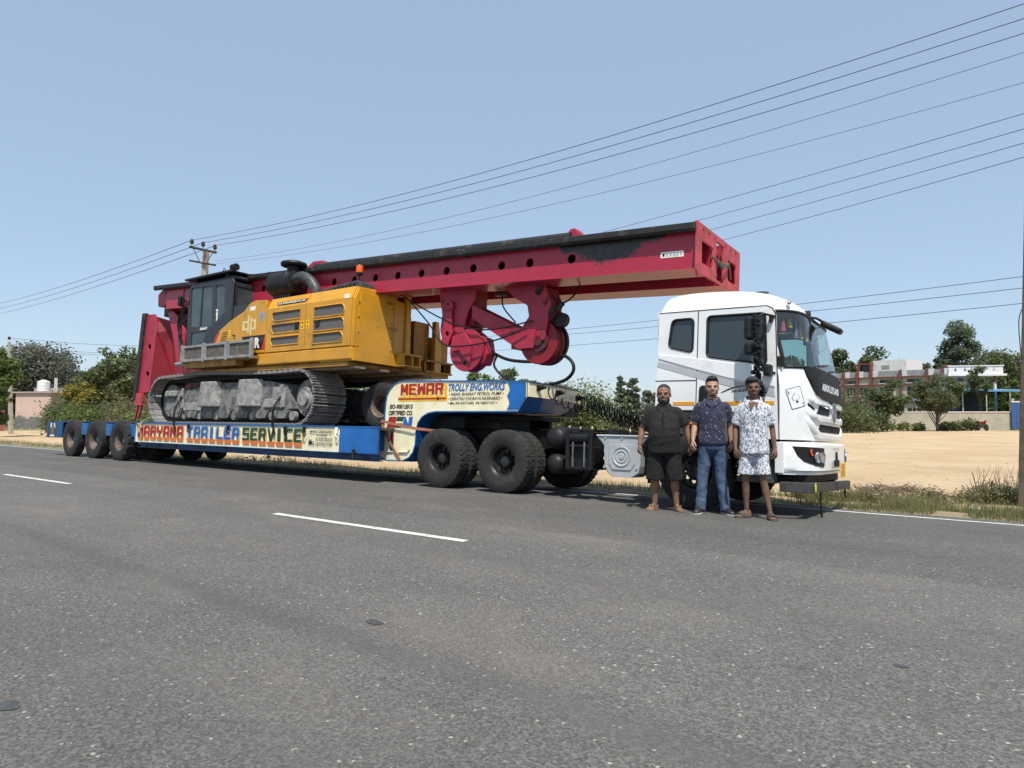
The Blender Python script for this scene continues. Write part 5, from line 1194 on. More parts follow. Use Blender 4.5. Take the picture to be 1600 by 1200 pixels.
mb = MB()
for y in (-1.46, -.95, -.42): mb.box((-15.52, y, 4.66), (2.10, .06, .045))
for u in (-16.5, -15.9, -15.3, -14.6): mb.box((u, -.94, 4.67), (.06, 1.08, .04))
RG = qpart(mb, 'roof_guard', PLB); RG['kind'] = 'stuff'
mb = MB(); mb.bx((-16.58, -1.48, 4.645), (-14.52, -.42, 4.66)); sub(mb, 'guard_plate', PLB, RG)
mb = MB(); mb.bx((cu0 + .2, -1.4, 4.56), (cu0 + .3, -.5, 4.66)); mb.bx((cu1 - .4, -1.4, 4.56), (cu1 - .3, -.5, 4.66)); sub(mb, 'guard_foot', PLB, RG)['kind'] = 'stuff'
for u, y, z, r in ((-14.55, -1.38, 4.76, .085), (-14.5, -.5, 4.74, .09), (-16.1, -1.3, 4.72, .04)):
    mb = MB(); mb.cyl((u - .08, y, z), (u + .08, y, z), r, r, 14); mb.cyl((u, y, z), (u, y, z - .12), .02, .02, 6); qpart(mb, 'work_lamp', PLB, smooth=40)
mb = MB(); mb.lathe((-14.95, -1.4, 4.73), (0, 1, 0), [(-.01, .045), (0, .055), (.01, .045), (0, .035)], 14, closed=True); qpart(mb, 'lifting_eye', PLB, smooth=40)
tx('SANY', -15.82, 3.335, .34, .065, cy0 - .001, P_WHT, RCS, bold=.05)
mb = MB(); mb.bx((-15.24, cy0 + .012, 3.48), (-15.11, cy0 + .018, 3.80)); sub(mb, 'label_sticker', P_WHT, RCS)
for z in (3.74, 3.64, 3.58): 
    mb = MB(); mb.bx((-15.20, cy0 + .010, z - .02), (-15.15, cy0 + .012, z + .02)); sub(mb, 'label_mark', P_BLK, RCS)
mb = MB(); mb.tube([(-16.55, -1.45, 2.7), (-16.62, -1.47, 3.4), (-16.60, -1.47, 4.45)], .02, 6); mb.tube([(-16.50, -1.3, 2.7), (-16.56, -1.3, 4.4)], .016, 6)
qpart(mb, 'hand_rail', PLB)['kind'] = 'stuff'
mb = MB(); mb.box((-16.66, -1.5, 4.12), (.08, .14, .24), Matrix.Rotation(.3, 3, 'Z')); mb.tube([(-16.6, -1.46, 4.0), (-16.66, -1.5, 4.2)], .015, 6); qpart(mb, 'mirror', PLB, bevel=.02)
# --- side platform: three framed mesh panels
py = -1.62
for k in range(3):
    a, b_ = -16.10 + .97 * k, -15.20 + .97 * k
    mb = MB(); mb.plate([(a, 2.53), (b_, 2.53), (b_, 2.92), (a, 2.92)], 0, .05, to_side(py), [[(a + .06, 2.59), (b_ - .06, 2.59), (b_ - .06, 2.865), (a + .06, 2.865)]]); PF = qpart(mb, 'platform_panel', GALV, bevel=.006)
    mb = MB(); mb.bx((a + .05, py - .02, 2.58), (b_ - .05, py, 2.87)); sub(mb, 'mesh_infill', MESHD, PF)
for k in range(4):
    u = -16.13 + .965 * k; mb = MB(); mb.bx((u - .03, py - .065, 2.50), (u + .03, py - .0, 2.95)); qpart(mb, 'platform_post', GALV, bevel=.005)
mb = MB(); mb.bx((-16.15, py, 2.50), (-13.15, -1.35, 2.56)); mb.bx((-16.1, py + .02, 2.38), (-13.9, -1.4, 2.5)); qpart(mb, 'platform_floor', YELD)
mb = MB(); mb.tube([(-16.7, -1.5, 2.52), (-16.1, -1.55, 2.50)], .05, 8); qpart(mb, 'tow_bar', GALV, smooth=40)
# --- mast
def zt(u): return 4.10 + .051 * (-3.5 - u)
MW = .90; u_a, u_b = -18.6, -3.46
hu = [-5.57, -6.40] + [-7.0 - .643 * i for i in range(17)]
def mpl(y): return lambda a, b, t: (a, y + t, b)
def mrect(a, b, d0, d1): return [(a, zt(a) - d1), (b, zt(b) - d1), (b, zt(b) - d0), (a, zt(a) - d0)]
for sgn in (-1, 1):
    y = sgn * MW
    mb = MB(); mb.plate(mrect(u_a, u_b, .0, .64), 0, .03, lambda a, b, t: (a, y - sgn * t, b), [circ(u, zt(u) - .345, .078, 18) for u in hu if u > u_a + .2]); MSW = qpart(mb, 'mast_web', MASTM)
    mb = MB(); mb.plate(mrect(u_a, u_b, .0, .64), 0, .03, lambda a, b, t: (a, sgn * .34 + sgn * t, b)); qpart(mb, 'mast_inner_web', MASTM)
    for d, nm in ((.64, 'mast_bottom_plate'), (.03, 'mast_top_plate')):
        mb = MB(); mb.loft([[(u, sgn * .34, zt(u) - d - .02), (u, sgn * (MW + .012), zt(u) - d - .02), (u, sgn * (MW + .012), zt(u) - d + .0), (u, sgn * .34, zt(u) - d)] for u in (u_a, u_b)]); qpart(mb, nm, MASTM)
    # black guide rail along the top edge
    mb = MB(); mb.loft([[(u, sgn * (MW - .16), zt(u) - .02), (u, sgn * (MW + .10), zt(u) - .14), (u, sgn * (MW + .14), zt(u) - .10), (u, sgn * (MW + .14), zt(u) - .01), (u, sgn * (MW - .10), zt(u) + .03)] for u in (u_a - .5, u_b + .02)]); qpart(mb, 'guide_rail', RAIL, bevel=.01)
    # dark lining seen through the holes
mb = MB(); mb.loft([[(u, -.34, zt(u) - .36), (u, .34, zt(u) - .36), (u, .34, zt(u) - .32), (u, -.34, zt(u) - .32)] for u in (u_a, u_b - .1)]); qpart(mb, 'mast_tie_plate', MASTM)
# head plate with openings
hp = [(-1.0, zt(u_b) + .02), (1.0, zt(u_b) + .02), (1.0, zt(u_b) - .10), (.96, zt(u_b) - .62), (.96, zt(u_b) - .80), (.90, zt(u_b) - .82), (.80, zt(u_b) - .70), (-.82, zt(u_b) - .72), (-.92, zt(u_b) - .80), (-1.0, zt(u_b) - .70), (-.98, zt(u_b) - .2)]
mb = MB(); zb0 = zt(u_b); mb.plate(hp, 0, .04, lambda a, b, t: (u_b + t - .08 * (zb0 - b) * 0, a, b), [rrect(-.80, zb0 - .56, -.32, zb0 - .22, .04), rrect(-.17, zb0 - .68, .17, zb0 - .08, .02), rrect(.36, zb0 - .58, .80, zb0 - .24, .04)]); HP = qpart(mb, 'head_plate', REDW, bevel=.008)
for a in (-.5, -.25, .25, .5, .75, -.75):
    mb = MB(); mb.cyl((u_b + .035, a, zb0 - .05), (u_b + .05, a, zb0 - .05), .018, .015, 8); sub(mb, 'bolt', RAIL, HP)
for k in range(3):
    mb = MB(); mb.cyl((u_b - .12, -.16, zb0 - .25 - .15 * k), (u_b - .12, .16, zb0 - .25 - .15 * k), .075, .075, 14); sub(mb, 'roller', RAIL, HP, smooth=40)
random.seed(2)
for k in range(5):
    mb = MB(); z = zb0 - .36 - .02 * k; mb.tube(catmull([(u_b + .03, -.35 + .1 * k, z), (u_b + .10, -.05, z - .06), (u_b + .09, .25, z - .02 + .03 * k), (u_b + .04, .5, z - .10)], 5), .013, 6); sub(mb, 'cable', MESHD, HP, smooth=60)
for sx, su in ((-.98, -.18), (-.98, -.50)):
    pass
mb = MB(); mb.plate([(-4.02, zt(-4.02) - .47), (-3.66, zt(-3.66) - .47), (-3.66, zt(-3.66) - .38), (-4.02, zt(-4.02) - .38)], 0, .002, to_side(-MW - .001)); MS = sub(mb, 'label_sticker', P_WHT, MSW)
for k in range(6):
    mb = MB(); u = -3.99 + .055 * k; mb.plate([(u, zt(u) - .45), (u + .035, zt(u) - .45), (u + .035, zt(u) - .405), (u, zt(u) - .405)], 0, .001, to_side(-MW - .0035)); sub(mb, 'label_mark', P_BLK if k == 0 else GREYS, MSW)
# pipe on top
mb = MB(); mb.tube([(-12.5, -.62, zt(-12.5) + .10), (-5.75, -.62, zt(-5.75) + .10)], .095, 14); PP = qpart(mb, 'top_pipe', RAIL, smooth=50)
mb = MB(); mb.plate([(-5.83, -.06), (-5.83, .2), (-5.78, .26), (-5.68, .26), (-5.62, .18), (-5.60, -.06)], -.62, -.40, lambda a, b, t: (a, t, zt(-5.7) + b)); sub(mb, 'pipe_lug', RED, PP, bevel=.01)
mb = MB(); mb.plate([(-12.9, -.1), (-12.8, .12), (-12.55, .24), (-12.2, .22), (-12.1, -.1)], -.68, -.36, lambda a, b, t: (a, t, zt(-12.5) + b)); sub(mb, 'pipe_lug', RED, PP, bevel=.01)
# underside cable with clips
ul = []
for i in range(13):
    u = -5.9 + i * .19; ul.append((u, 0.05, zt(u) - .42 - .10 * abs(math.sin(i * math.pi / 4))))
mb = MB(); mb.tube(catmull(ul, 3), .022, 6); qpart(mb, 'underside_cable', PLB, smooth=60)
for i in (0, 4, 8, 12):
    mb = MB(); p = ul[i]; mb.bx((p[0] - .05, p[1] - .04, p[2] - .03), (p[0] + .05, p[1] + .04, p[2] + .12)); qpart(mb, 'cable_clip', RED, bevel=.008)
# --- folded crown: hanging plates, sheaves, strut
def side_plates(poly, ys, name, m_, holes=()):
    for y in ys:
        mb = MB(); mb.plate(poly, -.025, .025, lambda a, b, t: (a, y + t, b), holes); qpart(mb, name, m_, bevel=.008)
side_plates([(-8.72, 3.78), (-7.80, 3.72), (-7.84, 3.45), (-7.98, 3.25), (-8.06, 3.0), (-8.10, 2.72), (-8.30, 2.58), (-8.58, 2.70), (-8.66, 2.95), (-8.62, 3.25), (-8.68, 3.5)], (-.58,), 'hanger_plate', RED, [circ(-8.42, 3.38, .08, 14)])
side_plates([(-8.72, 3.78), (-7.95, 3.72), (-7.98, 3.25), (-8.06, 2.8), (-8.58, 2.8)], (-.10,), 'hanger_plate', RED)
mb = MB(); mb.lathe((-8.42, -.62, 3.38), (0, 1, 0), [(-.05, .06), (-.05, .12), (.02, .125)], 18); qpart(mb, 'pin_boss', RED, smooth=40)
mb = MB(); mb.plate([(-8.50, 3.42), (-8.34, 3.42), (-8.30, 2.85), (-8.40, 2.62), (-8.56, 2.70)], -.67, -.62, lambda a, b, t: (a, t, b), [circ(-8.42, 2.85, .05, 10)]); qpart(mb, 'link_plate', RED, bevel=.01)
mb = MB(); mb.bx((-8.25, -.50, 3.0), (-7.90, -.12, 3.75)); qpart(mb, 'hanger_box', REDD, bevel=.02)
def sheave(u, z, r, y0, y1, name):
    mb = MB(); mb.lathe((u, y0, z), (0, 1, 0), [(0, .001), (0, r), (.03, r + .01), (.05, r - .03), (y1 - y0 - .05, r - .03), (y1 - y0 - .03, r + .01), (y1 - y0, r), (y1 - y0, .001)], 36); o = qpart(mb, name, RED if u < -7 else REDD, smooth=35); return o
S1 = sheave(-7.98, 2.52, .39, -.62, -.34, 'sheave')
for a, b_ in ((.02, .18), (.02, -.02), (-.02, -.24)):
    mb = MB(); mb.lathe((-7.98 + a, -.622, 2.52 + b_), (0, -1, 0), [(0, .04), (.006, .035), (.006, .001)], 12); sub(mb, 'sheave_hole', HOLE, S1)
mb = MB(); mb.plate([(-8.30, 2.78), (-7.98, 2.86), (-7.82, 2.62), (-7.84, 2.28), (-8.02, 2.40), (-8.12, 2.52), (-8.3, 2.5)], 0, .05, to_side(-.62)); sub(mb, 'sheave_guard', RED, S1, bevel=.01)
mb = MB(); mb.plate([(-7.80, 2.82), (-7.58, 2.74), (-7.52, 2.44), (-7.62, 2.24), (-7.80, 2.24)], -.56, -.30, lambda a, b, t: (a, t, b)); sub(mb, 'sheave_cover', RED, S1, bevel=.02)
S2 = sheave(-6.44, 2.60, .385, -.50, -.24, 'sheave')
mb = MB(); mb.lathe((-6.43, -.515, 2.61), (0, 1, 0), [(0, .20), (-.02, .19), (-.02, .10), (-.05, .09), (-.05, .001)], 20); sub(mb, 'sheave_plate', mat('grease', (.05, .015, .016), .5, 0, (.10, .02, .025), 6), S2, smooth=35)
mb = MB(); mb.lathe((-6.42, -.22, 2.61), (0, 1, 0), [(0, .38), (.0, .40), (.06, .40), (.06, .001)], 30); sub(mb, 'sheave_rim', RAIL, S2, smooth=35)
side_plates([(-7.90, 3.38), (-7.90, 3.12), (-6.82, 2.48), (-6.50, 2.48), (-6.45, 2.80), (-6.82, 2.86)], (-.56, -.18), 'strut', RED)
mb = MB(); mb.bx((-7.0, -.54, 2.5), (-6.6, -.20, 2.62)); qpart(mb, 'strut_tie', REDD)
side_plates([(-7.20, 3.64), (-6.30, 3.60), (-6.18, 3.30), (-6.22, 2.95), (-6.28, 2.62), (-6.70, 2.62), (-6.78, 2.85), (-6.62, 3.05), (-6.66, 3.25), (-6.95, 3.42)], (-.54, -.18), 'crown_plate', RED)
side_plates([(-7.12, 3.62), (-6.85, 3.62), (-6.66, 3.22), (-6.80, 3.12)], (-.10,), 'strut', RED)
mb = MB(); mb.bx((-6.6, -.5, 2.95), (-6.25, -.2, 3.55)); qpart(mb, 'crown_box', REDD, bevel=.02)
random.seed(8)
for k in range(5):
    u, z = -6.35 + random.uniform(-.2, .32), 3.10 + random.uniform(-.1, .42)
    mb = MB(); mb.cyl((u, -.62 + .1 * random.random(), z), (u + .10, -.55, z + .12), .035, .045, 10); qpart(mb, 'fitting', RAIL if k % 3 else REDD, smooth=40)
mb = MB(); mb.cyl((-6.08, -.42, 2.98), (-6.08, -.28, 2.98), .13, .13, 18); qpart(mb, 'small_sheave', RAIL, smooth=40)
mb = MB(); mb.lathe((-7.42, -.5, 2.96), (0, 1, 0), [(-.02, .05), (0, .065), (.02, .05), (0, .035)], 14, closed=True); qpart(mb, 'lifting_eye', RAIL, smooth=40)
mb = MB(); mb.box((-7.45, -.3, 3.58), (.22, .12, .06)); qpart(mb, 'limit_switch', RAIL)
# cables and hoses hanging from the crown
for pts, r in (([(-7.56, -.40, 2.49), (-7.15, -.48, 2.33), (-6.80, -.50, 2.27), (-6.45, -.42, 2.26)], .030), ([(-6.12, -.35, 2.31), (-5.90, -.5, 2.32), (-5.72, -.55, 2.20), (-5.70, -.55, 2.05), (-5.85, -.5, 1.93), (-6.10, -.4, 1.88), (-6.35, -.3, 1.86)], .030),
               ([(-7.50, -.3, 2.43), (-7.40, -.5, 2.22), (-7.15, -.55, 2.0), (-6.85, -.55, 1.90), (-6.55, -.5, 1.86)], .022), ([(-10.02, -.5, 3.86), (-9.3, -.6, 3.50), (-8.56, -.66, 3.15), (-7.9, -.68, 2.92), (-7.4, -.66, 2.86), (-6.9, -.64, 2.90), (-6.5, -.62, 2.96)], .014),
               ([(-9.60, -.5, 3.62), (-9.0, -.55, 3.1), (-8.5, -.7, 2.66), (-8.0, -.75, 2.58), (-7.3, -.70, 2.64), (-6.6, -.64, 2.82)], .014), ([(-7.42, -.3, 3.55), (-7.30, -.4, 3.30), (-6.95, -.5, 2.98)], .014), ([(-6.15, -.55, 3.35), (-5.9, -.6, 3.22), (-5.75, -.5, 3.35), (-5.72, -.3, 3.6)], .016)):
    mb = MB(); mb.tube(catmull(pts, 7), r, 7); qpart(mb, 'hanging_cable', PLB, smooth=60)
# --- folded foot of the mast at the rear
fz = lambda z: (z - 1.9) * .085
def fr(u, z): return (u + fz(z) , z)
for sgn in (-1, 1):
    y = sgn * .78
    mb = MB(); mb.plate([fr(-20.10, 1.90), fr(-20.12, 4.18), fr(-19.62, 4.16), fr(-19.40, 3.65), fr(-19.45, 1.92)], 0, .04, lambda a, b, t: (a, y - sgn * t, b), [circ(*fr(-19.72, 3.22), .085, 16), circ(*fr(-19.66, 2.44), .085, 16)]); qpart(mb, 'foot_cheek', RED, bevel=.008)
    mb = MB(); mb.loft([[(fr(-20.26, z)[0], y - sgn * .05, z), (fr(-20.26, z)[0], y + sgn * .06, z), (fr(-20.08, z)[0], y + sgn * .06, z), (fr(-20.08, z)[0], y - sgn * .05, z)] for z in (1.70, 4.22)]); qpart(mb, 'guide_rail', RAIL, bevel=.01)
    mb = MB(); mb.plate([(-18.78, 4.12), (-18.55, 4.20), (-18.30, 4.05), (-17.78, 3.55), (-17.80, 2.20), (-18.0, 2.4), (-18.45, 3.5)], 0, .05, lambda a, b, t: (a, y * .95 - sgn * t, b)); qpart(mb, 'foot_bracket', RED, bevel=.01)
    mb = MB(); mb.add([(fr(-19.42, 3.6)[0], y * .98, 3.6), (fr(-19.45, 1.95)[0], y * .98, 1.95), (-18.9, y * .30, 2.0), (-18.9, y * .30, 3.9), (fr(-19.6, 4.1)[0], y * .98, 4.1)], [(0, 1, 2, 3, 4)]); o = qpart(mb, 'foot_flank', REDD); o.modifiers.new('s', 'SOLIDIFY').thickness = .03
    mb = MB(); mb.bx((-20.15, y - .05, 1.55), (-19.75, y + .05, 1.90)); mb.box((-20.05, y, 1.42), (.05, .05, .55), Matrix.Rotation(.35, 3, 'Y')); mb.box((-19.85, y, 1.42), (.05, .05, .55), Matrix.Rotation(.35, 3, 'Y')); qpart(mb, 'foot_leg', REDW)
mb = MB(); mb.bx((-20.05, -.74, 1.95), (-19.98, .74, 4.1)); qpart(mb, 'foot_back', REDD)
mb = MB(); mb.bx((-18.95, -.45, 2.0), (-16.55, .75, 4.15)); qpart(mb, 'foot_core', REDD, bevel=.03)
mb = MB(); mb.bx((-20.40, -.3, 1.62), (-20.15, .3, 1.85)); qpart(mb, 'foot_pad', mat('rust', (.16, .09, .06), .8, 0, (.09, .06, .045), 8))
# hinge block at the tail of the upper mast
mb = MB(); mb.plate([(-19.25, 4.35), (-19.30, 4.70), (-19.05, 4.83), (-18.55, 4.86), (-18.55, 4.20), (-18.75, 4.20), (-18.9, 4.32)], -.80, .80, lambda a, b, t: (a, t, b)); qpart(mb, 'hinge_block', REDD, bevel=.02)
mb = MB(); mb.cyl((-18.9, -.83, 4.52), (-18.9, .83, 4.52), .20, .20, 20); qpart(mb, 'hinge_pin', RED, smooth=40)
mb = MB(); mb.bx((-19.3, -.6, 4.1), (-18.9, .6, 4.40)); qpart(mb, 'hinge_cover', RAIL, bevel=.03)
for k in range(3):
    mb = MB(); mb.tube(catmull([(-17.2, -1.0 - .06 * k, 4.3), (-17.5 - .05 * k, -1.05, 3.6), (-17.3, -1.1 + .1 * k, 2.9), (-16.9, -1.1, 2.5)], 6), .02, 6); qpart(mb, 'hanging_cable', PLB, smooth=60)
mb = MB(); mb.cyl((-17.6, -.75, 2.9), (-16.6, -.75, 4.2), .09, .09, 14); qpart(mb, 'ram', REDD, smooth=40)
mb = MB(); mb.bx((-17.85, -.9, 2.25), (-16.3, .9, 2.7)); qpart(mb, 'mast_saddle', REDD, bevel=.03)
for u in (-16.0, -12.4, -10.9):
    mb = MB(); mb.bx((u - .10, -.4, 3.3), (u + .10, .4, zt(u) - .66)); qpart(mb, 'mast_rest', YELD)
# ================================================================ the three people standing in front of the cab
def ering(c, rx, ry, n_=20, rot=None, e=2.0):
    out = []
    for i in range(n_):
        a = 2 * math.pi * i / n_; ca_, sa_ = math.cos(a), math.sin(a)
        p = Vector((math.copysign(abs(ca_) ** (2 / e), ca_) * rx, math.copysign(abs(sa_) ** (2 / e), sa_) * ry, 0))
        out.append((rot @ p if rot is not None else p) + Vector(c))
    return out
def limb(mb, pts, rad, n_=14):
    "tapering limb through joints, rounded ends"
    P_ = catmull(pts, 5); k = len(P_) - 1; rs = []
    for i in range(k + 1):
        t = i / k * (len(rad) - 1); j = min(int(t), len(rad) - 2); f_ = t - j; f_ = f_ * f_ * (3 - 2 * f_); rs.append(rad[j] * (1 - f_) + rad[j + 1] * f_)
    mb.tube(P_, rs, n_)
def skin_mat(name, c):
    return mat(name, c, .58, 0, tuple(v * .8 for v in c), 14, bump=.12, bscale=90, spec=.28)
def fuse(o, vox, smooth=4, disp=0, dsize=.12):
    r = o.modifiers.new('fuse', 'REMESH'); r.mode = 'VOXEL'; r.voxel_size = vox; r.use_smooth_shade = True
    if smooth: s_ = o.modifiers.new('smooth', 'SMOOTH'); s_.iterations = smooth; s_.factor = .5
    if disp:
        t = bpy.data.textures.new('folds', 'CLOUDS'); t.noise_scale = dsize; t.noise_depth = 2
        d = o.modifiers.new('folds', 'DISPLACE'); d.texture = t; d.strength = disp; d.mid_level = .5
def hand(mb, wrist, elbow, side, s=1., curl=.5, inward=.0):
    "palm, four unequal bent fingers and a thumb; side=-1 image left, +1 image right"
    w = Vector(wrist); d = (w - Vector(elbow)).normalized()
    fwd = Vector((0, -1, 0)); lat = d.cross(fwd).normalized(); fwd = lat.cross(d).normalized()      # palm faces the thigh: broad axis is fwd
    inn = Vector((-side, 0, 0)); inn = (inn - d * inn.dot(d)).normalized()
    wd = (fwd * .85 + inn * .45).normalized()          # across the knuckles
    nm = d.cross(wd).normalized()
    if nm.dot(inn) < 0: nm = -nm                       # towards the palm side
    def ring(t, a, b): return [w + d * t * s + wd * (math.cos(x * .6283) * a * s) + nm * (math.sin(x * .6283) * b * s) for x in range(10)]
    mb.loft([ring(-.03, .026, .021), ring(0, .026, .019), ring(.03, .036, .018), ring(.07, .041, .016), ring(.092, .038, .013)])
    for k, (o_, L_) in enumerate(((.029, .070), (.010, .078), (-.010, .072), (-.029, .056))):
        b0 = w + d * .082 * s + wd * o_ * s; a1 = .25 + curl * .5; a2 = a1 + curl * .9; a3 = a2 + curl * .6; pts = [b0]; p = b0
        for a, f_ in ((a1, .45), (a2, .32), (a3, .25)):
            p = p + (d * math.cos(a) + nm * math.sin(a)) * L_ * f_ * s; pts.append(p)
        mb.tube(pts, [.0098 * s, .0092 * s, .0085 * s, .0068 * s], 8)
    b0 = w + d * .030 * s + wd * .030 * s
    pts = [b0, b0 + (wd * .55 + d * .75 + nm * .25).normalized() * .035 * s, b0 + (wd * .55 + d * .75 + nm * .25).normalized() * .035 * s + (d * .9 + nm * .45 + wd * .1).normalized() * .030 * s, b0 + (wd * .55 + d * .75 + nm * .25).normalized() * .035 * s + (d * .9 + nm * .45).normalized() * .052 * s]
    mb.tube(pts, [.014 * s, .0115 * s, .010 * s, .008 * s], 8)
def foot(mb, ank, ang, s=1., toes=True):
    a = Vector(ank); f_ = Vector((math.sin(ang), -math.cos(ang), 0)); l_ = Vector((math.cos(ang), math.sin(ang), 0))
    def ring(t, w_, h_, z0): return [a * 1 + f_ * t * s + l_ * (math.cos(x * .5236) * w_ * s) + Vector((0, 0, -a.z + z0 + max(0, math.sin(x * .5236)) * h_ * s + min(0, math.sin(x * .5236)) * .012)) for x in range(12)]
    z0 = .024
    mb.loft([ring(-.062, .022, .035, z0), ring(-.05, .034, .075, z0), ring(-.01, .037, .085, z0), ring(.05, .040, .068, z0), ring(.11, .048, .042, z0), ring(.145, .046, .028, z0), ring(.165, .038, .018, z0)])
    if toes:
        for k in range(5):
            o_ = (-.034 + .017 * k); L_ = .188 - .006 * abs(k - (1 if True else 3)) - .007 * k * (1 if ang > 0 else 1)
            mb.tube([a + f_ * .14 * s + l_ * o_ * s + Vector((0, 0, -a.z + z0 + .012)), a + f_ * L_ * s + l_ * o_ * 1.05 * s + Vector((0, 0, -a.z + z0 + .008))], [.011 * s, .008 * s], 7)
def head(mb, c, s, turn=0., broad=1.):
    "c: centre of the head; faces -y"
    rt = Matrix.Rotation(turn, 3, 'Z'); c = Vector(c)
    def E_(o, r, sc): mb.sphere(c + rt @ (Vector(o) * s), r * s, 18, 12, sc, rt)
    E_((0, .012, .028), .100, (.80 * broad, 1.0, .98)); E_((0, -.020, -.030), .083, (.80 * broad, .90, 1.10)); E_((0, -.045, -.080), .046, (.95 * broad, .85, .75)); E_((0, .0, -.055), .070, (.88 * broad, .85, .9))
    E_((0, -.074, .022), .050, (1.12, .42, .36))                                    # brow
    mb.tube([c + rt @ (Vector(p) * s) for p in ((0, -.088, .012), (0, -.108, -.018), (0, -.112, -.028))], [.010 * s, .014 * s, .017 * s], 8)
    for x in (-1, 1):
        E_((x * .014, -.098, -.030), .011, (1, 1, .8)); E_((x * .042, -.062, -.026), .028, (1, .8, .9)); E_((x * .077 * broad, .016, -.008), .028, (.30, .70, 1.1))
    E_((0, -.088, -.062), .020, (1.3, .55, .36)); E_((0, -.086, -.072), .018, (1.1, .6, .4))
    return rt
def person(name, label, pos, yaw, H, skin, g):
    t = thing(name, label, 'person', pos, (0, 0, yaw)); s = H / 1.75; w = g.get('girth', 1.); hw = g.get('hip', 1.)
    zs, zh = 1.43 * s, .90 * s                          # shoulder and hip heights
    hx = g.get('sx', 0); sw = g.get('shoulder', .185) * s
    mb = MB()
    tor = [(.86, .150 * hw, .105 * hw), (.95, .160 * hw, .115 * hw), (1.06, .145 * w, .110 * w), (1.18, .150 * w, .112 * w), (1.30, .165 * (w * .5 + .5), .112 * (w * .5 + .5)), (1.39, .155, .092), (1.43, .120, .075), (1.465, .080, .062), (1.50, .058, .056)]
    mb.loft([ering((hx * (1 - z / 1.5), .0 + g.get('belly', 0) * -math.exp(-((z - 1.08) / .16) ** 2) * .5, z * s), rx * s, ry * s) for z, rx, ry in tor])
    nk = g.get('neck', .056)
    mb.tube([(0, .010, 1.44 * s), (0, .000, 1.52 * s), (0, -.010, 1.58 * s)], [nk * 1.25 * s, nk * s, nk * .98 * s], 14)
    hc = Vector((0, -.022, H - .128 * s)); rt = head(mb, hc, s * g.get('head', 1.), g.get('turn', 0), g.get('broad', 1.))
    arms = g['arms']; fa = g.get('arm', 1.)
    for sd, (e_, wr, curl) in zip((-1, 1), arms):
        sh = Vector((sd * sw, .0, zs - .065 * s)); e_ = Vector(e_); wr = Vector(wr)
        limb(mb, [sh + Vector((-sd * .04, 0, .01)), sh, sh.lerp(e_, .5), e_, e_.lerp(wr, .45), wr], [.052 * fa * s, .056 * fa * s, .047 * fa * s, .040 * fa * s, .037 * fa * s, .026 * fa * s])
        hand(mb, wr, e_, sd, s, curl)
    legs = g['legs']
    for sd, (kn, an, ang) in zip((-1, 1), legs):
        hp_ = Vector((sd * .085 * s * hw + hx, 0, zh)); kn = Vector(kn); an = Vector(an); lf = g.get('leg', 1.)
        limb(mb, [hp_ + Vector((0, 0, .05)), hp_, hp_.lerp(kn, .5), kn, kn.lerp(an, .35) + Vector((0, .012, 0)), kn.lerp(an, .8), an], [.088 * lf * s, .086 * lf * s, .073 * lf * s, .055 * lf * s, .056 * lf * s, .036 * lf * s, .034 * lf * s])
        if g['shoes'] != 'shoe': foot(mb, an, ang, s)
        else: mb.tube([an, an + Vector((0, -.02, -.05))], [.034, .034], 10)
    o = mb.build('body', skin, t); fuse(o, .0048, 3)
    # eyes, brows, hair, beard
    hs = s * g.get('head', 1.)
    EYEW = mat('eye_white', (.17, .14, .12), .5); HAIR = mat('hair_black', (.008, .007, .007), .55, 0, (.016, .014, .013), 40, bump=.6, bscale=120)
    for x in (-1, 1):
        mb = MB(); mb.sphere(hc + rt @ (Vector((x * .031, -.0865, .002)) * hs), .0085 * hs, 10, 7, (1.15, .55, .42)); ey = mb.build('eye', EYEW, t, smooth=60)
        mb = MB(); mb.sphere(hc + rt @ (Vector((x * .031, -.0905, .002)) * hs), .0048 * hs, 8, 6, (1, .5, .8)); mb.build('iris', P_BLK, ey, smooth=60)
        mb = MB(); mb.tube([hc + rt @ (Vector(p) * hs) for p in ((x * .014, -.104, .020), (x * .034, -.100, .027), (x * .056, -.084, .022))], [.003 * hs, .004 * hs, .002 * hs], 6); mb.build('eyebrow', HAIR, t, smooth=60)
    mb = MB(); mb.tube([hc + rt @ (Vector(p) * hs) for p in ((-.022, -.094, -.068), (0, -.101, -.066), (.022, -.094, -.068))], [.003 * hs, .0075 * hs, .003 * hs], 8); mb.build('lips', mat('lips_' + name + label[:4], tuple(v * .75 for v in g['skinc'][:1]) + tuple(v * .55 for v in g['skinc'][1:]), .45), t, smooth=60)
    rnd = random.Random(g['seed']); mb = MB()
    for (o_, r, sc) in g['hair']: mb.sphere(hc + rt @ (Vector(o_) * hs), r * hs, 18, 12, sc, rt)
    for k in range(g.get('tufts', 40)):
        a = rnd.uniform(0, 6.283); q = rnd.random() ** .5 * (.62 if math.sin(a) < 0 else 1); tp = g.get('top', .105)
        p = Vector((math.cos(a) * q * .072, math.sin(a) * q * .085 + .01, .040 + tp * .75 * math.sqrt(max(0, 1 - q * q))))
        mb.sphere(hc + rt @ (p * hs), rnd.uniform(.010, .020) * hs, 7, 5)
    o = mb.build('hair', HAIR, t); fuse(o, .006, 1)
    if g.get('beard'):
        mb = MB()
        for (o_, r, sc) in g['beard']: mb.sphere(hc + rt @ (Vector(o_) * hs), r * hs, 14, 10, sc, rt)
        o = mb.build('beard', HAIR, t); fuse(o, .0055, 1)
    # shirt
    mb = MB(); hem = g['hem'] * s; k_ = g.get('ease', .018)
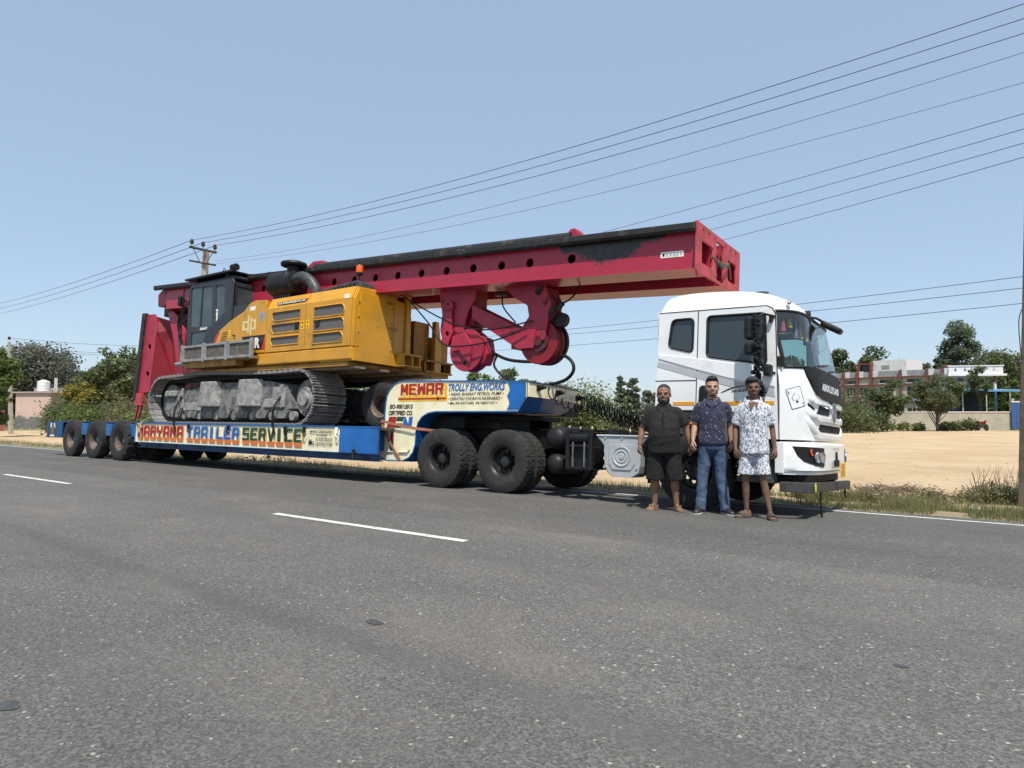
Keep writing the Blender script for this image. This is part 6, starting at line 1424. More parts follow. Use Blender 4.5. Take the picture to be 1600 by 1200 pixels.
    sh_r = [(hem, .168 * max(hw, w * .97), .122 * max(hw, w)), (hem + .06, .166 * max(hw, w * .97), .120 * max(hw, w)), (1.06 * s, .150 * w, .115 * w), (1.18 * s, .153 * w, .117 * w), (1.30 * s, .168 * (w * .5 + .5), .116 * (w * .5 + .5)), (1.375 * s, .168, .100), (1.415 * s, .140, .086), (1.445 * s, .105, .074), (1.475 * s, .074, .064)]
    mb.loft([ering((hx * (1 - z / 1.5), g.get('belly', 0) * -math.exp(-((z / s - 1.06) / .18) ** 2) * .5, z), rx * s + k_, ry * s + k_) for z, rx, ry in sh_r])
    for sd, (e_, wr, curl) in zip((-1, 1), arms):
        sh = Vector((sd * sw, .0, zs - .065 * s)); e_ = Vector(e_); q = g['sleeve']; end = sh.lerp(e_, q) if q <= 1 else e_.lerp(Vector(wr), q - 1)
        pts = [sh + Vector((-sd * .08, 0, .012)), sh + Vector((0, 0, .0)), sh.lerp(end, .5), end]
        limb(mb, pts, [.056 * fa * s + .006, .058 * fa * s + .008, .056 * fa * s + .013, .052 * fa * s + .020])
    o = mb.build('shirt', g['shirt'], t); fuse(o, .010, 12, .016, .10)
    # collar
    mb = MB()
    for x in (-1, 1):
        P_ = [(x * .012, -.098, 1.405), (x * .060, -.080, 1.450), (x * .082, -.01, 1.478), (x * .062, .055, 1.492), (0, .072, 1.496)] if g.get('open', 0) == 0 else [(x * .035, -.098, 1.37), (x * .072, -.085, 1.45), (x * .086, -.01, 1.495), (x * .062, .055, 1.512), (0, .075, 1.515)]
        C_ = catmull([Vector(p) * s for p in P_], 5); rg = []
        for p in C_:
            out = Vector((p.x, p.y, 0)).normalized(); rg.append([p + Vector((0, 0, .012)), p + out * .010 + Vector((0, 0, .010)), p + out * .030 + Vector((0, 0, -.034)), p + out * .020 + Vector((0, 0, -.036))])
        mb.loft(rg)
    mb.build('collar', g['shirt'], t, smooth=50)
    if g.get('open'):
        mb = MB(); v = [Vector(p) * s for p in ((-.040, -.1365, 1.36), (0, -.142, 1.25), (.040, -.1365, 1.36), (.054, -.105, 1.44), (0, -.092, 1.46), (-.054, -.105, 1.44))]
        mb.add(v, [(0, 1, 2, 3, 4, 5)]); o = mb.build('open_neckline', skin, t); o.modifiers.new('s', 'SOLIDIFY').thickness = .006
    oz = .10 if g.get('open') else 0
    mb = MB(); mb.box((0.0, -(.118 * w * s + k_ + g.get('belly', 0) * .42) + .004, (1.16 - oz) * s), (.022, .008, (.42 - oz) * s)); mb.build('placket', g['shirt'], t, bevel=.003)
    # trousers or shorts
    mb = MB(); lf = g.get('leg', 1.)
    mb.loft([ering((hx * .4, 0, z * s), rx * s * hw, ry * s * hw) for z, rx, ry in ((.78, .10, .10), (.84, .170, .122), (.93, .172, .126), (1.0, .160, .122))])
    for sd, (kn, an, ang) in zip((-1, 1), legs):
        hp_ = Vector((sd * .085 * s * hw + hx, 0, zh)); kn = Vector(kn); an = Vector(an)
        if g['legwear'] == 'jeans': limb(mb, [hp_ + Vector((0, 0, .05)), hp_, hp_.lerp(kn, .5), kn, kn.lerp(an, .5), an + Vector((0, 0, -.02)), an + Vector((0, -.01, -.055))], [.098 * s, .098 * s, .086 * s, .072 * s, .068 * s, .066 * s, .070 * s])
        else: limb(mb, [hp_ + Vector((0, 0, .05)), hp_, hp_.lerp(kn, .5), kn.lerp(hp_, g.get('shortlen', .12))], [.100 * lf * s, .102 * lf * s, .099 * lf * s + .008, .094 * lf * s + .018])
    o = mb.build('jeans' if g['legwear'] == 'jeans' else 'shorts', g['lower'], t); fuse(o, .010, 3, .020, .09)
    # footwear
    for sd, (kn, an, ang) in zip((-1, 1), legs):
        a = Vector(an); f_ = Vector((math.sin(ang), -math.cos(ang), 0)); l_ = Vector((math.cos(ang), math.sin(ang), 0))
        out = [(-.075, .0), (-.068, .028), (-.03, .038), (.05, .042), (.12, .053), (.165, .050), (.195, .030), (.202, .0), (.195, -.028), (.165, -.048), (.12, -.051), (.05, -.040), (-.03, -.038), (-.068, -.028)]
        mb = MB(); mb.plate([(p * s, q * s) for p, q in out], .004, .024, lambda x, y, z: tuple(Vector((a.x, a.y, 0)) + f_ * x + l_ * y + Vector((0, 0, z))))
        if g['shoes'] == 'shoe':
            so_ = mb.build('shoe', mat('shoe_sole', (.55, .53, .5), .7), t, bevel=.005)
            mb = MB()
            def ring(tt, w_, h_): return [Vector((a.x, a.y, .022)) + f_ * tt * s + l_ * (math.cos(x * .5236) * w_ * s) + Vector((0, 0, max(0, math.sin(x * .5236)) * h_ * s)) for x in range(12)]
            mb.loft([ring(-.075, .024, .05), ring(-.06, .036, .09), ring(-.01, .040, .10), ring(.04, .042, .085), ring(.10, .047, .060), ring(.16, .045, .045), ring(.192, .032, .03), ring(.20, .012, .012)]); mb.build('upper', g['shoem'], so_, smooth=60)
        else:
            so_ = mb.build('sandal', g['shoem'], t, bevel=.004); mb = MB()
            def q(x, y, z): return Vector((a.x, a.y, 0)) + f_ * x * s + l_ * y * s + Vector((0, 0, z))
            if g['shoes'] == 'thong':
                for y in (-1, 1): mb.tube(catmull([q(.05, y * .040, .03), q(.085, y * .032, .082), q(.125, y * .010, .068), q(.148, -.008, .040)], 4), .006, 6)
            else:
                rg = []
                for k in range(9):
                    an_ = math.pi * k / 8; rg.append([q(x, math.cos(an_) * .052, .026 + math.sin(an_) * hh) for x, hh in ((.075, .068), (.145, .046), (.145, .040), (.075, .062))])
                mb.loft(rg)
            mb.build('strap', g['shoem'], so_, smooth=50)
    return t
# cloth materials
def printed(name, base, c1, c2, sc, thr, wrk=.5):
    m, n, L, b = node_mat(name); tc = N(n, 'ShaderNodeTexCoord').outputs['Object']
    vo = N(n, 'ShaderNodeTexVoronoi'); vo.inputs['Scale'].default_value = sc; L.new(mapping(n, L, tc, (1, 1, .7)), vo.inputs[0])
    nz_ = noise_n(n, L, tc, sc * 1.9, 4, .6)
    md = N(n, 'ShaderNodeMath', operation='MULTIPLY_ADD'); md.inputs[1].default_value = 1.3; L.new(nz_, md.inputs[0]); L.new(vo.outputs['Distance'], md.inputs[2])
    k = mrange(n, L, md.outputs[0], thr, thr - .07)
    sp = N(n, 'ShaderNodeSeparateColor'); L.new(vo.outputs['Color'], sp.inputs[0])
    pc = mixc(n, L, mrange(n, L, sp.outputs[0], .45, .55), lin(c1), lin(c2))
    L.new(mixc(n, L, k, lin(base), pc), b.inputs['Base Color']); b.inputs['Roughness'].default_value = .85; b.inputs['Sheen Weight'].default_value = .15
    bp = N(n, 'ShaderNodeBump'); bp.inputs['Strength'].default_value = wrk; bp.inputs['Distance'].default_value = .02
    L.new(noise_n(n, L, mapping(n, L, tc, (1, 1, .6)), 13, 5, .55), bp.inputs['Height']); L.new(bp.outputs[0], b.inputs['Normal']); return m
C_BLK = mat('cloth_black', (.0085, .008, .008), .9, 0, (.012, .011, .011), 8, bump=.6, bscale=12)
C_BLK2 = mat('cloth_black_shorts', (.005, .0048, .005), .9, 0, (.007, .0066, .0066), 8, bump=.6, bscale=12)
C_NAVY = printed('cloth_navy_print', (.018, .022, .050), (.42, .43, .46), (.14, .16, .24), 40, .84)
C_WB = printed('cloth_white_blue_print', (.62, .63, .64), (.14, .18, .27), (.25, .29, .35), 42, 1.16)
m, n, L, b = node_mat('denim'); DEN = m
tc = N(n, 'ShaderNodeTexCoord').outputs['Object']; sep = N(n, 'ShaderNodeSeparateXYZ'); L.new(tc, sep.inputs[0])
fd = N(n, 'ShaderNodeMath', operation='MULTIPLY_ADD'); fd.inputs[1].default_value = .9; L.new(noise_n(n, L, tc, 7, 5, .6), fd.inputs[0]); L.new(mrange(n, L, sep.outputs[2], .9, .3, 0, .35), fd.inputs[2])
L.new(mixc(n, L, mrange(n, L, fd.outputs[0], .45, .85), lin((.020, .042, .090)), lin((.085, .135, .21))), b.inputs['Base Color']); b.inputs['Roughness'].default_value = .9
bp = N(n, 'ShaderNodeBump'); bp.inputs['Strength'].default_value = .6; bp.inputs['Distance'].default_value = .02; L.new(noise_n(n, L, mapping(n, L, tc, (1, 1, .5)), 14, 5, .55), bp.inputs['Height']); L.new(bp.outputs[0], b.inputs['Normal'])
SK1, SK2, SK3 = (.235, .130, .082), (.42, .250, .165), (.165, .092, .060)
def gz(x, y): return zroad(y)
x, y = -3.61, 8.52
person('person', 'heavy bearded man in black polo shirt, black shorts and flip-flops', (x, y, gz(x, y)), R(20), 1.67, skin_mat('skin_brown', SK1), dict(
    skinc=SK1, seed=1, girth=1.28, hip=1.20, belly=.10, shoulder=.184, neck=.072, broad=1.08, head=1.12, turn=-.05, arm=1.22, leg=1.12,
    arms=[((-.285, .02, 1.10), (-.322, -.05, .875), .55), ((.290, .02, 1.10), (.338, -.02, .875), .35)],
    legs=[((-.125, -.01, .47), (-.135, .02, .085), -.45), ((.125, -.01, .47), (.150, .02, .085), .40)],
    hair=[((0, .020, .050), .099, (.86, .97, .86))], tufts=30, top=.085,
    beard=[((0, -.045, -.092), .050, (1.12, .88, .72)), ((-.052, -.030, -.065), .034, (.75, 1, 1.2)), ((.052, -.030, -.065), .034, (.75, 1, 1.2)), ((0, -.084, -.056), .022, (1.3, .5, .24))],
    shirt=C_BLK, hem=.80, sleeve=.80, ease=.024, legwear='shorts', shortlen=-.16, lower=C_BLK2, shoes='thong', shoem=mat('sandal_tan', (.20, .13, .085), .7)))
x, y = -3.00, 8.66
person('person', 'young man in navy patterned short-sleeved shirt, blue jeans and black shoes', (x, y, gz(x, y)), R(20), 1.77, skin_mat('skin_light_brown', SK2), dict(
    skinc=SK2, seed=2, girth=1.06, hip=1.0, shoulder=.166, neck=.058, turn=.05, arm=1.0, head=1.05,
    arms=[((-.220, .04, 1.17), (-.250, -.09, .95), .6), ((.212, .06, 1.17), (.225, .05, .93), .5)],
    legs=[((-.130, -.02, .50), (-.165, .01, .085), -.35), ((.095, -.02, .50), (.150, .01, .085), .45)],
    hair=[((0, .022, .056), .100, (.82, .96, .88)), ((.005, -.050, .108), .048, (1.25, .85, .62)), ((0, -.01, .112), .060, (1.0, 1.1, .60)), ((-.062, .018, .030), .036, (.5, 1.1, 1.2)), ((.062, .018, .030), .036, (.5, 1.1, 1.2))], tufts=50, top=.112,
    beard=[((0, -.054, -.094), .034, (1.05, .80, .50)), ((-.057, -.026, -.060), .020, (.42, 1, 1.5)), ((.057, -.026, -.060), .020, (.42, 1, 1.5)), ((0, -.088, -.055), .016, (1.35, .40, .22))],
    shirt=C_NAVY, hem=.89, sleeve=.82, ease=.016, legwear='jeans', lower=DEN, shoes='shoe', shoem=mat('shoe_black', (.02, .02, .022), .5)))
x, y = -2.46, 8.60
person('person', 'slim young man in white and blue printed shirt with matching shorts and slides', (x, y, gz(x, y)), R(18), 1.745, skin_mat('skin_dark_brown', SK3), dict(
    skinc=SK3, seed=3, girth=.98, hip=.96, shoulder=.152, neck=.052, turn=.04, arm=.90, leg=.82, head=1.03,
    arms=[((-.215, .03, 1.14), (-.220, -.07, .87), .5), ((.215, .03, 1.14), (.245, -.02, .87), .45)],
    legs=[((-.105, -.01, .50), (-.095, .02, .085), -.75), ((.100, -.03, .50), (.175, -.07, .085), .15)],
    hair=[((0, .022, .058), .102, (.88, .98, .88)), ((-.01, -.045, .098), .058, (1.25, .9, .75)), ((-.055, .0, .07), .040, (1, 1, 1)), ((.060, .0, .07), .040, (1, 1, 1))], tufts=90, top=.120,
    beard=[((0, -.090, -.055), .014, (1.5, .4, .22))],
    shirt=C_WB, hem=.80, sleeve=.92, ease=.022, open=1, legwear='shorts', shortlen=.10, lower=C_WB, shoes='slide', shoem=mat('slide_grey', (.06, .055, .052), .7)))
# ================================================================ background
def base(x, d):
    p = at(x, 644, d); return Vector((p.x, p.y, zground(p.x, p.y)))
def T_(name, label, x, ytop, d, wpx, lf, **k):
    b = base(x, d); top = at(x, ytop, d).z
    return tree(name, label, b, top - b.z, wpx * d / F, LF[lf], **k)
def B_(label, x, ytop, d, wpx, lf, **k):
    b = base(x, d); top = at(x, ytop, d).z
    return bush(k.pop('name', 'bush'), label, b, (top - b.z) / .86, wpx * d / F, LF[lf], **k)
# ---- left
T_('leafy_tree', 'bright green leafy tree cut by the left picture edge', -8, 500, 46, 62, 'bright', nc=20, nleaf=6000, leaf=.15, trunk=.14, base=.10, seed=21)
T_('acacia_tree', 'large grey-green feathery acacia behind the pink house', 66, 540, 86, 140, 'grey', nc=70, nleaf=26000, leaf=.17, trunk=.25, base=.12, seed=22, cr=2.0)
T_('acacia_tree', 'grey-green acacia rising left of the pink house behind the concrete pole', 8, 560, 92, 80, 'grey', nc=30, nleaf=10000, leaf=.17, trunk=.2, base=.15, seed=23)
for i, (x, yt, w) in enumerate(((112, 577, 52), (150, 580, 60), (92, 590, 60))):
    T_('far_tree', ('dark flat-topped tree far behind the yellow flowering tree', 'dark wide tree far off between the flowering tree and the mast foot', 'dark low tree far off just right of the roof pole')[i], x, yt, 125, w, 'dark', nc=22, nleaf=5000, leaf=.3, trunk=.25, base=.2, seed=30 + i, group='dark trees far off on the left')
T_('broadleaf_tree', 'tall open broadleaf tree beside the folded mast foot', 185, 544, 58, 110, 'mid', nc=54, nleaf=6500, leaf=.19, trunk=.16, base=.16, seed=24, cr=.85, bark=BARKP)
T_('broadleaf_tree', 'dense dark tree below the open broadleaf tree, behind the trailer tail', 200, 586, 62, 100, 'mid', nc=30, nleaf=8000, leaf=.17, trunk=.14, base=.1, seed=25)
T_('flowering_tree', 'tree with yellow blossom right of the pink house', 128, 592, 56, 46, 'yellow', nc=16, nleaf=2400, leaf=.13, trunk=.1, base=.4, seed=26)
T_('flowering_tree', 'green tree with few blossoms below the yellow crown', 140, 610, 57, 84, 'mid', nc=22, nleaf=6000, leaf=.14, trunk=.1, base=.12, seed=27)
for i, (x, yt, d, w, lf, lb) in enumerate(((108, 615, 60, 40, 'dark', 'tall dark bush against the right wall of the pink house'), (100, 636, 47, 36, 'mid', 'green bush in front of the pink house corner'), (122, 634, 46, 56, 'bright', 'bright green bush above the trailer tail plate'), (158, 630, 47, 60, 'mid', 'green bush above the first trailer wheel'), (196, 632, 48, 44, 'mid', 'green bush above the second trailer wheel'),
                                           (212, 620, 44, 60, 'olive', 'dry olive shrub behind the mast foot'), (215, 646, 38, 40, 'bright', 'low bright green bush behind the mast foot legs'))):
    B_(lb, x, yt, d, w, lf, n_=4200, leaf=.09, seed=40 + i, nc=14)
# ---- seen through and over the trailer
for i, (x, yt, d, w) in enumerate(((545, 604, 64, 80), (600, 600, 60, 90), (650, 598, 66, 70))):
    B_(('green thicket seen under the rig body, nearest the track', 'green thicket seen under the rig body above the gooseneck', 'green thicket seen behind the gooseneck lettering')[i], x, yt, d, w, 'mid', n_=2600, leaf=.2, seed=50 + i, nc=12, name='thicket')
T_('roadside_tree', 'light green tree behind the gooseneck below the left sheave', 748, 577, 62, 70, 'bright', nc=22, nleaf=5000, leaf=.17, trunk=.12, base=.15, seed=55)
T_('roadside_tree', 'green tree behind the gooseneck between the two sheaves', 798, 575, 66, 76, 'mid', nc=24, nleaf=5600, leaf=.18, trunk=.12, base=.15, seed=56)
T_('roadside_tree', 'small round tree right of the hanging cable loop', 826, 580, 80, 30, 'mid', nc=12, nleaf=1800, leaf=.2, trunk=.1, base=.3, seed=57)
T_('far_tree', 'faint tree tops above the gooseneck front plate', 866, 592, 90, 70, 'euca', nc=20, nleaf=4000, leaf=.22, trunk=.1, base=.25, seed=58)
B_('bright green bushy tree right of the gooseneck nose', 922, 601, 40, 66, 'bright', n_=5200, leaf=.08, seed=60, nc=20, name='bushy_tree')
B_('green bush under the gooseneck nose behind the coiled hoses', 892, 622, 40, 60, 'mid', n_=3000, leaf=.10, seed=61, nc=12)
B_('green bush behind the coiled hoses near the first man', 975, 640, 36, 46, 'mid', n_=2200, leaf=.09, seed=62, nc=10)
T_('eucalyptus_tree', 'slender eucalyptus left of the cab, left one of the pair', 972, 586, 105, 24, 'euca', nc=20, nleaf=3500, leaf=.2, trunk=.12, base=.15, seed=63)
T_('eucalyptus_tree', 'slender eucalyptus left of the cab, right one of the pair', 989, 585, 105, 20, 'euca', nc=20, nleaf=3500, leaf=.2, trunk=.12, base=.15, seed=64)
T_('far_tree', 'hazy tree against the rear edge of the cab', 1016, 606, 80, 36, 'grey', nc=12, nleaf=3600, leaf=.18, trunk=.12, base=.1, seed=65)
# reddish earth bank behind the bushes
mb = MB(); pb0, pb1 = base(930, 52), base(1120, 52); v = []
for i in range(25):
    p = pb0.lerp(pb1, i / 24)
    for t, h in ((0, -.1), (.8, .9), (1.6, 1.55), (4, 1.75), (9, 1.5)):
        q = p + (pb1 - pb0).cross(Vector((0, 0, -1))).normalized() * t
        v.append((q.x, q.y, -.45 + h * (.85 + .3 * noise.noise(Vector((i * .35, t, 2))))))
mb.add(v, [(i * 5 + j, i * 5 + j + 1, i * 5 + j + 6, i * 5 + j + 5) for i in range(24) for j in range(4)])
struct('earth_bank', mb, mat('red_earth', (.30, .20, .14), .95, 0, (.22, .19, .10), 1.2, bump=.8, bscale=3), smooth=70)
PW = mat('whitewash', (.62, .60, .55), .8, 0, (.45, .42, .37), 9, dirt=(.3, .24, .18), dirtamt=.2)
for i, (x, d, h) in enumerate(((891.5, 30, 1.08), (926, 30, 1.05), (907, 34, .95), (984, 34, 1.15), (958, 38, 1.0))):
    b = base(x, d); mb = MB(); mb.bx((-.03, -.03, -.3), (.03, .03, h)); mb.box((0, 0, h + .01), (.07, .07, .02))
    o = mb.build('fence_post', PW, bevel=.008); o.location = b; o.rotation_euler = (0, .02 * (i - 2), .3); tag(o, 'thin whitewashed fence post behind the chassis, ' + ('first', 'third', 'second', 'fifth', 'fourth')[i] + ' from the left', 'fence post', 'fence posts behind the lorry')
# ---- right, behind the cab nose and round the school
for i, (x, yt, d, w, lf, lb) in enumerate(((1334, 602, 60, 46, 'dark', 'tall green shrub right beside the lorry grille'), (1326, 630, 56, 50, 'mid', 'low green bush touching the lorry bumper outline'), (1356, 640, 60, 50, 'dark', 'dark green bush left of the compound wall'),
                                           (1415, 660, 62, 60, 'bright', 'low grass-green plants at the foot of the compound wall, left of the tree trunk'), (1487, 659, 62, 30, 'mid', 'low plants at the wall foot right of the tree trunk'), (1512, 655, 62, 26, 'mid', 'low spiky plants beside the parked motorcycle'))):
    B_(lb, x, yt, d, w, lf, n_=2600 if i < 3 else 900, leaf=.11, seed=70 + i, nc=12)
T_('young_tree', 'young tree before the compound wall left of the wide one', 1386, 597, 60, 66, 'mid', cr=.5, shell=.15, nc=30, nleaf=2600, leaf=.17, trunk=.07, base=.34, seed=76)
T_('shade_tree', 'wide low shade tree with dark trunk before the compound wall', 1464, 583, 61, 84, 'mid', nc=46, nleaf=4600, leaf=.13, trunk=.085, base=.30, cr=.62, shell=.15, seed=77, lean=.03)
T_('young_tree', 'thin young tree inside the compound before the blue shed', 1544, 608, 69, 20, 'bright', nc=8, nleaf=500, leaf=.14, trunk=.04, base=.4, seed=78)
T_('compound_tree', 'drooping green tree inside the compound before the balcony', 1530, 574, 67.3, 44, 'mid', cr=.5, shell=.1, nc=16, nleaf=1300, leaf=.15, trunk=.09, base=.58, seed=79)
T_('eucalyptus_tree', 'tall eucalyptus towering behind the school balcony', 1499, 506, 112, 60, 'euca', nc=46, nleaf=9000, leaf=.24, trunk=.2, base=.22, seed=80, cr=1.35, droop=.6)
T_('rain_tree', 'broad dark green tree right of the school balcony', 1558, 554, 98, 120, 'mid', nc=48, nleaf=16000, leaf=.22, trunk=.3, base=.12, seed=81)
T_('rain_tree', 'light green foliage beside the right edge pole', 1592, 586, 90, 44, 'bright', nc=20, nleaf=5000, leaf=.2, trunk=.2, base=.12, seed=82)
for i, (x, yt, w, lf, lb) in enumerate(((1312, 553, 50, 'mid', 'tree behind the school roof beside the lorry windscreen'), (1348, 558, 44, 'mid', 'low tree behind the school left of the stair tower'), (1378, 551, 66, 'dark', 'dark spreading tree behind the white stair tower'), (1436, 563, 40, 'mid', 'tree behind the school parapet right of the stair tower'), (1462, 560, 34, 'dark', 'dark tree behind the school near the eucalyptus'))):
    T_('background_tree', lb, x, yt - 2, 108, w * 1.15, lf, nc=26, nleaf=6000, leaf=.24, trunk=.2, base=.12, seed=90 + i)
for i in range(26):      # wood along the horizon that reads as one mass
    pass
rnd = random.Random(4); cl = []
for i in range(150):
    x = rnd.uniform(-250, 1850); d = rnd.uniform(150, 230); b = base(x, d); r = rnd.uniform(2.2, 4.2)
    cl.append(((b.x, b.y, -.4 + r * .7), (r * 1.5, r * 1.5, r)))
o = leaves('far_wood', cl, 30000, .62, LF['grey'], None, 5); o['kind'] = 'stuff'; o['label'] = 'hazy wood along the horizon'

# ---- school building
CRM = mat('plaster_cream', (.52, .47, .36), .85, 0, (.46, .42, .33), 2, dirt=(.32, .30, .25), dirtamt=.15, dscale=1.2)
WHP = mat('plaster_white', (.70, .69, .66), .85, 0, (.62, .61, .58), 2, dirt=(.42, .40, .37), dirtamt=.12, dscale=1.5)
GRP = mat('plaster_grey', (.33, .335, .33), .9, 0, (.26, .265, .26), 1.5, dirt=(.18, .18, .18), dirtamt=.2)
MRN = mat('paint_maroon', (.22, .062, .05), .75, 0, (.18, .055, .046), 3, dirt=(.25, .16, .13), dirtamt=.15)
WIN = mat('window_dark', (.02, .024, .026), .25, 0, (.035, .04, .042), 3)
SHEET = mat('sheet_blue', (.12, .27, .48), .5, 0, (.16, .31, .50), 2, dirt=(.3, .33, .36), dirtamt=.12)
A_, B2 = base(1296, 86), base(1488, 75.5); ex = Vector((B2.x - A_.x, B2.y - A_.y, 0)); LEN = ex.length; ex.normalize()
SCH = thing('school_building', 'two-storey cream school with maroon bands, grey parapet and white stair tower', 'building', (A_.x, A_.y, -.45), (0, 0, math.atan2(ex.y, ex.x)))
def sx(px):
    v = _f + _r * ((px - 800) / F); a, b_ = v.x, v.y; c, d = -ex.x, -ex.y
    det = a * d - b_ * c; t = (A_.x * d - A_.y * c) / det; s_ = (a * A_.y - b_ * A_.x) / det
    q = CAM + v * t; return (Vector((q.x, q.y, 0)) - Vector((A_.x, A_.y, 0))).dot(ex)
def sp(mb, name, m, par=None, **k): return mb.build(name, m, par or SCH, **k)
mb = MB(); mb.bx((-6, 0, 0), (LEN, 9, 5.85)); WALL = sp(mb, 'wall', CRM)
mb = MB(); mb.bx((-6.1, -.25, 5.85), (LEN + .1, 9.1, 5.98)); sp(mb, 'roof_slab', MRN)
cols = [-5.0, -3.0] + [sx(x) for x in (1319.5, 1340.5, 1362.5, 1408, 1449.5, 1474)] + [LEN - .1]
for i, c in enumerate(cols):
    mb = MB(); mb.bx((c - .11, -.30, 0), (c + .11, 0, 6.75)); sp(mb, 'column', MRN)
    if i + 1 < len(cols):
        e = cols[i + 1]
        mb = MB(); mb.bx((c + .7, -.12, 5.98), (e - .17, .0, 6.65)); sp(mb, 'parapet_panel', GRP)
        mb = MB(); mb.bx((c + .17, -.16, 5.98), (c + .70, .0, 6.72)); sp(mb, 'parapet_post', WHP)
mb = MB(); mb.bx((-6, -.2, 4.95), (LEN, 0, 5.08)); sp(mb, 'band', MRN)
mb = MB(); mb.bx((-6, -.2, 2.9), (LEN, 0, 3.1)); sp(mb, 'band', MRN)
for i, c in enumerate(cols[:-1]):
    e = cols[i + 1]; w_ = e - c
    if w_ < 1.6: continue
    nwin = 2 if w_ > 3.4 else 1
    for k in range(nwin):
        u = c + w_ * (k + .5) / nwin; hw_ = min(.75, w_ / nwin * .33)
        for z0, z1 in ((5.22, 5.62), (3.75, 4.75), (.9, 2.2)):
            mb = MB(); mb.bx((u - hw_, -.03, z0), (u + hw_, .02, z1)); wo = sp(mb, 'window', WIN)
            mb = MB(); mb.bx((u - hw_ - .08, -.10, z0 - .10), (u + hw_ + .08, .0, z0 - .02)); sp(mb, 'sill', WHP, wo)
            if z1 - z0 > .6:
                for q in (-.33, .33): 
                    mb = MB(); mb.bx((u + q * hw_ - .03, -.05, z0), (u + q * hw_ + .03, -.02, z1)); sp(mb, 'mullion', CRM, wo)
t0, t1, t2 = sx(1340.5), sx(1362.5), sx(1415)
mb = MB(); mb.bx((t1, .4, 5.98), (t2, 5.5, 8.0)); TW = sp(mb, 'stair_tower', WHP)
mb = MB(); mb.bx((t0, -.2, 7.55), (t1 + .1, 4, 7.7)); mb.bx((t0, -.25, 5.9), (t0 + .25, 0, 7.6)); mb.bx((t1 - .12, -.28, 5.9), (t1 + .12, .0, 7.6)); sp(mb, 'tower_frame', MRN, TW)
mb = MB(); mb.bx((t0 + .25, .3, 5.98), (t1 - .1, .5, 7.55)); sp(mb, 'tower_opening', WIN, TW)
mb = MB(); mb.bx((t0 + .2, -.04, 5.1), (t1 - .1, .03, 5.9)); sp(mb, 'tower_panel', CRM, TW)
mb = MB(); mb.bx((t1 + 1.0, .36, 7.0), (t1 + 1.9, .41, 7.4)); sp(mb, 'vent', GRP, TW)
# balcony wing
C0, C1 = base(1481, 74.5), base(1566, 73.5); ec = Vector((C1.x - C0.x, C1.y - C0.y, 0)); LC = ec.length
BAL = thing('balcony_wing', 'sunlit white balcony wing at the right end of the school', 'building', (C0.x, C0.y, -.45), (0, 0, math.atan2(ec.y, ec.x)))
def bp2(mb, name, m, par=None, **k): return mb.build(name, m, par or BAL, **k)
mb = MB(); mb.bx((0, .6, 0), (LC * .62, 7, 5.7)); bp2(mb, 'wall', CRM)
mb = MB(); mb.bx((-.1, -.6, 5.70), (LC + .3, 7, 5.92)); bp2(mb, 'slab', WHP)
mb = MB(); zz0 = 5.92
hs_ = [rrect(.7 + .95 * k - .11, 6.22, .7 + .95 * k + .11, 6.58, .05, 2) for k in range(6)]
hs2 = [[(u - .05, 6.16), (u + .05, 6.16), (u + .05, 6.30), (u + .16, 6.30), (u + .16, 6.42), (u + .05, 6.42), (u + .05, 6.58), (u - .05, 6.58), (u - .05, 6.42), (u - .16, 6.42), (u - .16, 6.30), (u - .05, 6.30)] for u in [.7 + .95 * k for k in range(6)] if u < LC - .5]
mb.plate([(0, 5.92), (LC, 5.92), (LC, 6.75), (0, 6.75)], 0, .14, lambda a, b, t: (a, -.45 + t, b), hs2); BR = bp2(mb, 'balustrade', WHP)
mb = MB(); mb.bx((-.1, -.52, 6.75), (LC + .1, -.22, 6.86)); bp2(mb, 'coping', WHP, BR)
mb = MB(); mb.bx((-.6, -.5, 6.80), (.3, -.1, 6.94)); bp2(mb, 'corner_cap', MRN, BR)
mb = MB(); mb.bx((LC - .14, -.4, 5.92), (LC, 6, 6.75)); bp2(mb, 'balustrade', WHP)
cx_ = LC * .88
for z0, z1, m_ in ((0, 4.2, mat('paint_deep_blue', (.03, .07, .16), .6)), (4.2, 5.0, WHP), (5.0, 5.7, MRN)):
    mb = MB(); mb.cyl((cx_, .0, z0), (cx_, .0, z1), .16, .16, 12); bp2(mb, 'column', m_, smooth=40)
for u, z0, z1, w_ in ((LC * .22, 5.1, 5.5, .7), (LC * .22, 3.7, 4.8, .7), (LC * .45, 3.7, 4.8, .5)):
    mb = MB(); mb.bx((u - w_, .55, z0), (u + w_, .62, z1)); wo = bp2(mb, 'window', WIN)
    mb = MB(); mb.bx((u - .03, .52, z0), (u + .03, .56, z1)); bp2(mb, 'mullion', WHP, wo)
# compound wall
W0, W1 = base(1318, 66.5), base(1582, 65.5); ew = Vector((W1.x - W0.x, W1.y - W0.y, 0)); LW = ew.length
CW = thing('compound_wall', 'long cream plastered compound wall in front of the school', 'wall', (W0.x, W0.y, -.5), (0, 0, math.atan2(ew.y, ew.x)))
CWM = mat('wall_stained', (.43, .39, .30), .9, 0, (.36, .33, .255), .8, dirt=(.23, .22, .18), dirtamt=.22, dscale=.7)
mb = MB(); mb.bx((0, 0, 0), (LW, .22, 1.74)); mb.build('wall_body', CWM, CW)
mb = MB(); mb.bx((0, -.04, 1.74), (LW, .26, 1.83)); mb.build('coping', WHP, CW)
mb = MB(); mb.bx((LW * .70, -.012, 1.66), (LW, .0, 1.72)); mb.build('red_line', mat('paint_wall_red', (.42, .07, .05), .7), CW)
mb = MB(); mb.bx((LW - .1, -.08, 0), (LW + .12, .30, 3.1)); mb.build('gate_pillar', CWM, CW)
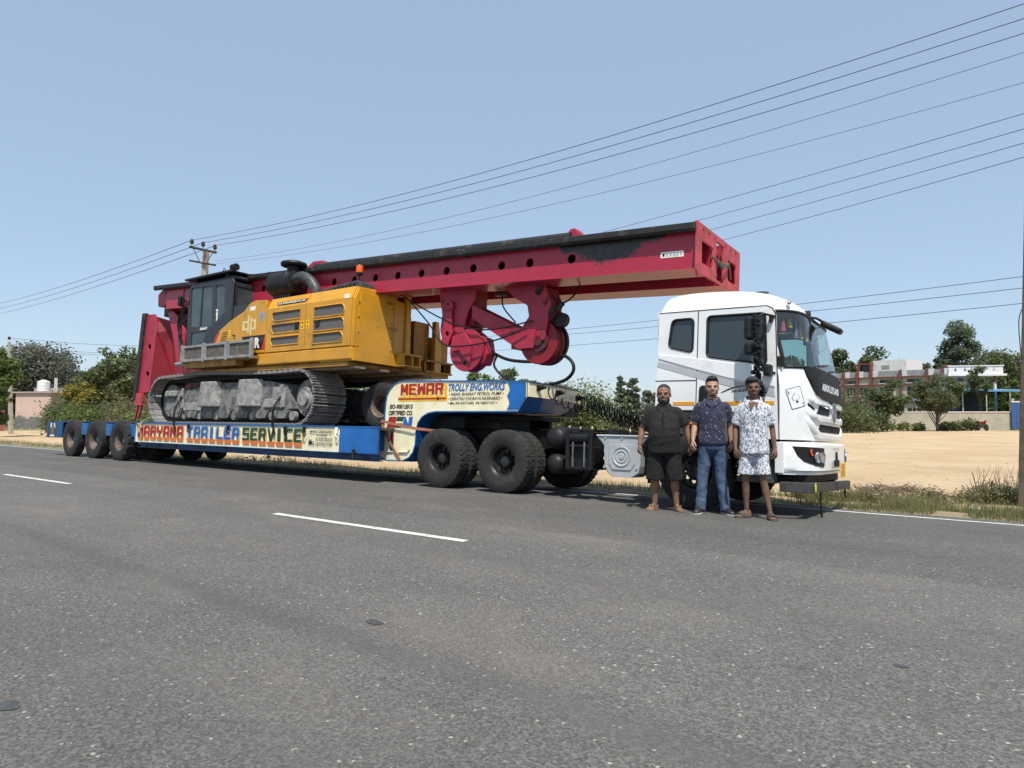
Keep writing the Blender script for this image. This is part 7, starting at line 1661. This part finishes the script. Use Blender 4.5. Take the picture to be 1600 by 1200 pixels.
# blue gate
g0 = base(1587, 65.2); GT = thing('blue_gate', 'blue sheet metal gate beside the compound wall end', 'gate', (g0.x, g0.y, -.5), (0, 0, math.atan2(ew.y, ew.x)))
GB_ = mat('gate_blue', (.03, .09, .25), .5, 0, (.04, .10, .24), 2)
for k in range(4):
    mb = MB(); mb.bx((-.35 + .42 * k, 0, .15), (.06 + .42 * k, .05, 2.75)); mb.build('gate_panel', GB_, GT, bevel=.01)
mb = MB(); mb.bx((-.38, -.03, 2.72), (1.4, .06, 2.84)); mb.build('gate_frame', WHP, GT)
# blue roofed sheds
def shed(name, label, xa, xb, d, z0, z1, dep, post=True):
    a, b_ = base(xa, d), base(xb, d); e = Vector((b_.x - a.x, b_.y - a.y, 0)); l = e.length
    t = thing(name, label, 'shed', (a.x, a.y, -.45), (0, 0, math.atan2(e.y, e.x)))
    nn = int(l / .16); v = []
    for i in range(nn + 1):
        x = l * i / nn; dz = .03 * (i % 2); v += [(x, -.5, z0 + dz), (x, dep, z1 + dz)]
    mb = MB(); mb.add(v, [(2 * i, 2 * i + 2, 2 * i + 3, 2 * i + 1) for i in range(nn)]); o = mb.build('roof_sheet', SHEET, t); o.modifiers.new('s', 'SOLIDIFY').thickness = .02
    mb = MB(); mb.bx((0, -.52, z0 - .14), (l, -.44, z0 - .02)); mb.build('fascia', SHEET, t)
    mb = MB(); mb.bx((0, dep - .1, 0), (l, dep, z1 - .1)); mb.build('back_wall', mat('shed_inner_shade', (.03, .045, .06), .8), t)  # shade inside the open shed is put into the wall colour
    mb = MB(); mb.bx((-.1, 0, 0), (0, dep, z0 - .1)); mb.build('end_wall', mat('shed_inner_shade', (.03, .045, .06), .8), t)
    for i in range(int(l / 2.4) + 1):
        mb = MB(); x = min(l - .05, .05 + i * 2.4); mb.cyl((x, -.4, 0), (x, -.4, z0 - .05), .05, .05, 8); mb.build('post', PW, t)
    return t
shed('blue_shed', 'long open shed with blue sheet roof behind the compound wall', 1500, 1600, 68.5, 3.95, 4.25, 5)
shed('blue_shed', 'small blue roofed lean-to half hidden behind the young tree', 1392, 1434, 70, 3.0, 3.3, 2.5)
# motorcycle standing by the wall
mc = base(1534, 60); MC = thing('motorcycle', 'small red motorcycle parked on the sand by the compound wall', 'motorcycle', mc, (0, 0, R(-60)))
mcr = mat('motorcycle_red', (.35, .03, .035), .3)
for x in (-.62, .62):
    mb = MB(); mb.lathe((x, -.05, .29), (0, 1, 0), [(0, .20), (0, .27), (.05, .29), (.10, .27), (.10, .20)], 20); w_ = mb.build('wheel', RUBBER, MC, smooth=40)
    mb = MB(); mb.lathe((x, -.02, .29), (0, 1, 0), [(0, .03), (0, .2), (.04, .2), (.04, .03)], 14); mb.build('rim', STEEL, w_, smooth=40)
mb = MB(); mb.sphere((.15, 0, .72), .2, 12, 8, (1.4, .75, .7)); mb.build('fuel_tank', mcr, MC, smooth=60)
mb = MB(); mb.bx((-.65, -.12, .70), (-.08, .12, .80)); mb.build('seat', PLB, MC, bevel=.03)
mb = MB(); mb.bx((-.3, -.14, .25), (.3, .14, .6)); mb.build('engine', STEEL, MC, bevel=.04)
mb = MB(); mb.tube([(.62, 0, .29), (.42, 0, .95)], .035, 8); mb.tube([(.36, -.33, 1.02), (.42, 0, .98), (.36, .33, 1.02)], .018, 6); mb.build('fork', STEEL, MC)
mb = MB(); mb.sphere((.52, 0, .86), .11, 12, 8, (.8, 1, 1)); mb.build('headlamp', mcr, MC, smooth=60)
mb = MB(); mb.bx((-.80, -.08, .62), (-.5, .08, .68)); mb.bx((.35, -.08, .60), (.85, .08, .63)); mb.build('mudguard', mcr, MC)['kind'] = 'stuff'
# ---- pink house on the left
pm, n, L, b = node_mat('plaster_pink'); tc = N(n, 'ShaderNodeTexCoord').outputs['Object']; sep = N(n, 'ShaderNodeSeparateXYZ'); L.new(tc, sep.inputs[0])
nz1 = noise_n(n, L, tc, .8, 6, .6); nz2 = noise_n(n, L, tc, 4, 6, .65)
c1 = mixc(n, L, mrange(n, L, nz1, .4, .65), lin((.62, .44, .36)), lin((.54, .40, .34)))
c1 = mixc(n, L, mrange(n, L, nz2, .62, .7), c1, lin((.42, .30, .25)))
dm = N(n, 'ShaderNodeMath', operation='MULTIPLY_ADD'); dm.inputs[1].default_value = .9; L.new(nz1, dm.inputs[0]); L.new(mrange(n, L, sep.outputs[2], 0, 1.9, .72, 0), dm.inputs[2])
c2 = mixc(n, L, mrange(n, L, nz2, .45, .6), lin((.20, .185, .17)), lin((.12, .115, .11)))
L.new(mixc(n, L, mrange(n, L, dm.outputs[0], .70, .74), c1, c2), b.inputs['Base Color']); b.inputs['Roughness'].default_value = .95
h0, h1 = base(24, 70), base(79, 69); eh = Vector((h1.x - h0.x, h1.y - h0.y, 0)); LH = eh.length
HS = thing('pink_house', 'small flat-roofed pink house with damp-stained wall on the left', 'house', (h0.x, h0.y, -.4), (0, 0, math.atan2(eh.y, eh.x)))
mb = MB(); mb.bx((0, 0, -.3), (LH, 4.5, 3.65)); mb.build('wall', pm, HS)
mb = MB(); mb.bx((-1.6, 1.5, -.3), (0.0, 5.5, 3.2)); mb.build('side_room', mat('plaster_violet_shade', (.36, .30, .33), .9, 0, (.30, .25, .26), 1.5), HS)  # violet tone paints in the shade on the side of the house
mb = MB(); mb.bx((-.40, 1.46, .2), (-.06, 1.5, 2.4)); mb.build('door', WIN, HS)
mb = MB(); mb.bx((-.25, -.2, 3.65), (LH + 1.7, 4.2, 3.80)); RS_ = mb.build('roof_slab', mat('slab_concrete', (.42, .34, .29), .9, 0, (.33, .27, .24), 3), HS)
mb = MB(); mb.bx((.3, 1.8, 3.8), (LH - 1.3, 4.2, 4.25)); mb.build('parapet', GRP, HS)
for k in range(7):
    mb = MB(); mb.bx((.2 + .55 * k, -.12 - .1 * (k % 3), -.35), (.55 + .55 * k, .05, -.1 + .06 * (k % 2))); mb.build('plinth_stone', PW, HS, bevel=.03)
tp = base(67, 71); mb = MB(); WTK = thing('water_tank', 'white ribbed plastic water tank on the pink house roof', 'water tank', (tp.x, tp.y, 3.40))
prof = []; 
for k in range(7): prof += [(.08 + .15 * k, .58), (.12 + .15 * k, .60), (.16 + .15 * k, .58)]
mb.lathe((0, 0, 0), (0, 0, 1), [(0, .01), (0, .56)] + prof + [(1.16, .45), (1.22, .25), (1.30, .22), (1.32, .01)], 24); mb.build('tank_body', mat('tank_white', (.72, .72, .70), .5), WTK, smooth=40)
mb = MB(); mb.cyl((0, 0, 1.30), (0, 0, 1.38), .24, .22, 16); mb.build('lid', PLB, WTK, smooth=40)
mb = MB(); mb.tube([(.58, .1, 1.05), (.95, .1, 1.05), (.95, .1, 0)], .04, 6); mb.tube([(.58, .1, .1), (.95, .1, .1)], .04, 6); mb.build('pipe', PW, WTK, smooth=40)
pp = base(86, 69.5); mb = MB(); mb.bx((-.11, -.11, 0), (.11, .11, 1.4)); o = mb.build('roof_post', PW); o.location = (pp.x, pp.y, 3.42); tag(o, 'short white post standing on the pink house roof slab', 'post')
bk = base(2, 62); mb = MB(); mb.bx((-.3, -.2, -.2), (.25, .2, 1.9)); o = mb.build('brick_pillar', mat('brick_red', (.34, .12, .07), .9, 0, (.25, .09, .06), 6)); o.location = bk; tag(o, 'red brick pillar at the left picture edge', 'pillar')
# ---- poles
CON = mat('pole_concrete', (.40, .36, .29), .9, 0, (.32, .29, .24), 3, dirt=(.2, .18, .15), dirtamt=.15, bump=.3, bscale=20)
INS = mat('insulator', (.03, .022, .02), .35)
IRON = mat('angle_iron', (.04, .038, .036), .7)
def pole(label, b, top, w0, w1, arms, rotz):
    t = thing('power_pole', label, 'power pole', b); ax = Vector(top) - Vector(b); mb = MB(); rings = []
    R_ = Matrix.Rotation(rotz, 3, 'Z')
    for k in (0, 1):
        c = Vector((0, 0, -.4)) if k == 0 else ax; w = (w0, w1)[k]
        rings.append([c + R_ @ Vector((sx_ * w / 2, sy_ * w * .35, 0)) for sx_, sy_ in ((-1, -1), (1, -1), (1, 1), (-1, 1))])
    mb.loft(rings); mb.build('shaft', CON, t, bevel=.012)
    return t
pc_b = base(304, 28); pc_t = at(322, 391, 28)
PC = pole('concrete power pole with crossarms rising behind the rig cab', pc_b, pc_t, .34, .22, None, .4)
def wp(x, y, d): return at(x, y, d) - pc_b
for nm, p0, p1, r in (('crossarm', (296, 385.5), (338, 394.5), .05), ('crossarm', (296, 407), (337, 414.5), .04), ('brace', (302, 388), (312, 409), .022), ('brace', (333, 394), (322, 411), .022)):
    mb = MB(); a, c = wp(*p0, 27.8), wp(*p1, 27.4); mb.tube([a, c], r, 4); mb.build(nm, IRON, PC)
INSP = []
for x, y in ((300, 377), (317.5, 381), (336, 385.5)):
    p = wp(x, y, 27.7); mb = MB(); mb.lathe(p + Vector((0, 0, -.12)), (0, 0, 1), [(0, .03), (.04, .075), (.10, .08), (.14, .06), (.18, .065), (.21, .03), (.22, .001)], 12); mb.tube([p + Vector((0, 0, -.12)), p + Vector((0, 0, -.30))], .015, 6); mb.build('insulator', INS, PC, smooth=40); INSP.append(p + pc_b + Vector((0, 0, .05)))
pl_b = base(18.5, 53); pl_t = at(14.5, 534, 53)
PL = pole('concrete power pole in front of the pink house', pl_b, pl_t, .34, .20, None, .2)
for x, y in ((14.5, 528), (25.5, 543)):
    p = at(x, y, 53) - pl_b; mb = MB(); mb.lathe(p + Vector((0, 0, -.15)), (0, 0, 1), [(0, .03), (.05, .10), (.2, .11), (.26, .04), (.27, .001)], 10); mb.build('insulator', INS, PL, smooth=40)
mb = MB(); mb.tube([at(14, 550, 53) - pl_b, at(26, 548, 52.6) - pl_b], .04, 4); mb.build('crossarm', IRON, PL)
pr_b = base(1599, 11.9); pr_b.z -= .0; pr_t = at(1618, 40, 11.9)
_c = CON; CON = mat('pole_dark', (.12, .10, .08), .9, 0, (.08, .068, .055), 4, dirt=(.2, .17, .13), dirtamt=.15, bump=.4, bscale=14)
PR = pole('weathered dark concrete pole at the right picture edge in the verge', pr_b, pr_t, .26, .20, None, R(-8)); CON = _c
mb = MB(); mb.tube(catmull([at(1599, 478, 11.7) - pr_b, at(1592, 500, 11.7) - pr_b, at(1594, 540, 11.7) - pr_b, at(1597, 562, 11.7) - pr_b], 5), .008, 5); mb.build('loose_wire', INS, PR)
for x, y in ((1591.5, 561), (1591.5, 566)):
    mb = MB(); mb.sphere(at(x, y, 11.7) - pr_b, .028, 8, 6); mb.build('insulator', INS, PR, smooth=60)
# ---- wires
WIRE = mat('wire', (.055, .055, .06), .5, .4)
def wire(a, b_, sag, r, label, grp, n_=26):
    a, b_ = Vector(a), Vector(b_); pts = [a.lerp(b_, i / n_) - Vector((0, 0, sag * 4 * (i / n_) * (1 - i / n_))) for i in range(n_ + 1)]
    mb = MB(); mb.tube([p - a for p in pts], r, 5); o = mb.build('power_line', WIRE, smooth=60); o.location = a; tag(o, label, 'power line', grp)
def far_end(x, y, z, k=1.25, frm=None):
    p = atz(x, y, z); return p if frm is None else frm + (p - frm) * k
gA = 'high wires from the pole behind the rig to the upper right'
for i, y in enumerate((6, 29, 52)):
    e = atz(1600, y, 8.6) + Vector((0, 0, .533)); a = INSP[i]; wire(a, a + (e - a) * 1.3, .75, .0085, ('topmost', 'second from the top', 'third from the top')[i] + ' of the power lines rising to the upper right corner', gA)
for i, ((x0, y0), y) in enumerate((((337, 408), 82), ((330, 413), 129))):
    a = at(x0, y0, 27.5); e = atz(1600, y, 7.2) + Vector((0, 0, .568)); wire(a, a + (e - a) * 1.3, .8, .005, ('upper', 'lower')[i] + ' of the two thin wires below the three high power lines', gA)
for i, ((x0, y0), y) in enumerate((((700, 424), 168), ((760, 428), 192), ((820, 430), 214), ((900, 430), 236))):
    a = at(x0, y0, 42); e = at(1600, y, 17.5); wire(a, a + (e - a) * 1.25, .25, .0095, ('topmost', 'second', 'third', 'lowest')[i] + ' of the four power lines coming from behind the mast head', 'lines above the lorry cab')
for i, ((x0, y0), y) in enumerate((((690, 531), 424), ((690, 536), 442), ((690, 552), 466))):
    a = at(x0, y0, 60); e = at(1600, y, 26); wire(a, a + (e - a) * 1.2, .35, .013, ('top', 'middle', 'bottom')[i] + ' of the three power lines passing behind the lorry cab', 'lines behind the lorry cab')
for i, y in enumerate((466, 474, 482)):
    e = at(0, y + 4, 60); a = INSP[i]; wire(a, a + (e - a) * 1.25, .35, .012, ('top', 'middle', 'bottom')[i] + ' power line from the pole behind the rig to the left edge', 'lines leaving the picture on the left')
for i, ((x0, y0), (x1, y1)) in enumerate((((14.5, 528), (330, 538)), ((25.5, 543), (330, 548)), ((14, 546), (330, 551)))):
    a = at(x0, y0, 53); wire(a, at(x1, y1, 66), .35, .013, ('top', 'middle', 'bottom')[i] + ' thin wire from the pole by the pink house', 'wires from the pole by the pink house')
# ================================================================ verge growth, litter, lashings
rnd = random.Random(12); v = []; f = []
def blade(p, h, w, lean):
    k = len(v); a = rnd.uniform(0, 6.283); d = Vector((math.cos(a), math.sin(a), 0)); s_ = Vector((-d.y, d.x, 0)) * w
    m_ = p + d * lean * .4 + Vector((0, 0, h * .6)); t = p + d * lean + Vector((0, 0, h))
    v.extend([p - s_, p + s_, m_ + s_ * .6, m_ - s_ * .6, t]); f.append((k, k + 1, k + 2, k + 3)); f.append((k + 3, k + 2, k + 4))
for X0, X1, n_, hmax in ((-2.6, 5.5, 22000, .17), (-5.5, -2.6, 3600, .15), (-17, -5.5, 5200, .14), (-45, -17, 7000, .18)):
    for _ in range(n_):
        X = rnd.uniform(X0, X1); q = rnd.random()
        Y = 11.15 + 2.0 * q ** .8 + .12 * rnd.gauss(0, 1)
        if noise.noise(Vector((X * .9, Y * 1.1, 0))) < -.38 + .35 * q: continue
        if Y < 11.08: continue
        h = hmax * (.25 + .75 * rnd.random()) * (.5 + .9 * min(1, (Y - 11.1)))
        blade(Vector((X, Y, zground(X, Y) - .01)), h, .003 + .003 * rnd.random(), h * rnd.uniform(.1, .8))
me = bpy.data.meshes.new('verge_grass'); me.from_pydata([tuple(x) for x in v], [], f); me.materials.append(LF['grass']); o = link('verge_grass', me); o['kind'] = 'stuff'; o['label'] = 'dry green grass along the road verge'
def low_growth(name, label, spots, lf, size, per, seed):
    cl = []
    for (px, py, d, r) in spots:
        p = at(px, py, d); z = zground(p.x, p.y)
        cl.append(((p.x, p.y, z + r * .55), (r * 1.2, r, r * .8)))
    o = leaves(name, cl, per * len(cl), size, LF[lf], None, seed, up=.6, shell=.1); o['kind'] = 'stuff'; o['label'] = label; return o
sp1 = []
for i in range(46):
    x = 1235 + 365 * rnd.random(); d = 11.6 + 1.4 * rnd.random(); sp1.append((x, 700, d, .10 + .13 * rnd.random() * (1.5 if x > 1520 else 1)))
low_growth('verge_weeds', 'leafy grey-green weeds on the road verge ahead of the lorry', sp1, 'olive', .022, 190, 3)
sp2 = [(1535 + 62 * rnd.random(), 700, 12.2 + 1.0 * rnd.random(), .20 + .12 * rnd.random()) for i in range(14)]
low_growth('verge_weeds', 'taller leafy weeds round the foot of the right edge pole', sp2, 'grass', .024, 260, 4)
sp3 = [(x, 700, d, r) for x, d, r in ((395, 21, .18), (420, 21.5, .22), (440, 21, .2), (455, 21.5, .15), (235, 28, .45), (241, 28, .5), (480, 19.5, .14), (385, 22, .14), (1240, 12.4, .16), (1255, 12.2, .14))]
low_growth('verge_weeds', 'small green weeds on the sand seen beneath the trailer', sp3, 'mid', .035, 150, 5)
# dry brushwood
mb = MB(); rnd = random.Random(6)
for i in range(260):
    p = at(1335 + 95 * rnd.random(), 700, 13.6 + .8 * rnd.random()); z = zground(p.x, p.y); a = rnd.uniform(0, 6.28); l = rnd.uniform(.1, .36)
    q = Vector((p.x, p.y, z + .02 + .10 * rnd.random())); mb.tube([q, q + Vector((math.cos(a) * l, math.sin(a) * l, rnd.uniform(-.02, .16)))], [.006, .003], 3, cap=False)
for i in range(70):
    p = at(1515 + 80 * rnd.random(), 700, 12.3 + .9 * rnd.random()); z = zground(p.x, p.y); q = Vector((p.x, p.y, z)); h = rnd.uniform(.3, .72); dx = rnd.uniform(-.16, .2)
    mb.tube([q, q + Vector((dx * .4, 0, h * .55)), q + Vector((dx, rnd.uniform(-.1, .1), h))], [.006, .005, .003], 3, cap=False)
o = mb.build('dry_brush', mat('dry_twig', (.17, .125, .085), .9, 0, (.10, .075, .055), 9)); o['kind'] = 'stuff'; o['label'] = 'dry brushwood and stalks on the verge'
# stones and clods on the sand
mb = MB()
for i in range(330):
    x = rnd.uniform(-120, 1650); d = rnd.uniform(13, 55) if rnd.random() < .7 else rnd.uniform(12, 20); p = at(x, 644, d)
    if p.y < 12.6: continue
    r = rnd.uniform(.010, .036); mb.sphere((p.x, p.y, zground(p.x, p.y) + r * .1), r, 6, 4, (rnd.uniform(.8, 1.5), rnd.uniform(.8, 1.4), .7))
o = mb.build('stones', mat('clod', (.40, .30, .19), .95, 0, (.30, .22, .15), 3), smooth=80); o['kind'] = 'stuff'; o['label'] = 'scattered clods and stones on the sand'
# grit on the asphalt
mb = MB()
for i in range(420):
    X = rnd.uniform(-14, 4); Y = rnd.uniform(1.6, 8.0); r = rnd.uniform(.002, .0065); mb.sphere((X, Y, zroad(Y) + r * .5), r, 5, 3, (1.2, 1, .8))
o = mb.build('grit', mat('grit', (.34, .32, .29), .9, 0, (.2, .19, .18), 30)); o['kind'] = 'stuff'; o['label'] = 'loose grit on the asphalt'
p = atz(1522, 796, -.17); mb = MB(); vv = []; n_ = 7
for j in range(n_):
    for i in range(n_):
        a, c = i / (n_ - 1) - .5, j / (n_ - 1) - .5; vv.append((a * .16, c * .11, .035 + .05 * noise.noise(Vector((i * .9, j * .9, 3))) - .05 * (a * a + c * c)))
mb.add(vv, [(j * n_ + i, j * n_ + i + 1, (j + 1) * n_ + i + 1, (j + 1) * n_ + i) for j in range(n_ - 1) for i in range(n_ - 1)])
o = mb.build('plastic_litter', mat('litter_white', (.62, .62, .60), .5), smooth=30); o.location = (p.x, p.y + .35, zground(p.x, p.y + .35) + .05); tag(o, 'crumpled white plastic litter in the verge grass', 'litter'); o.modifiers.new('s', 'SOLIDIFY').thickness = .004
# pale rock slab behind the trailer tail
b_ = base(188, 34); mb = MB(); mb.plate([(-.5, 0), (-.46, .62), (-.2, .74), (.32, .82), (.36, .0)], -.25, .25, lambda a, b, t: (a, t + .05 * b, b)); o = mb.build('stone_slab', mat('slab_yellow', (.50, .42, .22), .9, 0, (.42, .35, .2), 4, bump=.4, bscale=8), bevel=.05); o.location = b_ + Vector((0, 0, .35)); tag(o, 'pale yellow stone block behind the trailer wheels', 'stone')
# ---- lashings (truck coordinates)
def lash(name, label, cat, mb, m, u0, smooth=60):
    t = mb.build(name, m, None, smooth); t.location = l2w(u0, 0, 0); t.rotation_euler = (-RHO, 0, 0)
    for q in t.data.vertices: q.co.x -= u0
    return tag(t, label, cat)
STRAP = mat('strap_orange', (.42, .16, .07), .8, 0, (.30, .11, .05), 12)
def band(mb, pts, w):
    P_ = [Vector(p) for p in pts]; rg = []
    for i, p in enumerate(P_):
        d = (P_[min(i + 1, len(P_) - 1)] - P_[max(i - 1, 0)]).normalized(); s_ = d.cross(Vector((0, -1, 0))).normalized() * w
        rg.append([p - s_, p + s_, p + s_ + Vector((0, -.006, 0)), p - s_ + Vector((0, -.006, 0))])
    mb.loft(rg)
mb = MB(); band(mb, [(-9.62, -1.12, 1.15), (-9.40, -1.11, .80), (-9.10, -1.09, .44)], .022); lash('ratchet_strap', 'orange lashing strap running down the gooseneck leg', 'strap', mb, STRAP, -9.6)
mb = MB(); band(mb, [(-9.62, -1.13, 1.17), (-9.1, -1.12, 1.09), (-8.75, -1.12, 1.04), (-8.2, -.9, .99)], .024); lash('ratchet_strap', 'orange lashing strap running from the gooseneck leg towards the drive wheels', 'strap', mb, STRAP, -9.6)
mb = MB(); mb.lathe((-9.64, -1.12, 1.16), (0, 1, 0), [(-.015, .05), (0, .07), (.015, .05), (0, .035)], 16, closed=True); lash('lashing_ring', 'dark iron ring holding the orange straps', 'ring', mb, BLACKM, -9.6)
def chain(pts, r=.022):
    mb = MB(); P_ = catmull(pts, 8); L_ = 0
    for i in range(0, len(P_) - 1):
        a, c = P_[i], P_[i + 1]; m_ = (a + c) / 2; d = (c - a).normalized(); x, y, _ = frame(a, c); s_ = x if i % 2 else y; l = (c - a).length * .75
        ring = [m_ + d * math.cos(t) * l + s_ * math.sin(t) * r for t in [k * math.pi / 4 for k in range(8)]]; mb.tube(ring + ring[:2], .009, 5, cap=False)
    return mb
lash('tie_chain', 'dark lashing chain hanging from the rear end of the track to the deck', 'chain', chain([(-16.42, -1.44, 1.70), (-16.52, -1.53, 1.40), (-16.50, -1.56, 1.12), (-16.44, -1.55, .84)]), BLACKM, -16.4)
lash('tie_chain', 'dark lashing chain hanging from the front eye of the track to the deck', 'chain', chain([(-12.40, -1.44, 1.66), (-12.48, -1.53, 1.40), (-12.46, -1.56, 1.12), (-12.38, -1.55, .84)]), BLACKM, -12.4)
mb = MB(); rnd = random.Random(3); P_ = [(-17.75, -1.40, 1.25), (-18.05, -1.50, 1.12), (-18.22, -1.545, 1.0)]
for k in range(26): P_.append((-18.22 + rnd.uniform(-.14, .12), -1.55 + rnd.uniform(-.03, .02), .92 + rnd.uniform(-.14, .12)))
P_ += [(-18.12, -1.55, .75), (-18.15, -1.55, .50)]
mb.tube(catmull(P_, 4), .011, 5); lash('tie_rope', 'knotted pale yellow rope at the rear end of the trailer lettering', 'rope', mb, mat('rope', (.45, .34, .16), .9, 0, (.5, .45, .36), 14), -18.2)
# spare wheel standing on the deck behind the gooseneck
SPW = thing('spare_wheel', 'spare lorry wheel standing on the deck against the gooseneck', 'wheel', l2w(-10.2, -.55, 1.04), (-RHO, 0, .15))
w_ = link('rim', WHEEL['low'][1], SPW); w_.location = (0, 0, .46); w_.scale = (.86, .86, .86)
w_ = link('tyre', WHEEL['low'][0], SPW); w_.location = (0, 0, .46); w_.scale = (.86, .86, .86)
